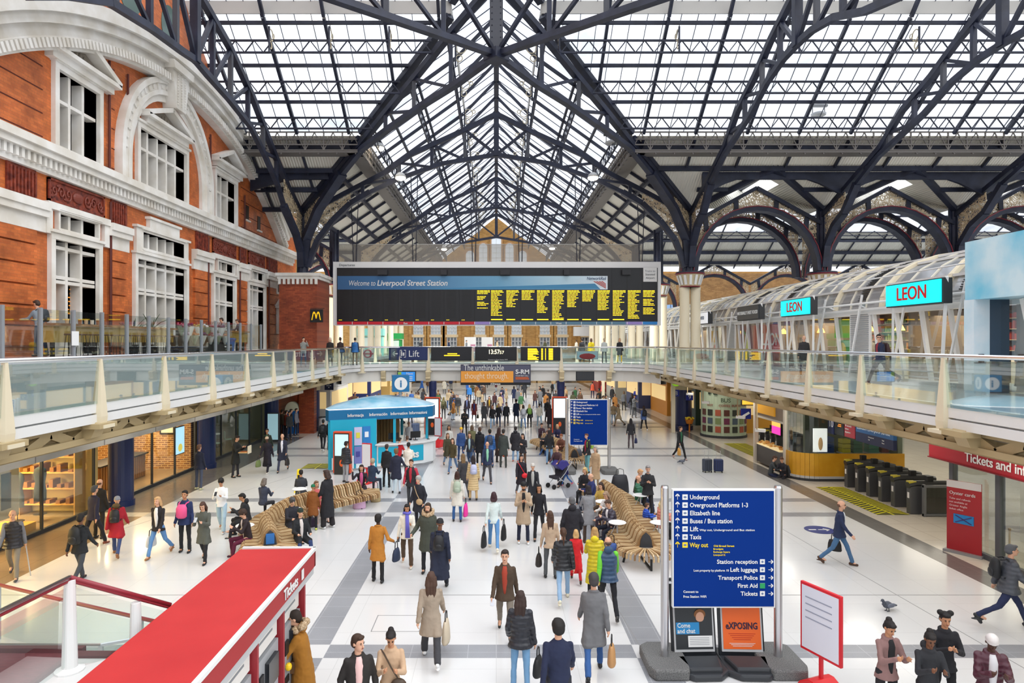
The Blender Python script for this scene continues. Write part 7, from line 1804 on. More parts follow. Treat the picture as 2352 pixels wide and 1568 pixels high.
# poster stands behind the near sign
def aframe(x, y, rot, col, lab, kind):
 t = thing('poster_stand', lab, 'poster stand', (x,y,0), rot)
 m = MB(); m.prism([(-.46,-.6),(-.25,-.8),(.25,-.8),(.46,-.6),(.44,.3),(-.44,.3)],'xy',0,.12); m.prism([(-.3,-.7),(.3,-.7),(.4,-.2),(-.4,-.2)],'xy',.08,.2); m.build('rubber_base', hx('2f3236',.45), t, bevel=.04)
 lean = R(-9)
 m = MB(); m.cbox((0,.08,.8),(.86,.06,1.42),0,lean); m.build('frame', hx('202328',.35), t, bevel=.03)
 m = MB(); m.cbox((0,.045,.83),(.76,.05,1.28),0,lean); m.build('silver_border', LGREY, t)
 m = MB(); m.cbox((0,.035,.84),(.7,.045,1.2),0,lean); m.build('poster', hx(col,.4), t)
 M = Matrix.Translation((0,.035,.84)) @ Matrix.Rotation(lean,4,'X')
 def rect(mm,u0,u1,v0,v1,d=-.026): mm.add([M@Vector((u0,d,v0)),M@Vector((u1,d,v0)),M@Vector((u1,d,v1)),M@Vector((u0,d,v1))],[(0,1,2,3)])
 if kind == 'exp':
  o = text('eXPOSING', .17, (0,0,0), hx('2c1c3c'), t, align='CENTER', bold=.02, sx=.74); o.data.transform(M @ Matrix.Translation((0,-.03,-.24)))
  m = MB()
  for k in range(4): rect(m,-.25+.03*k,.25-.03*k,-.33-.035*k,-.318-.035*k)
  m.build('print_lines', hx('c03a1a'), t); m = MB()
  for k in range(3): rect(m,-.24+.03*k,.24-.03*k,-.5-.025*k,-.492-.025*k)
  m.build('white_lines', WHITE, t)
 else:
  m = MB(); m.ell(tuple(M@Vector((.12,-.03,-.03))),(.08,.01,.1),12,8); m.build('face_print', hx('d8a488'), t)
  m = MB(); m.ell(tuple(M@Vector((.12,-.028,.02))),(.11,.006,.1),12,8); m.build('hair_print', hx('8a5a34'), t)
  m = MB(); rect(m,-.34,.1,-.33,-.12); m.build('blue_box', hx('2a86c0'), t)
  for k,tx in enumerate(('Come','and chat')):
   o = text(tx,.11,(0,0,0),WHITE,t,bold=.015,sx=.9); o.data.transform(M @ Matrix.Translation((-.32,-.03,-.21-.1*k)))
  m = MB(); rect(m,-.12,.34,-.56,-.36); m.build('text_box', WHITE, t); m = MB()
  for k in range(5): rect(m,-.09,.28,-.4-.03*k,-.392-.03*k,-.028)
  m.build('print_lines', hx('8a8c90'), t)
 return t
aframe(3.72,12.32,R(2),'22262a','poster stand with a dark Come and chat poster below the near blue sign','chat')
aframe(4.62,12.32,R(-2),'e8641c','poster stand with an orange EXPOSING poster below the near blue sign','exp')
# red and white blade stands
def blade(x,y,rz,lab,h=1.68):
 t = thing('arrow_stand',lab,'sign stand',(x,y,0),rz)
 m = MB(); m.prism([(-.42,0),(.42,0),(.36,.1),(.06,.42),(-.06,.42),(-.36,.1)],'xz',-.3,.3); m.build('red_base', hx('d81e24',.4), t, bevel=.02)
 m = MB(); m.box(-.05,.05,-.02,.02,.3,h); m.box(-.05,.05,-.22,.22,.6,h); m.build('edge_frame', hx('d2232e',.4), t, bevel=.01)
 m = MB(); m.box(-.055,-.05,-.2,.2,.65,h-.04); m.box(.05,.055,-.2,.2,.65,h-.04); m.build('white_face', hx('e6e8ee',.4), t)
 return t
blade(-5.55,28,R(70),'red and white upright sign stand before the information kiosk'); blade(-3.35,37.6,R(65),'red and white upright sign stand beyond the kiosk counter')
b3 = thing('arrow_stand','tall red edged white sign stand at the bottom right of the view','sign stand',(5.62,11.3,0),R(-68))
m = MB(); m.prism([(-.3,0),(.3,0),(.25,.08),(.05,.2),(-.05,.2),(-.25,.08)],'xz',-.25,.25); m.build('red_base', hx('d81e24',.4), b3, bevel=.02)
m = MB(); m.box(-.42,.42,-.03,.03,.55,1.75); m.box(-.03,.03,-.03,.03,.15,.56); m.build('red_frame', hx('d2232e',.4), b3, bevel=.01)
m = MB(); m.box(-.38,.38,-.036,-.03,.6,1.7); m.box(-.38,.38,.03,.036,.6,1.7); m.build('white_face', hx('dfe2ec',.4), b3)
m = MB()
for k in range(4): m.box(-.3,.25,-.04,-.036,1.5-k*.12,1.52-k*.12)
m.build('print_lines', hx('9aa0b0'), b3)
# totems
def totem(x,y,rz,lab,scr='eef2f4',w_=.9,h=2.1,em=.5):
 t = thing('advert_totem',lab,'advertising totem',(x,y,0),rz)
 m = MB(); m.box(-w_/2,w_/2,-.14,.14,.06,h); m.build('orange_frame', hx('d8481e',.4), t, bevel=.03)
 m = MB(); m.box(-w_/2+.06,w_/2-.06,-.15,.15,.0,h-.07); m.build('black_body', hx('1c1d20',.4), t)
 m = MB(); m.box(-w_/2+.1,w_/2-.1,-.16,-.15,h*.44,h-.12); m.build('screen', cm(s2l(scr),.3,0,em), t)
 m = MB(); m.ell((0,-.16,h*.27),(.1,.01,.16),12,8); m.build('orange_mark', hx('e05a1e'), t)
 return t
totem(-4.15,42.4,0,'orange edged advertising totem with white screen right of the kiosk',h=2.45,w_=1.0)
totem(4.15,42.8,0,'orange edged advertising totem left of the mid concourse blue sign',h=2.45,w_=1.0)
totem(-7.0,29.75,R(-6),'black and orange touch screen totem against the kiosk wall','bfe0ea',.82,1.95)
# =============================================================== INFORMATION KIOSK
ik = thing('information_kiosk','turquoise information kiosk with dark blue canopy and white counter','kiosk',(-5.6,31.5,0))
CY = hx('1ba8c8',.35); CYD = hx('0f6a9c',.35)
canopy = [(-7.75,30.15),(-5.4,31.1),(-3.45,32.0),(-3.15,32.4),(-3.1,33.0),(-3.6,34.2),(-4.8,35.2),(-6.4,35.4),(-7.7,34.2),(-8.1,32.2),(-8.0,30.6)]
m = MB(); m.prism(canopy,'xy',2.33,2.86); m.build('canopy_fascia', CYD, ik, world=True, bevel=.03)
m = MB(); m.prism([(x*1.0,y) for x,y in canopy],'xy',2.86,2.9); m.build('canopy_light_line', cm((.95,.97,1),.4,0,.8), ik, world=True)
cx,cy = -5.6,33.0; m = MB(); n = len(canopy); rg = []
for s_,z in ((1,2.9),(.92,2.98),(.6,3.18),(.25,3.3)): rg.append([(cx+(x-cx)*s_,cy+(y-cy)*s_,z) for x,y in canopy])
vs = [p for r_ in rg for p in r_]+[(cx,cy,3.34)]; fs = []
for i in range(3):
 for k in range(n): fs.append((i*n+k,i*n+(k+1)%n,(i+1)*n+(k+1)%n,(i+1)*n+k))
for k in range(n): fs.append((3*n+k,3*n+(k+1)%n,4*n))
m.add(vs,fs); m.build('canopy_dome', noisemat('dome_blue',s2l('6fb4d0'),s2l('b9d4e4'),.9,.25), ik, world=True, smooth=True)
wallp = [(-7.65,30.3),(-5.75,31.05),(-5.75,31.2),(-7.4,30.6),(-7.85,32.2),(-7.5,34),(-6.4,35.2),(-6.45,35.3),(-7.7,34.1),(-8.0,32.2)]
m = MB()
for a,b in (((-7.7,30.22),(-5.7,31.02)),((-7.72,30.22),(-8.0,32.2)),((-8.0,32.2),(-7.6,34.1)),((-7.6,34.1),(-6.4,35.2))): m.beam((*a,1.25),(*b,1.25),.12,2.3)
m.build('turquoise_wall', CY, ik, world=True)
ang_k = math.atan2(.8,2.0)
for i,(u,z,w_,h_,c) in enumerate(((1.28,1.5,.36,.85,'c9c6e6'),(1.68,1.52,.36,.85,'2a7cc4'),(1.28,.62,.36,.8,'7a7fc0'),(1.68,.62,.36,.8,'9fb4e0'))):
 p = Vector((-7.7,30.22,0))+Vector((math.cos(ang_k),math.sin(ang_k),0))*u
 m = MB(); m.cbox((p.x+.03,p.y-.075,z+.1),(w_,.03,h_),ang_k); m.build('info_poster', hx(c,.4), ik, world=True)
 m = MB(); m.cbox((p.x+.035,p.y-.1,z+.15),(w_*.5,.02,h_*.3),ang_k); m.build('poster_print', hx(['e0d84a','e8eef6','4a4a9a','e8ecf4'][i],.4), ik, world=True)
m = MB()
for u,h_ in ((.15,.55),(1.0,.6),(1.35,.3),(1.75,.35),(1.9,.2)):
 p = Vector((-7.7,30.22,0))+Vector((math.cos(ang_k),math.sin(ang_k),0))*u
 m.cbox((p.x+.03,p.y-.07,.1+h_/2),(.16 if h_>.5 else .34,.02,h_),ang_k)
m.build('skyline_print', hx('e8f4f8',.5), ik, world=True)
m = MB(); m.prism([(-5.68,31.0),(-4.6,31.3),(-3.55,31.9),(-3.15,32.5),(-3.1,33.4),(-3.5,33.4),(-3.55,32.7),(-3.85,32.3),(-4.7,31.75),(-5.6,31.5)],'xy',.1,1.12); m.build('counter_front', hx('eef1f2',.4), ik, world=True, bevel=.02)
m = MB(); m.prism([(-5.72,30.85),(-4.55,31.15),(-3.45,31.8),(-3.0,32.45),(-2.95,33.5),(-3.7,33.5),(-3.7,32.8),(-4.0,32.4),(-4.8,31.95),(-5.6,31.7)],'xy',1.12,1.17); m.build('counter_top', WHITE, ik, world=True)
m = MB();
for a,b in (((-5.6,30.98),(-4.62,31.27)),((-4.2,31.48),(-3.56,31.87))): m.beam((*a,.65),(*b,.65),.03,.75)
m.build('turquoise_print', CY, ik, world=True)
text('ics', .5, (-4.2,31.42,.45), WHITE, ik, (PI/2,0,R(30)), bold=.03, world=True)
m = MB(); m.prism([(x*.97-.17,y*.97+.9) for x,y in canopy],'xy',0,.1); m.build('grey_plinth', hx('9a9ca0',.5), ik, world=True)
m = MB()
for p in ((-4.9,31.45),(-3.5,32.9),(-5.0,34.6)): m.beam((*p,1.1),(*p,2.35),.12,.12,up=(1,0,0))
m.build('canopy_post', CY, ik, world=True)
m = MB(); m.box(-5.85,-5.7,31.0,31.15,1.1,2.33); m.build('window_jamb', WHITE, ik, world=True)
m = MB()
for k in range(12): m.box(-6.9+k*.16,-6.82+k*.16,33.6,33.7,.1,2.33)
m.box(-7,-5,33.7,33.75,.1,2.33); m.build('slatted_screen', hx('b08a54',.5), ik, world=True)
u0 = Vector((-7.7,30.22,0)); ud = Vector((math.cos(ang_k),math.sin(ang_k),0)); ang_c = math.atan2(1.85,4.3)
for tx,u in (('Informacja',.85),('Información',1.85),('Information',2.85),('Informazioni',3.75)):
 p = Vector((-7.75,30.15,0))+Vector((math.cos(ang_c),math.sin(ang_c),0))*u*1.02; text(tx,.2,(p.x+.01,p.y-.05,2.52),WHITE,ik,(PI/2,0,ang_c-.02),bold=.015,world=True,sx=.9)
cb = thing('information_cube','dark blue cube sign with white i above the kiosk','sign',(-4.8,33.0,3.3),R(-32))
m = MB(); m.box(-.42,.42,-.42,.42,.18,1.0); m.build('cube_body', CYD, cb); m = MB(); m.tube([(0,0,-.15),(0,0,.2)],.08,8); m.build('neck', WHITE, cb)
m = MB()
for k in range(4):
 M = Matrix.Rotation(k*PI/2,4,'Z'); pts = [M@Vector((.32*math.cos(a),-.425,.59+.32*math.sin(a))) for a in [2*PI*i/24 for i in range(24)]]
 m.add(pts,[tuple(range(24))])
m.build('white_disc', WHITE, cb)
for k in range(4):
 o = text('i',.5,(0,0,0),CYD,cb,(PI/2,0,0),align='CENTER',bold=.03); o.data.transform(Matrix.Rotation(k*PI/2,4,'Z') @ Matrix.Translation((0,-.43,.42)))
cb.location = (-4.85,33.0,3.35); cb.rotation_euler[2] = R(12)
for i,(x,y) in enumerate(((-4.0,32.3),(-5.0,31.75))):
 t = thing('computer_monitor','black monitor on the kiosk counter, %s'%['right one','left one'][i],'monitor',(x,y,1.17),R(200)); m = MB(); m.cbox((0,0,.28),(.5,.04,.32),0,-.15); m.build('display', BLACK, t); m = MB(); m.box(-.1,.1,-.08,.08,0,.02); m.tube([(0,0,0),(0,0,.2)],.02,6); m.build('stand', BLACK, t)
t = thing('microphone_stand','small black gooseneck microphone on the kiosk counter','microphone',(-3.4,32.6,1.17)); m = MB(); m.lathe((0,0,0),[(.08,0),(.08,.02),(.02,.03)],10); m.tube([(0,0,.02),(.02,0,.3),(.05,0,.36)],.012,6); m.build('gooseneck', BLACK, t); m = MB(); m.ell((.06,0,.38),(.03,.03,.05),8,6); m.build('head', BLACK, t)
# =============================================================== TICKET MACHINES
tm = thing('ticket_machine_bank','long bank of ticket machines under a bright red canopy roof','ticket machines',(-3.6,7.5,0))
REDD = hx('a52a2d',.6)
m = MB(); m.prism([(-4.2,4.2),(-3.05,4.2),(-3.05,10.8),(-4.22,10.75)],'xy',2.52,2.6)
m.build('red_roof', noisemat('roof_red',s2l('b0181c'),s2l('bf2626'),.8,.6), tm, world=True, bevel=.02)
m = MB(); m.box(-3.08,-3.0,4.2,10.82,2.3,2.56); m.box(-4.2,-3.0,10.78,10.84,2.3,2.56); m.build('red_fascia', REDD, tm, world=True)
m = MB(); m.box(-3.04,-2.985,4.2,10.84,2.56,2.61); m.box(-4.2,-2.99,10.8,10.86,2.56,2.61); m.build('white_trim', WHITE, tm, world=True)
m = MB(); m.box(-3.1,-3.02,4.2,10.8,2.18,2.3); m.build('grey_soffit_trim', LGREY, tm, world=True)
text('Tickets', .22, (-2.99,9.2,2.35), WHITE, tm, (PI/2,0,PI/2), bold=.02, world=True); m = MB(); m.box(-2.99,-2.98,10.02,10.12,2.35,2.5); m.build('ticket_icon', WHITE, tm, world=True)
m = MB(); m.box(-4.15,-3.3,4.3,10.7,0,2.5); m.build('cabinet', hx('8e9094',.5), tm, world=True)
m = MB()
for y in (4.35,5.4,6.45,7.5,8.55,9.6,10.65): m.box(-3.3,-3.12,y-.03,y+.03,0,2.3)
m.build('red_divider', hx('a02c34',.5), tm, world=True)
for k in range(6):
 y0 = 4.42+k*1.05; y1 = y0+.9
 m = MB(); m.box(-3.3,-3.2,y0,y1,1.75,2.25); m.build('header_panel', hx('e8e4de',.5), tm, world=True)
 m = MB(); m.box(-3.3,-3.18,y0,y1,.75,1.7); m.build('machine_face', hx('a3a5a8',.35), tm, world=True)
 m = MB(); m.cbox((-3.15,(y0+y1)/2+.1,1.4),(.06,.4,.36),0,0); m.build('touch_screen', hx('26282c',.2), tm, world=True)
 m = MB(); m.cbox((-3.14,(y0+y1)/2+.1,.98),(.08,.3,.18)); m.build('dispensing_tray', hx('6a4a2c',.4), tm, world=True)
 m = MB(); m.ell((-3.14,y0+.2,1.1),(.05,.06,.06),10,6); m.build('yellow_reader', hx('f0c81c',.4), tm, world=True)
 m = MB(); m.box(-3.18,-3.15,y0+.1,y0+.25,1.3,1.5); m.box(-3.18,-3.16,y0+.08,y0+.3,.85,.95); m.build('card_slot', BLACK, tm, world=True)
 m = MB()
 for r_ in range(3): m.box(-3.2,-3.195,y0+.1,y0+.7,1.9+r_*.1,1.93+r_*.1)
 m.build('instruction_print', hx('8a8c90'), tm, world=True)
# =============================================================== STAIR LANDING AT BOTTOM LEFT
sl = thing('stair_landing','red floored stair landing with white edge at the bottom left','stairs',(-5.0,6,0))
TR = noisemat('dark_red_floor',s2l('6a2a30'),s2l('864248'),9,.5,None,4,(1,6,1))
m = MB(); m.box(-9.5,-5.2,4.4,8.2,1.9,2.1); m.build('red_tread', TR, sl, world=True)
m = MB(); m.box(-5.2,-4.25,4.4,8.0,1.95,2.13); m.build('white_landing', hx('d9d8d6',.4), sl, world=True)
m = MB(); m.box(-5.25,-4.22,8.0,8.14,1.75,2.16); m.box(-5.26,-5.2,4.4,8.0,2.1,2.17); m.box(-9.5,-5.2,8.2,8.28,1.8,2.16); m.build('dark_red_edge', hx('5a1c24',.4), sl, world=True)
m = MB(); m.box(-9.4,-4.4,4.5,7.9,0,1.9); m.build('side_wall', hx('d5d5d3',.5), sl, world=True)
REDRAIL = hx('8a2430',.3)
g1 = thing('stair_balustrade','glass stair balustrade with white posts and dark red rail, bottom left','balustrade',(-5.03,7.74,2.13))
for p,q_ in (((-5.03,7.7,3.23),(-5.15,4.4,3.3)),((-5.03,7.7,3.23),(-4.27,8.56,2.56))):
 m = MB(); m.tube([p,q_],.028,10); m.build('handrail', CHROME if q_[1]<5 else REDRAIL, g1, world=True, smooth=True)
 m = MB(); m.tube([(p[0],p[1],p[2]-.035),(q_[0],q_[1],q_[2]-.035)],.022,10); m.build('red_underrail', REDRAIL, g1, world=True)
 m = MB(); m.add([(p[0],p[1],2.2),(q_[0],q_[1],1.9 if q_[1]>5 else 2.2),(q_[0],q_[1],q_[2]-.1),(p[0],p[1],p[2]-.1)],[(0,1,2,3)]); m.build('glass_pane', GLASSG, g1, world=True)
for x,y,z0,z1 in ((-5.03,7.7,2.13,3.2),(-4.55,8.24,1.5,2.72)):
 m = MB(); m.lathe((x,y,z0),[(.16,0),(.16,.02),(.085,.05),(.06,z1-z0)],14); m.build('post', WHITE, g1, world=True)
g2 = thing('lower_balustrade','glass balustrade with dark red rail beyond the stair landing','balustrade',(-8.2,12.4,0))
pts = [(-12.0,14.0,1.1),(-10.05,13.2,1.1),(-8.2,12.4,1.1),(-6.3,11.6,1.1),(-5.2,11.15,1.1)]
m = MB(); m.tube(pts,.035,8); m.build('handrail', REDRAIL, g2, world=True)
for a,b in zip(pts[:-1],pts[1:]):
 m = MB(); m.add([(a[0],a[1],.08),(b[0],b[1],.08),(b[0],b[1],1.03),(a[0],a[1],1.03)],[(0,1,2,3)]); m.build('glass_pane', GLASSG, g2, world=True)
for p in pts: m = MB(); m.beam((p[0],p[1],0),(p[0],p[1],1.08),.05); m.build('post', LGREY, g2, world=True)
g3 = thing('lower_balustrade','second grey railed glass balustrade nearer the red ticket roof','balustrade',(-7.5,10.5,0))
pts = [(-11.6,12.0,.95),(-8.6,10.9,.95),(-6.6,10.9,.95),(-4.6,11.9,.95)]
m = MB(); m.tube(pts,.03,8); m.build('handrail', STEEL, g3, world=True)
for a,b in zip(pts[:-1],pts[1:]):
 m = MB(); m.add([(a[0],a[1],.08),(b[0],b[1],.08),(b[0],b[1],.9),(a[0],a[1],.9)],[(0,1,2,3)]); m.build('glass_pane', GLASSG, g3, world=True)
for p in pts: m = MB(); m.beam((p[0],p[1],0),(p[0],p[1],.93),.06); m.build('post', LGREY, g3, world=True)
# =============================================================== LEFT GROUND FLOOR SHOPS
WARM = hx('d8a850',.6)
sw = MB(); sw.box(-20.2,-20,2,24,0,3.3); sw.box(-20,-14.4,23.3,23.6,0,3.3); sw.box(-20.2,-20,24.6,41,0,3.3)
struct(sw.build('wall_left_shop', hx('f0d48c',.6)), 'warm yellow back wall of the left shops', 'wall')
b2 = MB(); b2.box(-20,-14.5,31.0,31.3,0,3.3); struct(b2.build('wall_left_cafe', brickmat('cafe_brick',s2l('a8743c'),s2l('7c4e28'),s2l('c8a470'),'xz',.3,.1,.02,.7,.4)), 'brick slip back wall of the left cafe', 'wall')
b3_ = MB(); b3_.box(-20,-14.4,31.4,31.6,0,3.3); b3_.box(-18.2,-18,31.6,40.5,0,3.3); b3_.box(-20,-14,40.6,40.9,0,3.9); struct(b3_.build('wall_left_dark', hx('6c6c56',.6)), 'olive wall of the dim far left cafe', 'wall')
bw2 = MB(); bw2.box(-14.6,-14.2,40.9,47,0,4.2); bw2.box(-13.0,-12.0,43.0,43.6,0,4.2); bw2.box(-16,-13,46.9,47.2,0,4.2); struct(bw2.build('wall_left_brick', BRICK_P), 'red brick wall and pier under the left deck', 'wall')
def shopglass(y0,y1,lab,n,fr=DGREY):
 t = thing('shop_window',lab,'shop window',(-14.3,(y0+y1)/2,0))
 m = MB(); m.box(-14.36,-14.26,y0,y1,0,.12); m.box(-14.36,-14.26,y0,y1,2.85,3.3)
 for k in range(n+1): y = y0+(y1-y0)*k/n; m.box(-14.35,-14.27,y-.03,y+.03,.1,2.9)
 m.build('frame', fr, t, world=True)
 m = MB(); m.box(-14.32,-14.3,y0,y1,.12,2.85); m.build('glass_pane', GLASSD, t, world=True)
shopglass(8,16.2,'front glass of the yellow lit shop at the far left',3); shopglass(17.9,23.2,'second glass bay of the yellow lit shop with clothed display figures',2)
shopglass(25.2,31.0,'glass front of the warm brick lined cafe',3); shopglass(32.0,39.8,'glass front of the dim far cafe',4)
for (x,y,r_,lb) in ((-13.85,24.1,.42,'round navy pillar between the yellow shop and the cafe'),(-13.9,31.3,.42,'round navy pillar between the two left cafes'),(-13.9,40.4,.42,'round navy pillar at the end of the far left cafe')):
 t = thing('navy_pillar',lb,'pillar',(x,y,0)); m = MB(); m.lathe((0,0,0),[(r_+.04,0),(r_+.04,.2),(r_,.22),(r_,3.3)],24); m.build('shaft', hx('1e2c5c',.3), t, smooth=False)
for y in (10,15,20.5): alight((-16.8,y,3.2),2.2,1000,(1,.74,.36),(0,0,0),4)
alight((-16.2,28,3.2),2,600,(1,.74,.42),(0,0,0),5); alight((-16.2,36,3.2),2,70,(.95,1,.8),(0,0,0),6)
# display fittings
random.seed(31)
for i,x in enumerate((-15.6,-17.6,-19.2)):
 t = thing('display_shelf','wooden display shelving with small goods on the end wall of the yellow shop','shelving',(x,22.95,0),R(-90),'shelves of the yellow shop')
 m = MB()
 for z in (.35,.9,1.45,2.0,2.5): m.box(-.3,.3,-.95,.95,z,z+.04)
 m.box(-.3,.3,-.98,-.94,0,2.6); m.box(-.3,.3,.94,.98,0,2.6); m.build('shelf', hx('c89850',.5), t)
 m = MB()
 for z in (.39,.94,1.49,2.04):
  yy = -.85
  while yy < .8: h_ = random.uniform(.08,.3); m.box(-.15,.25,yy,yy+.14,z,z+h_); yy += random.uniform(.2,.4)
 m.build('goods', hx(['8a5a2c','3a3430','b8843c'][i%3],.5), t)
for i,(x,y,c) in enumerate(((-15.3,21.9,'2c3030'),(-15.4,21.0,'5a6468'),(-15.2,18.9,'4a4c4a'),(-15.3,13.0,'7a8a90'))):
 t = thing('mannequin','headless mannequin in dark clothes, %s in the yellow shop window'%['rightmost','second from right','third from right','leftmost'][i],'mannequin',(x,y,.25))
 m = MB(); m.lathe((0,0,0),[(.2,0),(.2,.02),(.02,.03)],14); m.tube([(0,0,0),(0,0,.8)],.015,6); m.build('stand', BLACK, t)
 m = MB(); I3 = Matrix.Identity(3); m.loft([((0,0,.45),.2,.13,I3),((0,0,.8),.2,.13,I3),((0,0,1.05),.15,.11,I3),((0,0,1.35),.21,.13,I3),((0,0,1.5),.19,.1,I3),((0,0,1.58),.06,.06,I3)]); m.build('garment', hx(c,.8), t, smooth=True)
for i in range(3):
 t = thing('display_block','low wooden display plinth in the yellow shop window','plinth',(-15.3,12+i*3.9,0),group='plinths in the yellow shop window'); m = MB(); m.box(-.5,.5,-1.2,1.2,0,.25); m.build('block', hx('c8963c',.5), t)
t = thing('striped_display','hanging panel with a striped jumper print in the yellow shop window','display panel',(-15.0,19.6,.6)); m = MB(); m.box(-.02,.02,-.9,.9,0,1.7); m.build('board', hx('cfc6b0',.6), t)
m = MB()
for k in range(9): m.box(.02,.03,-.6,-.1,.3+k*.09,.34+k*.09)
m.build('stripes', hx('7a2a2a'), t); m = MB(); m.box(.02,.03,.15,.55,.3,1.4); m.build('coat_print', hx('5a5e60'), t)
for i in range(5):
 t = thing('wall_disc','round red and cream disc on the yellow shop wall','wall disc',(-15.2-i*.7,23.2,2.75-.2*(i%2)),group='discs on the yellow shop wall'); m = MB()
 m.prism([(.3*math.cos(a),.3*math.sin(a)) for a in [2*PI*k/20 for k in range(20)]],'xz',0,.04); m.build('disc', hx(['a03c28','e0c89a'][i%2]), t)
t = thing('lit_screen','bright blue and white lit menu screen in the cafe window','screen',(-14.15,29.2,1)); m = MB(); m.box(-.05,.0,-.42,.42,0,1.25); m.build('casing', BLACK, t); m = MB(); m.box(.0,.02,-.38,.38,.04,1.21); m.build('face', cm(s2l('a8d8f0'),.4,0,1.0), t); m = MB(); m.ell((.02,0,.3),(.01,.2,.18),12,8); m.build('food_print', cm(s2l('e8d860'),.4,0,.6), t)
t = thing('lit_screen','narrow blue lit screen beside the first navy pillar','screen',(-14.1,24.75,.95)); m = MB(); m.box(-.1,.3,-.06,.0,0,1.6); m.build('casing', cm(s2l('3a9ae8'),.4,0,.9), t)
for i in range(3):
 t = thing('picture_frame','dark framed picture on the cafe brick wall','picture',(-15.6-i*1.2,30.98,1.9+.1*(i%2)),group='pictures on the cafe brick wall'); m = MB(); m.box(-.35,.35,-.04,0,-.25,.25); m.build('frame', BLACK, t); m = MB(); m.box(-.28,.28,-.045,-.04,-.18,.18); m.build('print', hx(['e0d8c8','8a5a34','c8c0b0'][i]), t)
t = thing('cafe_counter','wooden cafe counter with slatted front','counter',(-16.2,28.0,0)); m = MB(); m.box(-.4,.4,-2.0,1.4,0,1.0); m.build('body', hx('8a5c30',.5), t); m = MB(); m.box(-.5,.5,-2.1,1.5,1.0,1.06); m.build('worktop', BLACK, t); m = MB();
for k in range(20): m.box(.4,.43,-1.95+k*.17,-1.87+k*.17,.05,.98)
m.build('slats', hx('b07c44',.5), t)
for i in range(4):
 t = thing('cafe_chair','pale metal cafe chair inside the far cafe window','chair',(-15.4,33+i*1.5,0),R(40*i),group='pale chairs in the far cafe'); m = MB(); m.box(-.2,.2,-.2,.2,.43,.46); m.build('seat', hx('9ab8a8',.4), t); m = MB(); m.box(-.2,.2,.18,.2,.5,.9); m.build('backrest', hx('9ab8a8',.4), t)
 for a,b in ((-1,-1),(1,-1),(1,1),(-1,1)): m = MB(); m.tube([(a*.17,b*.17,.43),(a*.22,b*.22,0)],.012,6); m.build('leg', LGREY, t)
for i in range(3):
 t = thing('cafe_table','small round table inside the far cafe window','table',(-16.1,33.7+i*1.9,0),group='round tables in the far cafe'); m = MB(); m.lathe((0,0,.72),[(.32,0),(.33,.02),(.32,.04)],20); m.build('tabletop', LGREY, t); m = MB(); m.tube([(0,0,.0),(0,0,.72)],.03,8); m.lathe((0,0,0),[(.2,0),(.03,.03)],12); m.build('pedestal', DGREY, t)
t = thing('advert_totem','pale blue poster totem beside the far left brick wall','advertising totem',(-13.45,39.4,0)); m = MB(); m.box(-.35,.35,-.1,.1,0,1.75); m.build('casing', DGREY, t); m = MB(); m.box(-.31,.31,-.11,-.1,.15,1.7); m.build('face', cm(s2l('a8d0dc'),.4,0,.4), t)
t = thing('photo_booth','blue booth with white arched sign before the red brick pier','booth',(-13.4,43.1,0)); m = MB(); m.box(-.45,.35,-.25,.25,0,1.5); m.build('body', hx('1f6cc0',.4), t); m = MB(); m.prism([(-.5+.45+.45*math.cos(a)-.0,1.5+.6*math.sin(a)) for a in [PI*k/14 for k in range(15)]],'xz',-.2,.2); m.build('arched_sign', hx('e4ead8',.5), t)
t = thing('yellow_notice','yellow lit notice panel on the far left brick wall','notice',(-14.1,41.6,1.6)); m = MB(); m.box(-.02,.05,-.35,.35,0,1.2); m.build('panel', cm(s2l('e8c840'),.5,0,.3), t)
t = thing('round_sign','round cream sign standing before the red brick wall','sign',(-13.7,42.2,1.1)); m = MB(); m.prism([(.25*math.cos(a),.25*math.sin(a)) for a in [2*PI*k/20 for k in range(20)]],'xz',-.03,.03); m.build('disc', hx('e8dca8'), t); m = MB(); m.tube([(0,0,-.25),(0,0,-1.1)],.02,6); m.build('pole', DGREY, t)
t = thing('platform_sign','navy hanging sign with white marks by the left brick pier','sign',(-12.6,42.4,3.0)); m = MB(); m.box(-.6,.5,-.05,.05,0,.7); m.build('panel', hx('1a2a5c'), t); text('11',.4,(-.1,-.06,.2),WHITE,t)
t = thing('platform_sign','navy hanging sign with a cross of white dots beyond the pier','sign',(-11.6,45.3,3.0)); m = MB(); m.box(-.3,.3,-.05,.05,-.3,.3); m.build('panel', hx('141c40'), t); m = MB()
for a,b in ((0,0),(0,.12),(0,-.12),(.12,0),(-.12,0)): m.cbox((a,-.06,b),(.06,.02,.06))
m.build('dots', WHITE, t)
t = thing('rubbish_sack_stand','grey bin ring holding a clear rubbish sack beside the pier','bin',(-11.65,43.9,0)); m = MB(); m.lathe((0,0,0),[(.2,0),(.28,.15),(.3,.6),(.26,.95)],14); m.build('sack', hx('c8ccd0',.3), t); m = MB(); m.tube([(.28*math.cos(a),.28*math.sin(a),.98) for a in [2*PI*k/16 for k in range(17)]],.03,6); m.build('ring', DGREY, t)
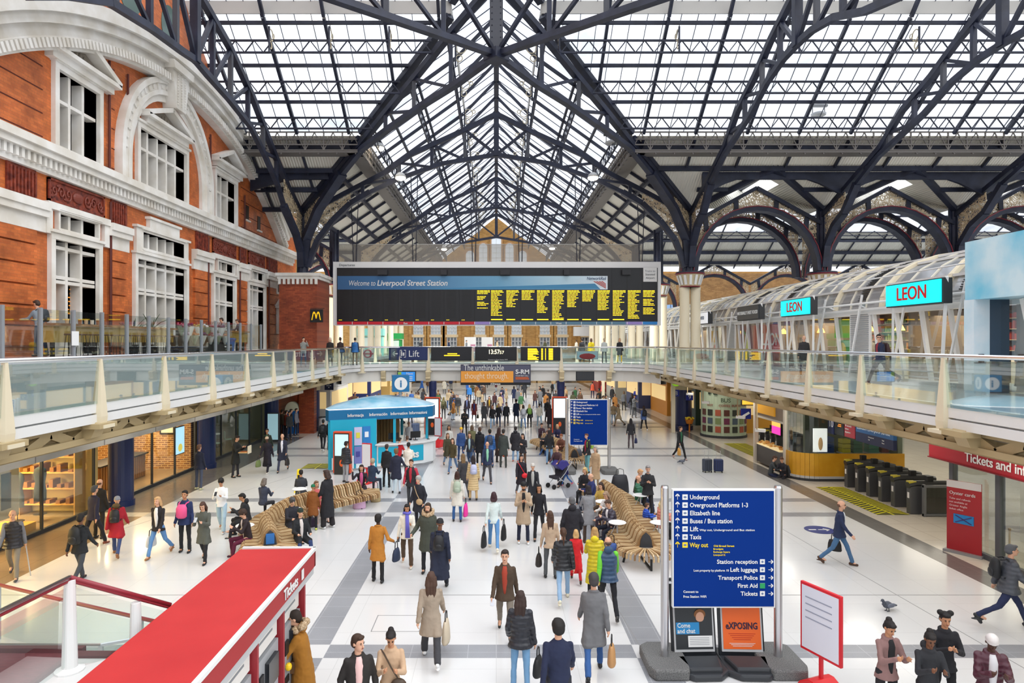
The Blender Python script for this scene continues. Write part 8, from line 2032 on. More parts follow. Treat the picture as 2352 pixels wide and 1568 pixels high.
# =============================================================== RIGHT GROUND FLOOR
pw = MB(); pw.box(30,30.2,2,90,0,4.2); pw.box(15.8,30,19.5,19.7,0,4.2); struct(pw.build('wall_right_platform', hx('d9d6c4',.6)), 'pale wall beyond the ticket gates', 'wall')
m = MB(); m.box(17.5,17.8,4,19.5,0,4); struct(m.build('wall_ticket_office', hx('c6c99a',.6)), 'pale olive wall inside the ticket office', 'wall')
for y,e in ((8,35),(13,40),(18,45),(24,75),(30,60),(36,60),(44,60),(55,60),(66,60),(78,60)): alight((20 if y>19 else 15.6,y,3.8),3,e*1.6,(1,.93,.78),(0,0,0),4)
fx = thing('ticket_office_fascia','dark red fascia reading Tickets and information at the right edge','fascia sign',(13.3,14,2.54))
m = MB(); m.box(13.25,13.6,4,20,2.52,3.04); m.build('red_panel', hx('a8202c',.4), fx, world=True); m = MB(); m.box(13.2,13.25,4,20,2.5,2.53); m.box(13.2,13.25,4,20,3.02,3.06); m.build('edge_trim', hx('7a1a24'), fx, world=True)
text('Tickets and information', .36, (13.23,18.45,2.66), WHITE, fx, (PI/2,0,-PI/2), bold=.015, world=True)
t = thing('shop_window','glass front of the ticket office beside the Oyster banner','shop window',(13.6,14,0)); m = MB()
for y in (19.4,17.6,15.5,13.4,11.3,9): m.box(13.5,13.66,y-.08,y+.08,0,2.6)
m.box(13.5,13.62,4,19.4,0,.15); m.build('frame', hx('55585c',.4), t, world=True); m = MB(); m.box(13.55,13.57,4,19.3,.15,2.5); m.build('glass_pane', GLASSD, t, world=True)
ob = thing('banner_stand','tall red Oyster cards roll-up banner outside the ticket office','banner',(13.25,18.5,0),R(-57))
m = MB(); m.box(-.43,.43,-.02,.02,.05,2.05); m.build('banner', hx('a8242c',.4), ob); m = MB(); m.box(-.43,.43,-.03,-.02,1.85,2.05); m.build('white_header', hx('d8d4d2'), ob); text('Oyster cards', .13, (-.36,-.035,1.66), WHITE, ob, sx=.95)
for k,tx in enumerate(('Tube and refunds','not available at','Greater Anglia','ticket office')): text(tx,.075,(-.36,-.035,1.52-k*.1),hx('e8c8c8'),ob)
m = MB(); m.cbox((0,-.03,.98),(.5,.02,.26)); m.build('card_print', hx('2a86c8'), ob); m = MB(); m.box(-.48,.48,-.15,.15,0,.07); m.build('base', hx('8a8a8c',.3), ob)
m = MB(); m.beam((-.2,-.045,.88),(.2,-.045,1.08),.02,.02); m.beam((-.2,-.045,1.08),(.2,-.045,.88),.02,.02); m.build('cross_print', hx('4a2a6a'), ob)
for i,(x,y) in enumerate(((13.9,18.2),(14.1,18.0))):
 t = thing('queue_post','brass queue barrier post beside the Oyster banner','post',(13.75+i*.12,17.9-i*.25,0),group='brass posts beside the Oyster banner'); m = MB(); m.lathe((0,0,0),[(.16,0),(.16,.02),(.025,.04),(.025,.92),(.035,.93),(.035,.98)],12); m.build('pole', cm((.55,.38,.16),.3,1.0), t)
# gates
gate0 = None
for i,(x,y) in enumerate(((14.5,27.1),(14.5,26.3),(14.5,25.5),(14.5,24.7),(14.5,23.9),(14.45,22.9),(14.9,36.2),(14.9,35.5),(14.9,34.8),(14.9,37.0))):
 lab = 'dark grey automatic ticket gate pylon, %s of the near row'%['furthest','second furthest','third furthest','third nearest','second nearest','nearest'][i] if i < 6 else 'ticket gate pylon in the far row beside the patterned kiosk'
 if gate0 is None:
  t = thing('ticket_gate',lab,'ticket gate',(x,y,0),0,'near row of ticket gates'); gate0 = t
  m = MB(); m.box(0,1.5,-.12,.12,0,.98); m.build('cabinet', hx('4c4d50',.4), t, bevel=.02)
  m = MB(); m.tube([(-.02,0,.98),(.2,0,1.03),(1.3,0,1.03),(1.52,0,.98)],.13,10); m.build('rounded_top', hx('2f3032',.35), t)
  m = MB(); m.cbox((.1,0,1.1),(.25,.18,.1),0,0); m.build('card_reader', hx('c8b83c',.4), t)
  m = MB(); m.box(.62,.82,-.08,.08,1.0,1.32); m.build('sensor_post', hx('1c1d20',.4), t)
  m = MB(); m.box(.7,.74,-.36,-.1,.3,.95); m.box(.7,.74,.1,.36,.3,.95); m.build('paddle', hx('2a3034',.3), t)
  m = MB(); m.box(-.01,.0,-.05,.05,.55,.75); m.build('status_light', hx('e8e8e8',.4), t)
 else:
  o = copy_tree(gate0); o.location = (x,y,0); o['label'] = lab
  if i > 5: o['group'] = 'far row of ticket gates'
t = thing('wide_gate','wide glass luggage gate at the near end of the gate row','gate',(15.6,22.5,0)); m = MB(); m.box(-.9,-.82,-.06,.06,0,1.1); m.box(.62,.7,-.06,.06,0,1.1); m.box(-.9,.7,-.04,.04,1.0,1.08); m.box(-.9,.7,-.04,.04,.02,.1); m.build('frame', hx('6a6c6e',.4), t); m = MB(); m.box(-.8,.6,-.01,.01,.12,1.0); m.build('glass_pane', glassmat('gate_glass',(.35,.37,.38),.2), t)
for (nm,x0,x1,y0,y1,lb) in (('a',13.25,14.4,22.7,27.1,'yellow hatched keep-clear floor marking before the near ticket gates'),('b',13.5,14.8,34.2,38.8,'yellow hatched keep-clear floor marking before the far ticket gates'),('c',-9.3,-7.95,31.0,32.3,'yellow hatched floor marking left of the information kiosk')):
 t = thing('floor_marking',lb,'floor marking',((x0+x1)/2,(y0+y1)/2,.003)); m = MB(); m.box(x0,x1,y0,y1,.001,.004); m.build('grey_field', hx('5d5a2c',.5), t, world=True)
 m = MB(); y = y0+.1; k = 0
 while y < y1-.1:
  m.beam((x0,y,.006),(x0+(x1-x0)*.45,min(y+.3,y1),.006),.05,.003); m.beam((x1-(x1-x0)*.45,min(y+.3,y1),.006),(x1,y,.006),.05,.003); y += .22
 m.beam(((x0+x1)/2,y0,.006),((x0+x1)/2,y1,.006),.05,.003)
 m.build('yellow_lines', hx('e8e020',.5), t, world=True)
t = thing('floor_marking','round dark blue arrow sticker on the pale floor at right','floor marking',(10.35,20.9,.004)); m = MB(); m.lathe((0,0,0),[(.46,0),(.46,.003)],32); m.build('disc', hx('1c2c74',.4), t); m = MB(); m.beam((-.05,0,.006),(.3,0,.006),.05,.003); m.beam((.3,0,.006),(.16,.13,.006),.05,.003); m.beam((.3,0,.006),(.16,-.13,.006),.05,.003); m.box(-.35,-.12,-.04,.04,.004,.007); m.build('arrow', WHITE, t)
# hanging boards over the gates
def hboard(y0,y1,z0,z1,X,col,lab,txts=()):
 t = thing('hanging_board',lab,'sign',(X,(y0+y1)/2,z0)); m = MB(); m.box(X-.03,X+.1,y0,y1,z0,z1); m.build('panel', hx(col,.4), t, world=True)
 for tx,sz,y,z,c in txts: text(tx,sz,(X-.035,y,z),hx(c),t,(PI/2,0,-PI/2),world=True)
 return t
t = hboard(23.8,26.3,2.42,2.85,14.5,'2c6098','blue hanging board reading London Liverpool Street above the near gates',(('London Liverpool Street',.22,26.2,2.55,'e8f0f8'),))
m = MB(); m.box(14.47,14.6,23.8,26.3,2.05,2.42); m.build('lower_panel', hx('1c2448',.4), t, world=True)
for k in range(4): text(['Underground','Lifts','Taxis','Buses'][k],.07,(14.46,25.4-(k//2)*.9,2.3-(k%2)*.1),WHITE,t,(PI/2,0,-PI/2),world=True)
hboard(26.35,27.15,2.1,2.85,14.5,'a42838','red hanging notice with white text above the near gates',(('will close',.11,27.1,2.66,'e8e8e8'),('30 seconds',.11,27.1,2.53,'e8e8e8'),('before',.11,27.1,2.4,'e8e8e8'),('departure',.11,27.1,2.27,'e8e8e8')))
t = hboard(27.2,27.95,2.1,2.85,14.5,'1c1c20','black hanging display with orange text above the near gates'); m = MB(); m.box(14.45,14.47,27.4,27.65,2.45,2.48); m.box(14.45,14.47,27.4,27.6,2.52,2.55); m.build('led_text', cm(s2l('f08a28'),.5,0,1), t, world=True)
hboard(28.0,28.5,2.05,2.85,14.5,'1c2858','navy board with the white number 10 above the near gates',(('10',.42,28.45,2.35,'e8e8f0'),))
# yellow food kiosk
fk = thing('food_kiosk','yellow fronted food kiosk with glass sides under the right deck','kiosk',(14.5,31,0)); YK = noisemat('mustard_panel',s2l('c8901c'),s2l('dba630'),1.2,.35)
cp = [(13.0,29.3)]+[(13.9-.9*math.cos(a),29.1-.9*math.sin(a)) for a in [PI/2*k/8 for k in range(9)]]+[(17.6,28.2)]
def wallstrip(mm,pts,z0,z1,th=.1):
 for a,b in zip(pts[:-1],pts[1:]): mm.beam((*a,(z0+z1)/2),(*b,(z0+z1)/2),th,z1-z0)
m = MB(); wallstrip(m,cp,.22,1.2); m.build('mustard_counter', YK, fk, world=True)
m = MB(); wallstrip(m,cp,1.2,3.8,.03); m.build('glass_screen', GLASSD, fk, world=True)
m = MB(); wallstrip(m,cp,.12,.22,.16); m.build('metal_trim', LGREY, fk, world=True); m = MB(); wallstrip(m,cp,0,.12,.06); m.build('dark_plinth', DGREY, fk, world=True)
m = MB()
for y in (29.3,32.7): m.box(12.9,13.08,y-.09,y+.09,0,4.1)
m.box(12.95,13.05,29.3,32.7,2.3,2.4); m.build('cream_post', hx('cfc7b8',.4), fk, world=True)
m = MB(); m.box(12.95,13.1,29.3,32.7,2.4,3.1); m.build('header', hx('8a7a6a',.5), fk, world=True); m = MB(); m.box(12.88,12.95,30.3,32.4,2.55,3.0); m.build('yellow_sign', cm(s2l('d69a28'),.5,0,.2), fk, world=True)
m = MB(); m.box(13.0,13.8,29.4,32.6,.1,.95); m.build('serving_case', hx('4a4644',.4), fk, world=True); m = MB(); m.box(13.0,13.6,30.0,32.6,.95,1.0); m.build('display_shelf', cm(s2l('f0dca8'),.4,0,.4), fk, world=True)
m = MB(); m.box(17.4,17.6,28.3,33,0,3.8); m.box(15.5,17.4,32.8,33,0,3.8); m.build('back_wall', hx('7a8070',.6), fk, world=True)
t = thing('food_poster','white lit poster with a sandwich picture on the kiosk glass','poster',(13.85,28.05,1.3)); m = MB(); m.box(13.62,14.2,28.02,28.1,1.3,2.3); m.build('panel', cm(s2l('e6f0ee'),.4,0,.5), t, world=True); m = MB(); m.ell((13.9,28.0,1.65),(.1,.02,.28),12,8); m.build('food_print', hx('d0b080'), t, world=True)
t = thing('menu_screen','pink and yellow glowing menu screen in the food kiosk','screen',(13.6,31.6,1.6)); m = MB(); m.box(13.5,13.6,31.0,32.0,1.55,2.3); m.build('casing', BLACK, t, world=True)
m = MB(); m.box(13.48,13.5,31.03,31.97,1.95,2.27); m.build('upper_image', cm(s2l('f8b858'),.4,0,1.2), t, world=True); m = MB(); m.box(13.48,13.5,31.03,31.97,1.58,1.95); m.build('lower_image', cm(s2l('e83aa8'),.4,0,1.2), t, world=True)
random.seed(77)
for i in range(40):
 o = MB().ell((0,0,0),(.09,.06,.045),8,6).build('pastry', hx(['d8a04c','e8c070','b8722c'][i%3],.5), None); o.location = (13.1+.4*random.random(),30.05+2.5*random.random(),1.05+.05*(i%2)); tag(o,'golden pastry on the lit shelf of the food kiosk','pastry','pastries in the food kiosk')
for i,(x,y,w_,h_,c) in enumerate(((14.5,28.9,.7,.7,'24407c'),(15.4,28.9,.35,.6,'c8b82c'),(15.9,28.9,.4,.55,'2a6a58'),(16.6,28.9,.45,.55,'1f7a6c'),(17.1,28.9,.3,.4,'7a2a34'))):
 t = thing('crate_stack','%s plastic crates stacked behind the mustard counter'%['blue','yellow','dark green','teal','maroon'][i],'crates',(x,y,1.2));
 for k in range(3): m = MB(); m.box(-w_/2,w_/2,-.2,.2,k*h_/3,(k+.9)*h_/3); m.build('crate', hx(c,.5), t, bevel=.01)
 t.location.z = 1.15;
 m = MB(); m.box(-w_/2-.05,w_/2+.05,-.25,.25,-.05,0); m.build('shelf', LGREY, t)
# patterned round kiosk
rk = thing('patterned_kiosk','pale green curved kiosk with picture squares and MI lettering','kiosk',(14.5,41.8,0)); n=24
cp = [(14.6-1.35*math.cos(a),42.0-1.3*math.sin(a)) for a in [-.3+(PI+.3)*k/n for k in range(n+1)]]
m = MB(); wallstrip(m,cp,.15,3.9,.08); m.build('green_wall', hx('b9c9ae',.5), rk, world=True); m = MB(); wallstrip(m,cp,0,.15,.2); m.build('plinth', DGREY, rk, world=True)
m = MB(); PC = ['5a3028','7a8a5a','30342c','6a2a4a','a8543a','4a5a6a']
for r_ in range(3):
 for k in range(7):
  a = .28+k*.37; c_,s_ = math.cos(a),math.sin(a); p = (14.6-1.41*c_,42.0-1.36*s_)
  mm = MB(); mm.cbox((p[0],p[1],.55+r_*.52),(.34,.03,.38),math.atan2(s_,c_)-PI/2 if False else -(PI/2-a)); mm.build('picture_square', hx(PC[(k*2+r_*3)%6],.5), rk, world=True)
for k,ch in enumerate('MI'):
 a = .62+k*.33; text(ch,.75,(14.6-1.43*math.cos(a)-.1,42.0-1.38*math.sin(a),2.75),hx('2a3a2c'),rk,(PI/2,0,-(PI/2-a)),bold=.03,world=True)
text('BUS',.35,(13.95,40.62,2.28),hx('4a5a44'),rk,(PI/2,0,R(-28)),bold=.02,world=True)
for k,tx in enumerate(('HOT','COFFEE','BURRITOS')): a = .5+k*.55; text(tx,.2,(14.6-1.44*math.cos(a),42.0-1.39*math.sin(a),1.98),hx('9a5a4a'),rk,(PI/2,0,-(PI/2-a-.1)),bold=.02,world=True)
# platform number signs and odds at right
for tx,px0,px1,py0,py1,Y,lab in (('8',1546,1560,895,910,43.5,'small navy sign with the number 8'),('9',1576,1592,905,919,43.9,'small navy sign with the number 9 beside the cream post')):
 xa,za = atY(px0,py0,Y); xb,zb = atY(px1,py1,Y); t = thing('platform_sign',lab,'sign',((xa+xb)/2,Y,zb)); m = MB(); m.box(xa,xb,Y,Y+.06,zb,za); m.build('panel', hx('1f2f9a',.4), t, world=True); text(tx,.4,((xa+xb)/2,Y-.01,zb+.08),WHITE,t,align='CENTER',world=True)
t = thing('platform_sign','navy platform sign with an arrow beside the patterned kiosk','sign',(13.3,36.4,2.2)); xa,za = atY(1702,938,35.5); xb,zb = atY(1725,962,35.5); m = MB(); m.box(xa,xb,35.5,35.56,zb,za); m.build('panel', hx('1f2a7c',.4), t, world=True); m = MB(); m.beam((xa+.1,35.48,zb+.15),(xb-.1,35.48,zb+.35),.02,.12); m.build('arrow', WHITE, t, world=True)
t = thing('gate_display','gold lit display hanging before the far gates','display',(13.4,34,2.6)); xa,za = atY(1703,917,33.5); xb,zb = atY(1734,931,33.5); m = MB(); m.box(xa,xb,33.5,33.6,zb,za); m.build('casing', BLACK, t, world=True); m = MB(); m.box(xa+.04,xb-.04,33.47,33.5,zb+.05,za-.05); m.build('face', cm(s2l('d8a838'),.4,0,.8), t, world=True)
t = thing('wall_clock','round green and white clock under the right deck','clock',(11.9,43.2,3.4)); m = MB(); m.prism([(.3*math.cos(a),.3*math.sin(a)) for a in [2*PI*k/24 for k in range(24)]],'xz',-.05,.05); m.build('green_rim', cm(s2l('9ad82a'),.4,0,.4), t); m = MB(); m.prism([(.18*math.cos(a)-.02,.18*math.sin(a)+.05) for a in [2*PI*k/24 for k in range(24)]],'xz',-.07,-.05); m.build('face', WHITE, t); m = MB(); m.beam((0,-.08,.05),(.08,-.08,.12),.02); m.beam((0,-.08,.05),(-.1,-.08,.05),.02); m.build('hands', BLACK, t)
for x,y,lab in ((11.75,43.4,'cream square post beside the platform 8 sign'),(13.6,42.9,'slim pale post beside the navy platform 9 column'),(9.0,55,'pale post under the far right deck')):
 t = thing('cream_post',lab,'post',(x,y,0)); m = MB(); m.box(-.12,.12,-.12,.12,0,3.9); m.build('shaft', CREAM, t, bevel=.02)
t = thing('flower_basket','orange tub of yellow flowers before the navy platform column','flowers',(12.95,43.8,.0)); m = MB(); m.lathe((0,0,.55),[(.2,0),(.3,.3)],12); m.tube([(0,0,0),(0,0,.56)],.05,6); m.build('tub', hx('d07a1c',.5), t); m = MB()
for k in range(16): m.ell((random.uniform(-.25,.25),random.uniform(-.25,.25),.88+random.uniform(0,.1)),(.07,.07,.06),6,4)
m.build('blooms', hx('f0d02a',.5), t)
for i,(x,y,h_,c) in enumerate(((17.5,46,3.8,'e8a838'),(16,50,3.8,'2a4a48'),(15.5,56,3.8,'c8842c'),(14.5,62,3.8,'3a4468'),(-14.5,56,3.8,'5a1c22'),(-13.6,50,3.8,'eceae4'),(-13.4,64,3.8,'2a3468'),(14.2,72,3.8,'b8b4a8'),(-13.2,74,3.8,'c8a058'),(14.0,82,3.8,'a8322a'),(-13,85,3.8,'e8e4da'))):
 t = thing('far_shop_unit','%s fronted shop unit deep under the deck'%['amber','dark teal','ochre','slate blue','dark maroon','white','navy','pale grey','tan','red','cream'][i],'shop unit',(x,y,0)); m = MB(); m.box(-1.6,1.6,-2.8,2.8,0,h_); m.build('front', hx(c,.5), t)
 m = MB(); sg = -1 if x > 0 else 1; m.box(sg*1.6-.03,sg*1.6+.03,-2.4,2.4,1.2,2.4); m.box(-1.3,1.3,-2.83,-2.78,1.2,2.4); m.build('window_band', cm(s2l('f0cf90'),.4,0,.5), t); m = MB(); m.box(sg*1.62-.03,sg*1.62+.03,-2.6,2.6,2.7,3.3); m.build('fascia', hx(['3a2a20','d8d8d8','7a2a20','e8e8e8'][i%4]), t)
fl_ = MB()
for x in range(-12,12,3): fl_.box(x+.1,x+2.9,96.6,96.9,0,4.2)
struct(fl_.build('wall_end_shops', noisemat('far_fronts',s2l('2a2c34'),s2l('c8a878'),.35,.5,None,3)), 'dark and lit shop fronts along the foot of the end wall', 'wall')
# =============================================================== BENCHES
SL1 = noisemat('slat_light',s2l('bd9a6c'),s2l('dcc298'),2,.45); SL2 = noisemat('slat_dark',s2l('8c6a44'),s2l('a88256'),2,.45)
def bench(path, lab, end_caps=(True,True), sign_=False):
 """double-sided slatted bench following a plan path: ridge back in the middle, seats both sides"""
 pts = [Vector((x,y,0)) for x,y in path]; L = [0]
 for a,b in zip(pts[:-1],pts[1:]): L.append(L[-1]+(b-a).length)
 def at(s):
  for i in range(len(pts)-1):
   if s <= L[i+1]+1e-6:
    u = (s-L[i])/(L[i+1]-L[i]); return pts[i].lerp(pts[i+1],u), (pts[i+1]-pts[i]).normalized()
  return pts[-1],(pts[-1]-pts[-2]).normalized()
 t = thing('slatted_bench', lab, 'bench', tuple(pts[0]))
 prof = [(.72,.3),(.72,.42),(.66,.46),(.3,.44),(.2,.5),(.12,.74),(.05,.83),(0,.85)]
 la = MB(); lb = MB(); s = 0; k = 0
 while s <= L[-1]:
  p,d = at(s); nrm = Vector((-d.y,d.x,0))
  mm = la if k%3 else lb
  for sg in (-1,1):
   mm.path([p+nrm*sg*a+Vector((0,0,z)) for a,z in prof],.09,.035,up=d)
  s += .105; k += 1
 # fanned slats around the ends
 for e,(s_,sgn) in enumerate(((0,-1),(L[-1],1))):
  if not end_caps[e]: continue
  p,d = at(s_); d = d*sgn; nrm = Vector((-d.y,d.x,0))
  for j in range(21):
   a = -PI/2+PI*j/20; dr = d*math.cos(a)+nrm*math.sin(a)
   (la if j%3 else lb).path([p+dr*.78+Vector((0,0,.3)),p+dr*.78+Vector((0,0,.42)),p+dr*.7+Vector((0,0,.46)),p+dr*.2+Vector((0,0,.45))],.06,.035,up=(-dr.y,dr.x,0))
  m = MB(); hw = [(.17,.46),(.15,.65),(.1,.77),(0,.86)]; poly = [p+nrm*a+Vector((0,0,z)) for a,z in hw]+[p-nrm*a+Vector((0,0,z)) for a,z in hw[-2::-1]]
  q2 = [v+d*.05 for v in poly]; n_=len(poly); m.add(poly+q2,[tuple(range(n_))[::-1],tuple(range(n_,2*n_))]+[(i,(i+1)%n_,n_+(i+1)%n_,n_+i) for i in range(n_)]); m.build('end_panel', hx('33363c',.4), t, world=True)
  if sign_ and e == 0:
   c_ = p+d*.07+Vector((0,0,.64)); m = MB(); m.beam(c_-Vector((0,0,.14)),c_+Vector((0,0,.14)),.22,.03,up=d); m.build('blue_notice', hx('2a6ab0',.4), t, world=True)
 la.build('light_slats', SL1, t, world=True); lb.build('dark_slats', SL2, t, world=True)
 m = MB(); s = .15
 while s <= L[-1]+.01:
  p,d = at(min(s,L[-1])); nrm = Vector((-d.y,d.x,0))
  m.beam(p-nrm*.6+Vector((0,0,.28)),p+nrm*.6+Vector((0,0,.28)),.05,.04)
  for sg in (-1,1): m.beam(p+nrm*sg*.58+Vector((0,0,0)),p+nrm*sg*.5+Vector((0,0,.3)),.05,.05)
  s += 1.3
 p,d = at(0); m.beam(p-d*.55+Vector((0,0,.03)),p+d*.6+Vector((0,0,.03)),.05,.04); m.beam(p-d*.55,p-d*.55+Vector((0,0,.3)),.05,.05)
 m.build('black_frame', BLACK, t, world=True)
 return t
bench([(4.05,17.7),(4.0,19),(4.1,20.5),(4.25,22),(4.2,23.4),(4.0,24.4)],'long double sided slatted wooden bench behind the near blue sign')
bench([(-6.2,17.9),(-6.45,18.6),(-6.9,19.5),(-7.0,20.6),(-6.85,21.6),(-6.4,22.5),(-5.7,23.4),(-5.1,24.1)],'curved double sided slatted wooden bench at left of the concourse',sign_=True)
bench([(3.75,31.4),(3.7,32.5),(3.5,34),(3.1,35.5),(2.7,37)],'far slatted wooden bench beneath the mid concourse blue sign')
def rtable(x,y,z,lab):
 t = thing('side_table',lab,'table',(x,y,0)); m = MB(); m.lathe((0,0,z),[(.24,0),(.26,.015),(.24,.03)],20); m.build('tabletop', WHITE, t); m = MB(); m.tube([(0,0,z),(0,0,.3)],.025,8); m.tube([(-.03,0,z-.02),(-.2,0,.42)],.012,6); m.build('stem', LGREY, t)
rtable(3.5,18.9,.78,'white round bench table at the near left of the right bench'); rtable(4.75,19.1,.72,'white round bench table at the right side of the right bench'); rtable(3.45,21.1,.85,'white round bench table beside the grey coated woman')
rtable(4.9,22.2,.8,'pinkish round bench table in front of the green jacket man'); rtable(-6.3,20.3,.8,'white round bench table in the middle of the left bench'); rtable(-6.9,22.9,.85,'white round bench table at the back of the left bench'); rtable(-7.2,18.7,.75,'grey round bench table on the near left bench')
# =============================================================== LOOSE THINGS
def pigeon(x,y,rz,lab):
 t = thing('pigeon',lab,'pigeon',(x,y,0),rz); m = MB(); m.ell((0,0,.13),(.13,.075,.07),12,8); m.cone((.09,0,.16),(.14,0,.24),.045,.032,8); m.ell((.155,0,.255),(.04,.032,.034),10,6); m.cone((-.1,0,.12),(-.26,0,.09),.05,.02,8); m.tube([(.19,0,.255),(.225,0,.245)],[.012,.003],6)
 for s_ in (-1,1): m.tube([(0,s_*.03,.08),(.0,s_*.03,.01)],.008,5); m.box(-.015,.05,s_*.03-.01,s_*.03+.01,0,.012)
 m.build('body', hx('4a4f5a',.6,0,0,.2), t, smooth=True)
 m = MB()
 for s_ in (-1,1): m.ell((-.03,s_*.07,.14),(.13,.02,.05),10,6)
 m.build('wings', hx('6c7280',.6), t, smooth=True)
pigeon(9.2,32.3,R(10),'grey pigeon on the pale floor right of the mid sign'); pigeon(-4.85,24.4,R(100),'dark pigeon on the pale floor left of the grey strip'); pigeon(8.75,14.6,R(200),'grey pigeon walking behind the group of women at lower right')
t = thing('wet_floor_sign','yellow wet floor cone sign behind the left bench','safety sign',(-7.9,26.2,0)); m = MB(); I3=Matrix.Identity(3); m.loft([((0,0,0),.22,.2,I3),((0,0,.04),.2,.18,I3),((0,0,.08),.13,.1,I3),((0,0,.85),.1,.05,I3),((0,0,.92),.07,.03,I3)]); m.build('panel', hx('f2d818',.45), t); m = MB(); m.box(-.05,.05,-.085,-.08,.5,.7); m.build('black_print', BLACK, t)
def suitcase(x,y,rz,col,lab,h=.62,w_=.42,handle=True,grp=None):
 t = thing('suitcase',lab,'suitcase',(x,y,0),rz,grp); m = MB(); m.box(-w_/2,w_/2,-.13,.13,.06,h); m.build('shell', hx(col,.5), t, bevel=.05)
 m = MB()
 for k in range(4): m.box(-w_/2+.06+k*(w_-.12)/3-.008,-w_/2+.06+k*(w_-.12)/3+.008,-.137,.137,.1,h-.04)
 m.build('ribs', hx('1c1e24',.5), t)
 if handle: m = MB(); m.tube([(-.1,.08,h-.02),(-.1,.08,h+.36),(.1,.08,h+.36),(.1,.08,h-.02)],.012,6); m.build('pull_handle', LGREY, t)
 for a,b in ((-1,-1),(1,-1),(1,1),(-1,1)): m = MB(); m.cbox((a*(w_/2-.05),b*.09,.03),(.03,.06,.06)); m.build('wheel', BLACK, t)
suitcase(9.75,30.2,R(15),'3a4250','grey cabin suitcase standing left of its navy twin on the open floor'); suitcase(10.25,30.15,R(-10),'1c2c58','navy cabin suitcase standing right of its grey twin on the open floor')
suitcase(2.6,35.2,R(5),'1c1c1f','tall black suitcase beside the people sitting mid concourse',.85,.5); suitcase(3.45,25.4,R(0),'17181a','black suitcase standing near the blonde woman by the right bench',.75,.5)
suitcase(-.95,28.2,R(30),'5a3c2c','brown cabin case pulled by the man in the blue jacket',.55,.36); suitcase(-5.2,42,R(20),'5a6a8a','blue grey suitcase in the crowd beyond the kiosk',.8,.5)
# lamps in the roof
def flood(x,y,z,lab,e=60):
 t = thing('roof_lamp',lab,'lamp',(x,y,z)); m = MB(); m.lathe((0,0,0),[(.32,0),(.34,.12),(.2,.3),(.06,.36)],18); m.build('housing', LGREY, t); m = MB(); m.ell((0,0,-.02),(.34,.34,.16),16,8); m.build('lens', cm((1,.84,.6),.4,0,22), t)
 m = MB(); m.tube([(0,0,.34),(0,0,1.0)],.03,6); m.build('hanger', NAVYD, t)
 l = bpy.data.lights.new('lamp_light','SPOT'); l.energy = e; l.color = (1,.9,.75); l.spot_size = R(130); l.shadow_soft_size = .3; o = bpy.data.objects.new('lamp_light', l); COL.objects.link(o); o.parent = t; o.location = (0,0,-.12)
for px_,py_,Y,lb in ((920,408,42.6,'lit roof lamp under the left arch of the nearest nave truss'),(1362,408,42.6,'lit roof lamp under the right arch of the nearest nave truss'),(870,340,41,'lit roof lamp on the left gutter beam'),(725,14,33.5,'lit roof lamp at the top left of the glass'),(1020,572,76,'far lit lamp left of the gable lancets'),(1268,570,76,'far lit lamp right of the gable lancets')):
 x,z = atY(px_,py_,Y); flood(x,Y,z,lb,400)
for px_,py_,Y,lb in ((1880,265,38,'unlit round lamp hanging from a small frame on the right gutter'),(1405,330,41,'unlit round lamp on the right valley beam'),(1538,14,33.5,'unlit round lamp at the top of the right glass')):
 x,z = atY(px_,py_,Y); t = thing('roof_lamp',lb,'lamp',(x,Y,z)); m = MB(); m.lathe((0,0,0),[(.4,0),(.42,.1),(.2,.2)],18); m.build('housing', LGREY, t); m = MB(); m.box(-.5,.5,-.1,.1,.5,.62); m.beam((-.35,0,.1),(-.35,0,.55),.04); m.beam((.35,0,.1),(.35,0,.55),.04); m.build('hanger_frame', DGREY, t)
# security cameras hanging at right
cam0 = None
for i,(x,y,z,lb) in enumerate(((12.0,40.5,3.35,'round clock'),(11.7,36.5,3.2,'flower basket'),(11.6,31.0,3.0,'far ticket gates'),(11.4,28.2,2.75,'food kiosk'))):
 t = thing('security_camera','white security camera on a drop pole near the '+lb,'camera',(x,y,z-.55)); m = MB(); m.cbox((0,0,0),(.42,.14,.14),R(-35),0); m.build('housing', WHITE, t, bevel=.02); m = MB(); m.tube([(-.15,0,.05),(-.15,0,3.9-z+.55)],.03,6); m.build('drop_pole', TAN, t)
for y in (9,15,21,27,33,39): alight((12.2,y,3.85),1.2,90,(1,.95,.86),(0,0,0),3); alight((-10.9,y,4.1),1.0,60,(1,.93,.82),(0,0,0),3)  # added fill lights under both decks, brightening the floor edges
bl = thing('board_fill_bar','added fill light bar hidden behind the departure board','fill light bar',(0,BY+1.0,11.2))  # added bar, out of view, backing the fill lights for the far floor
m = MB(); m.box(-11,11,BY+.92,BY+1.1,11.1,11.25); m.build('rail', DGREY, bl, world=True)
for x in (-8,0,8): alight((x,BY+1.6,11.0),3,900,(1,.97,.92),(R(35),0,0),1.5)  # unseen fill lights added to brighten the floor beyond the footbridge
for x in (-8,0,8): alight((x,73.5,4.4 if 0 else 12.5),3,900,(1,.97,.92),(R(20),0,0),2)  # more added fill, high in the far nave, with no fixtures
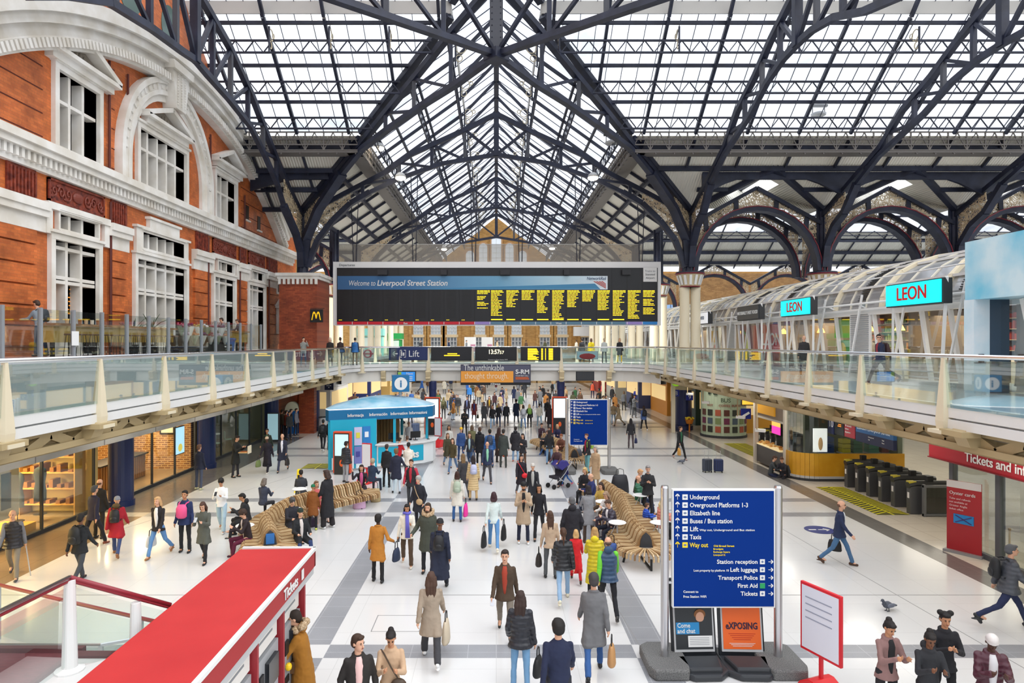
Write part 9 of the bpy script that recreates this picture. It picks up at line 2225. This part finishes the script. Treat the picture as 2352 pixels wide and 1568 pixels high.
for x in (-9,-3,3,9):
 for y in (78,86,94): alight((x,y,4.15),2.5,130,(1,.97,.9),(0,0,0),2.5)  # added fill under the far deck, where the floor came out dark
# =============================================================== LIGHT AND CAMERA
w = bpy.data.worlds.new('World'); SC.world = w; w.use_nodes = True
nt = w.node_tree; bg = nt.nodes['Background']
tc = nt.nodes.new('ShaderNodeTexCoord'); sp = nt.nodes.new('ShaderNodeSeparateXYZ'); nt.links.new(tc.outputs['Generated'], sp.inputs[0])
mr = nt.nodes.new('ShaderNodeMapRange'); mr.inputs['From Min'].default_value = .0; mr.inputs['From Max'].default_value = .9
mr.inputs['To Min'].default_value = 1.0; mr.inputs['To Max'].default_value = 2.3
nt.links.new(sp.outputs['Z'], mr.inputs['Value']); nt.links.new(mr.outputs[0], bg.inputs['Strength'])
bg.inputs[0].default_value = (.93,.955,1,1)
def sun(az, el, e, ang, col=(1,1,1)):
 l = bpy.data.lights.new('sun','SUN'); l.energy = e; l.angle = R(ang); l.color = col
 o = bpy.data.objects.new('sun', l); COL.objects.link(o)
 d = Vector((math.sin(R(az))*math.cos(R(el)), math.cos(R(az))*math.cos(R(el)), math.sin(R(el))))
 o.rotation_euler = d.to_track_quat('Z','Y').to_euler(); o.location = d*60
sun(120, 45, 1.1, 60, (1,.98,.95))
cam = bpy.data.cameras.new('Camera'); co = bpy.data.objects.new('Camera', cam); COL.objects.link(co)
co.location = (0,0,EYE); co.rotation_euler = (PI/2,0,0)
cam.sensor_width = 36; cam.lens = 36*F/2352; cam.shift_x = 36/2352; cam.shift_y = 2/2352
cam.clip_start = .1; cam.clip_end = 400
SC.camera = co
SC.view_settings.view_transform = 'Standard'; SC.view_settings.look = 'None'; SC.view_settings.gamma = 1
SC.view_settings.exposure = -0.06
SC.cycles.max_bounces = 5; SC.cycles.transparent_max_bounces = 20; SC.cycles.diffuse_bounces = 2
SC.cycles.glossy_bounces = 2; SC.cycles.transmission_bounces = 4
SC.cycles.use_denoising = True; SC.cycles.use_adaptive_sampling = True; SC.cycles.adaptive_threshold = .04
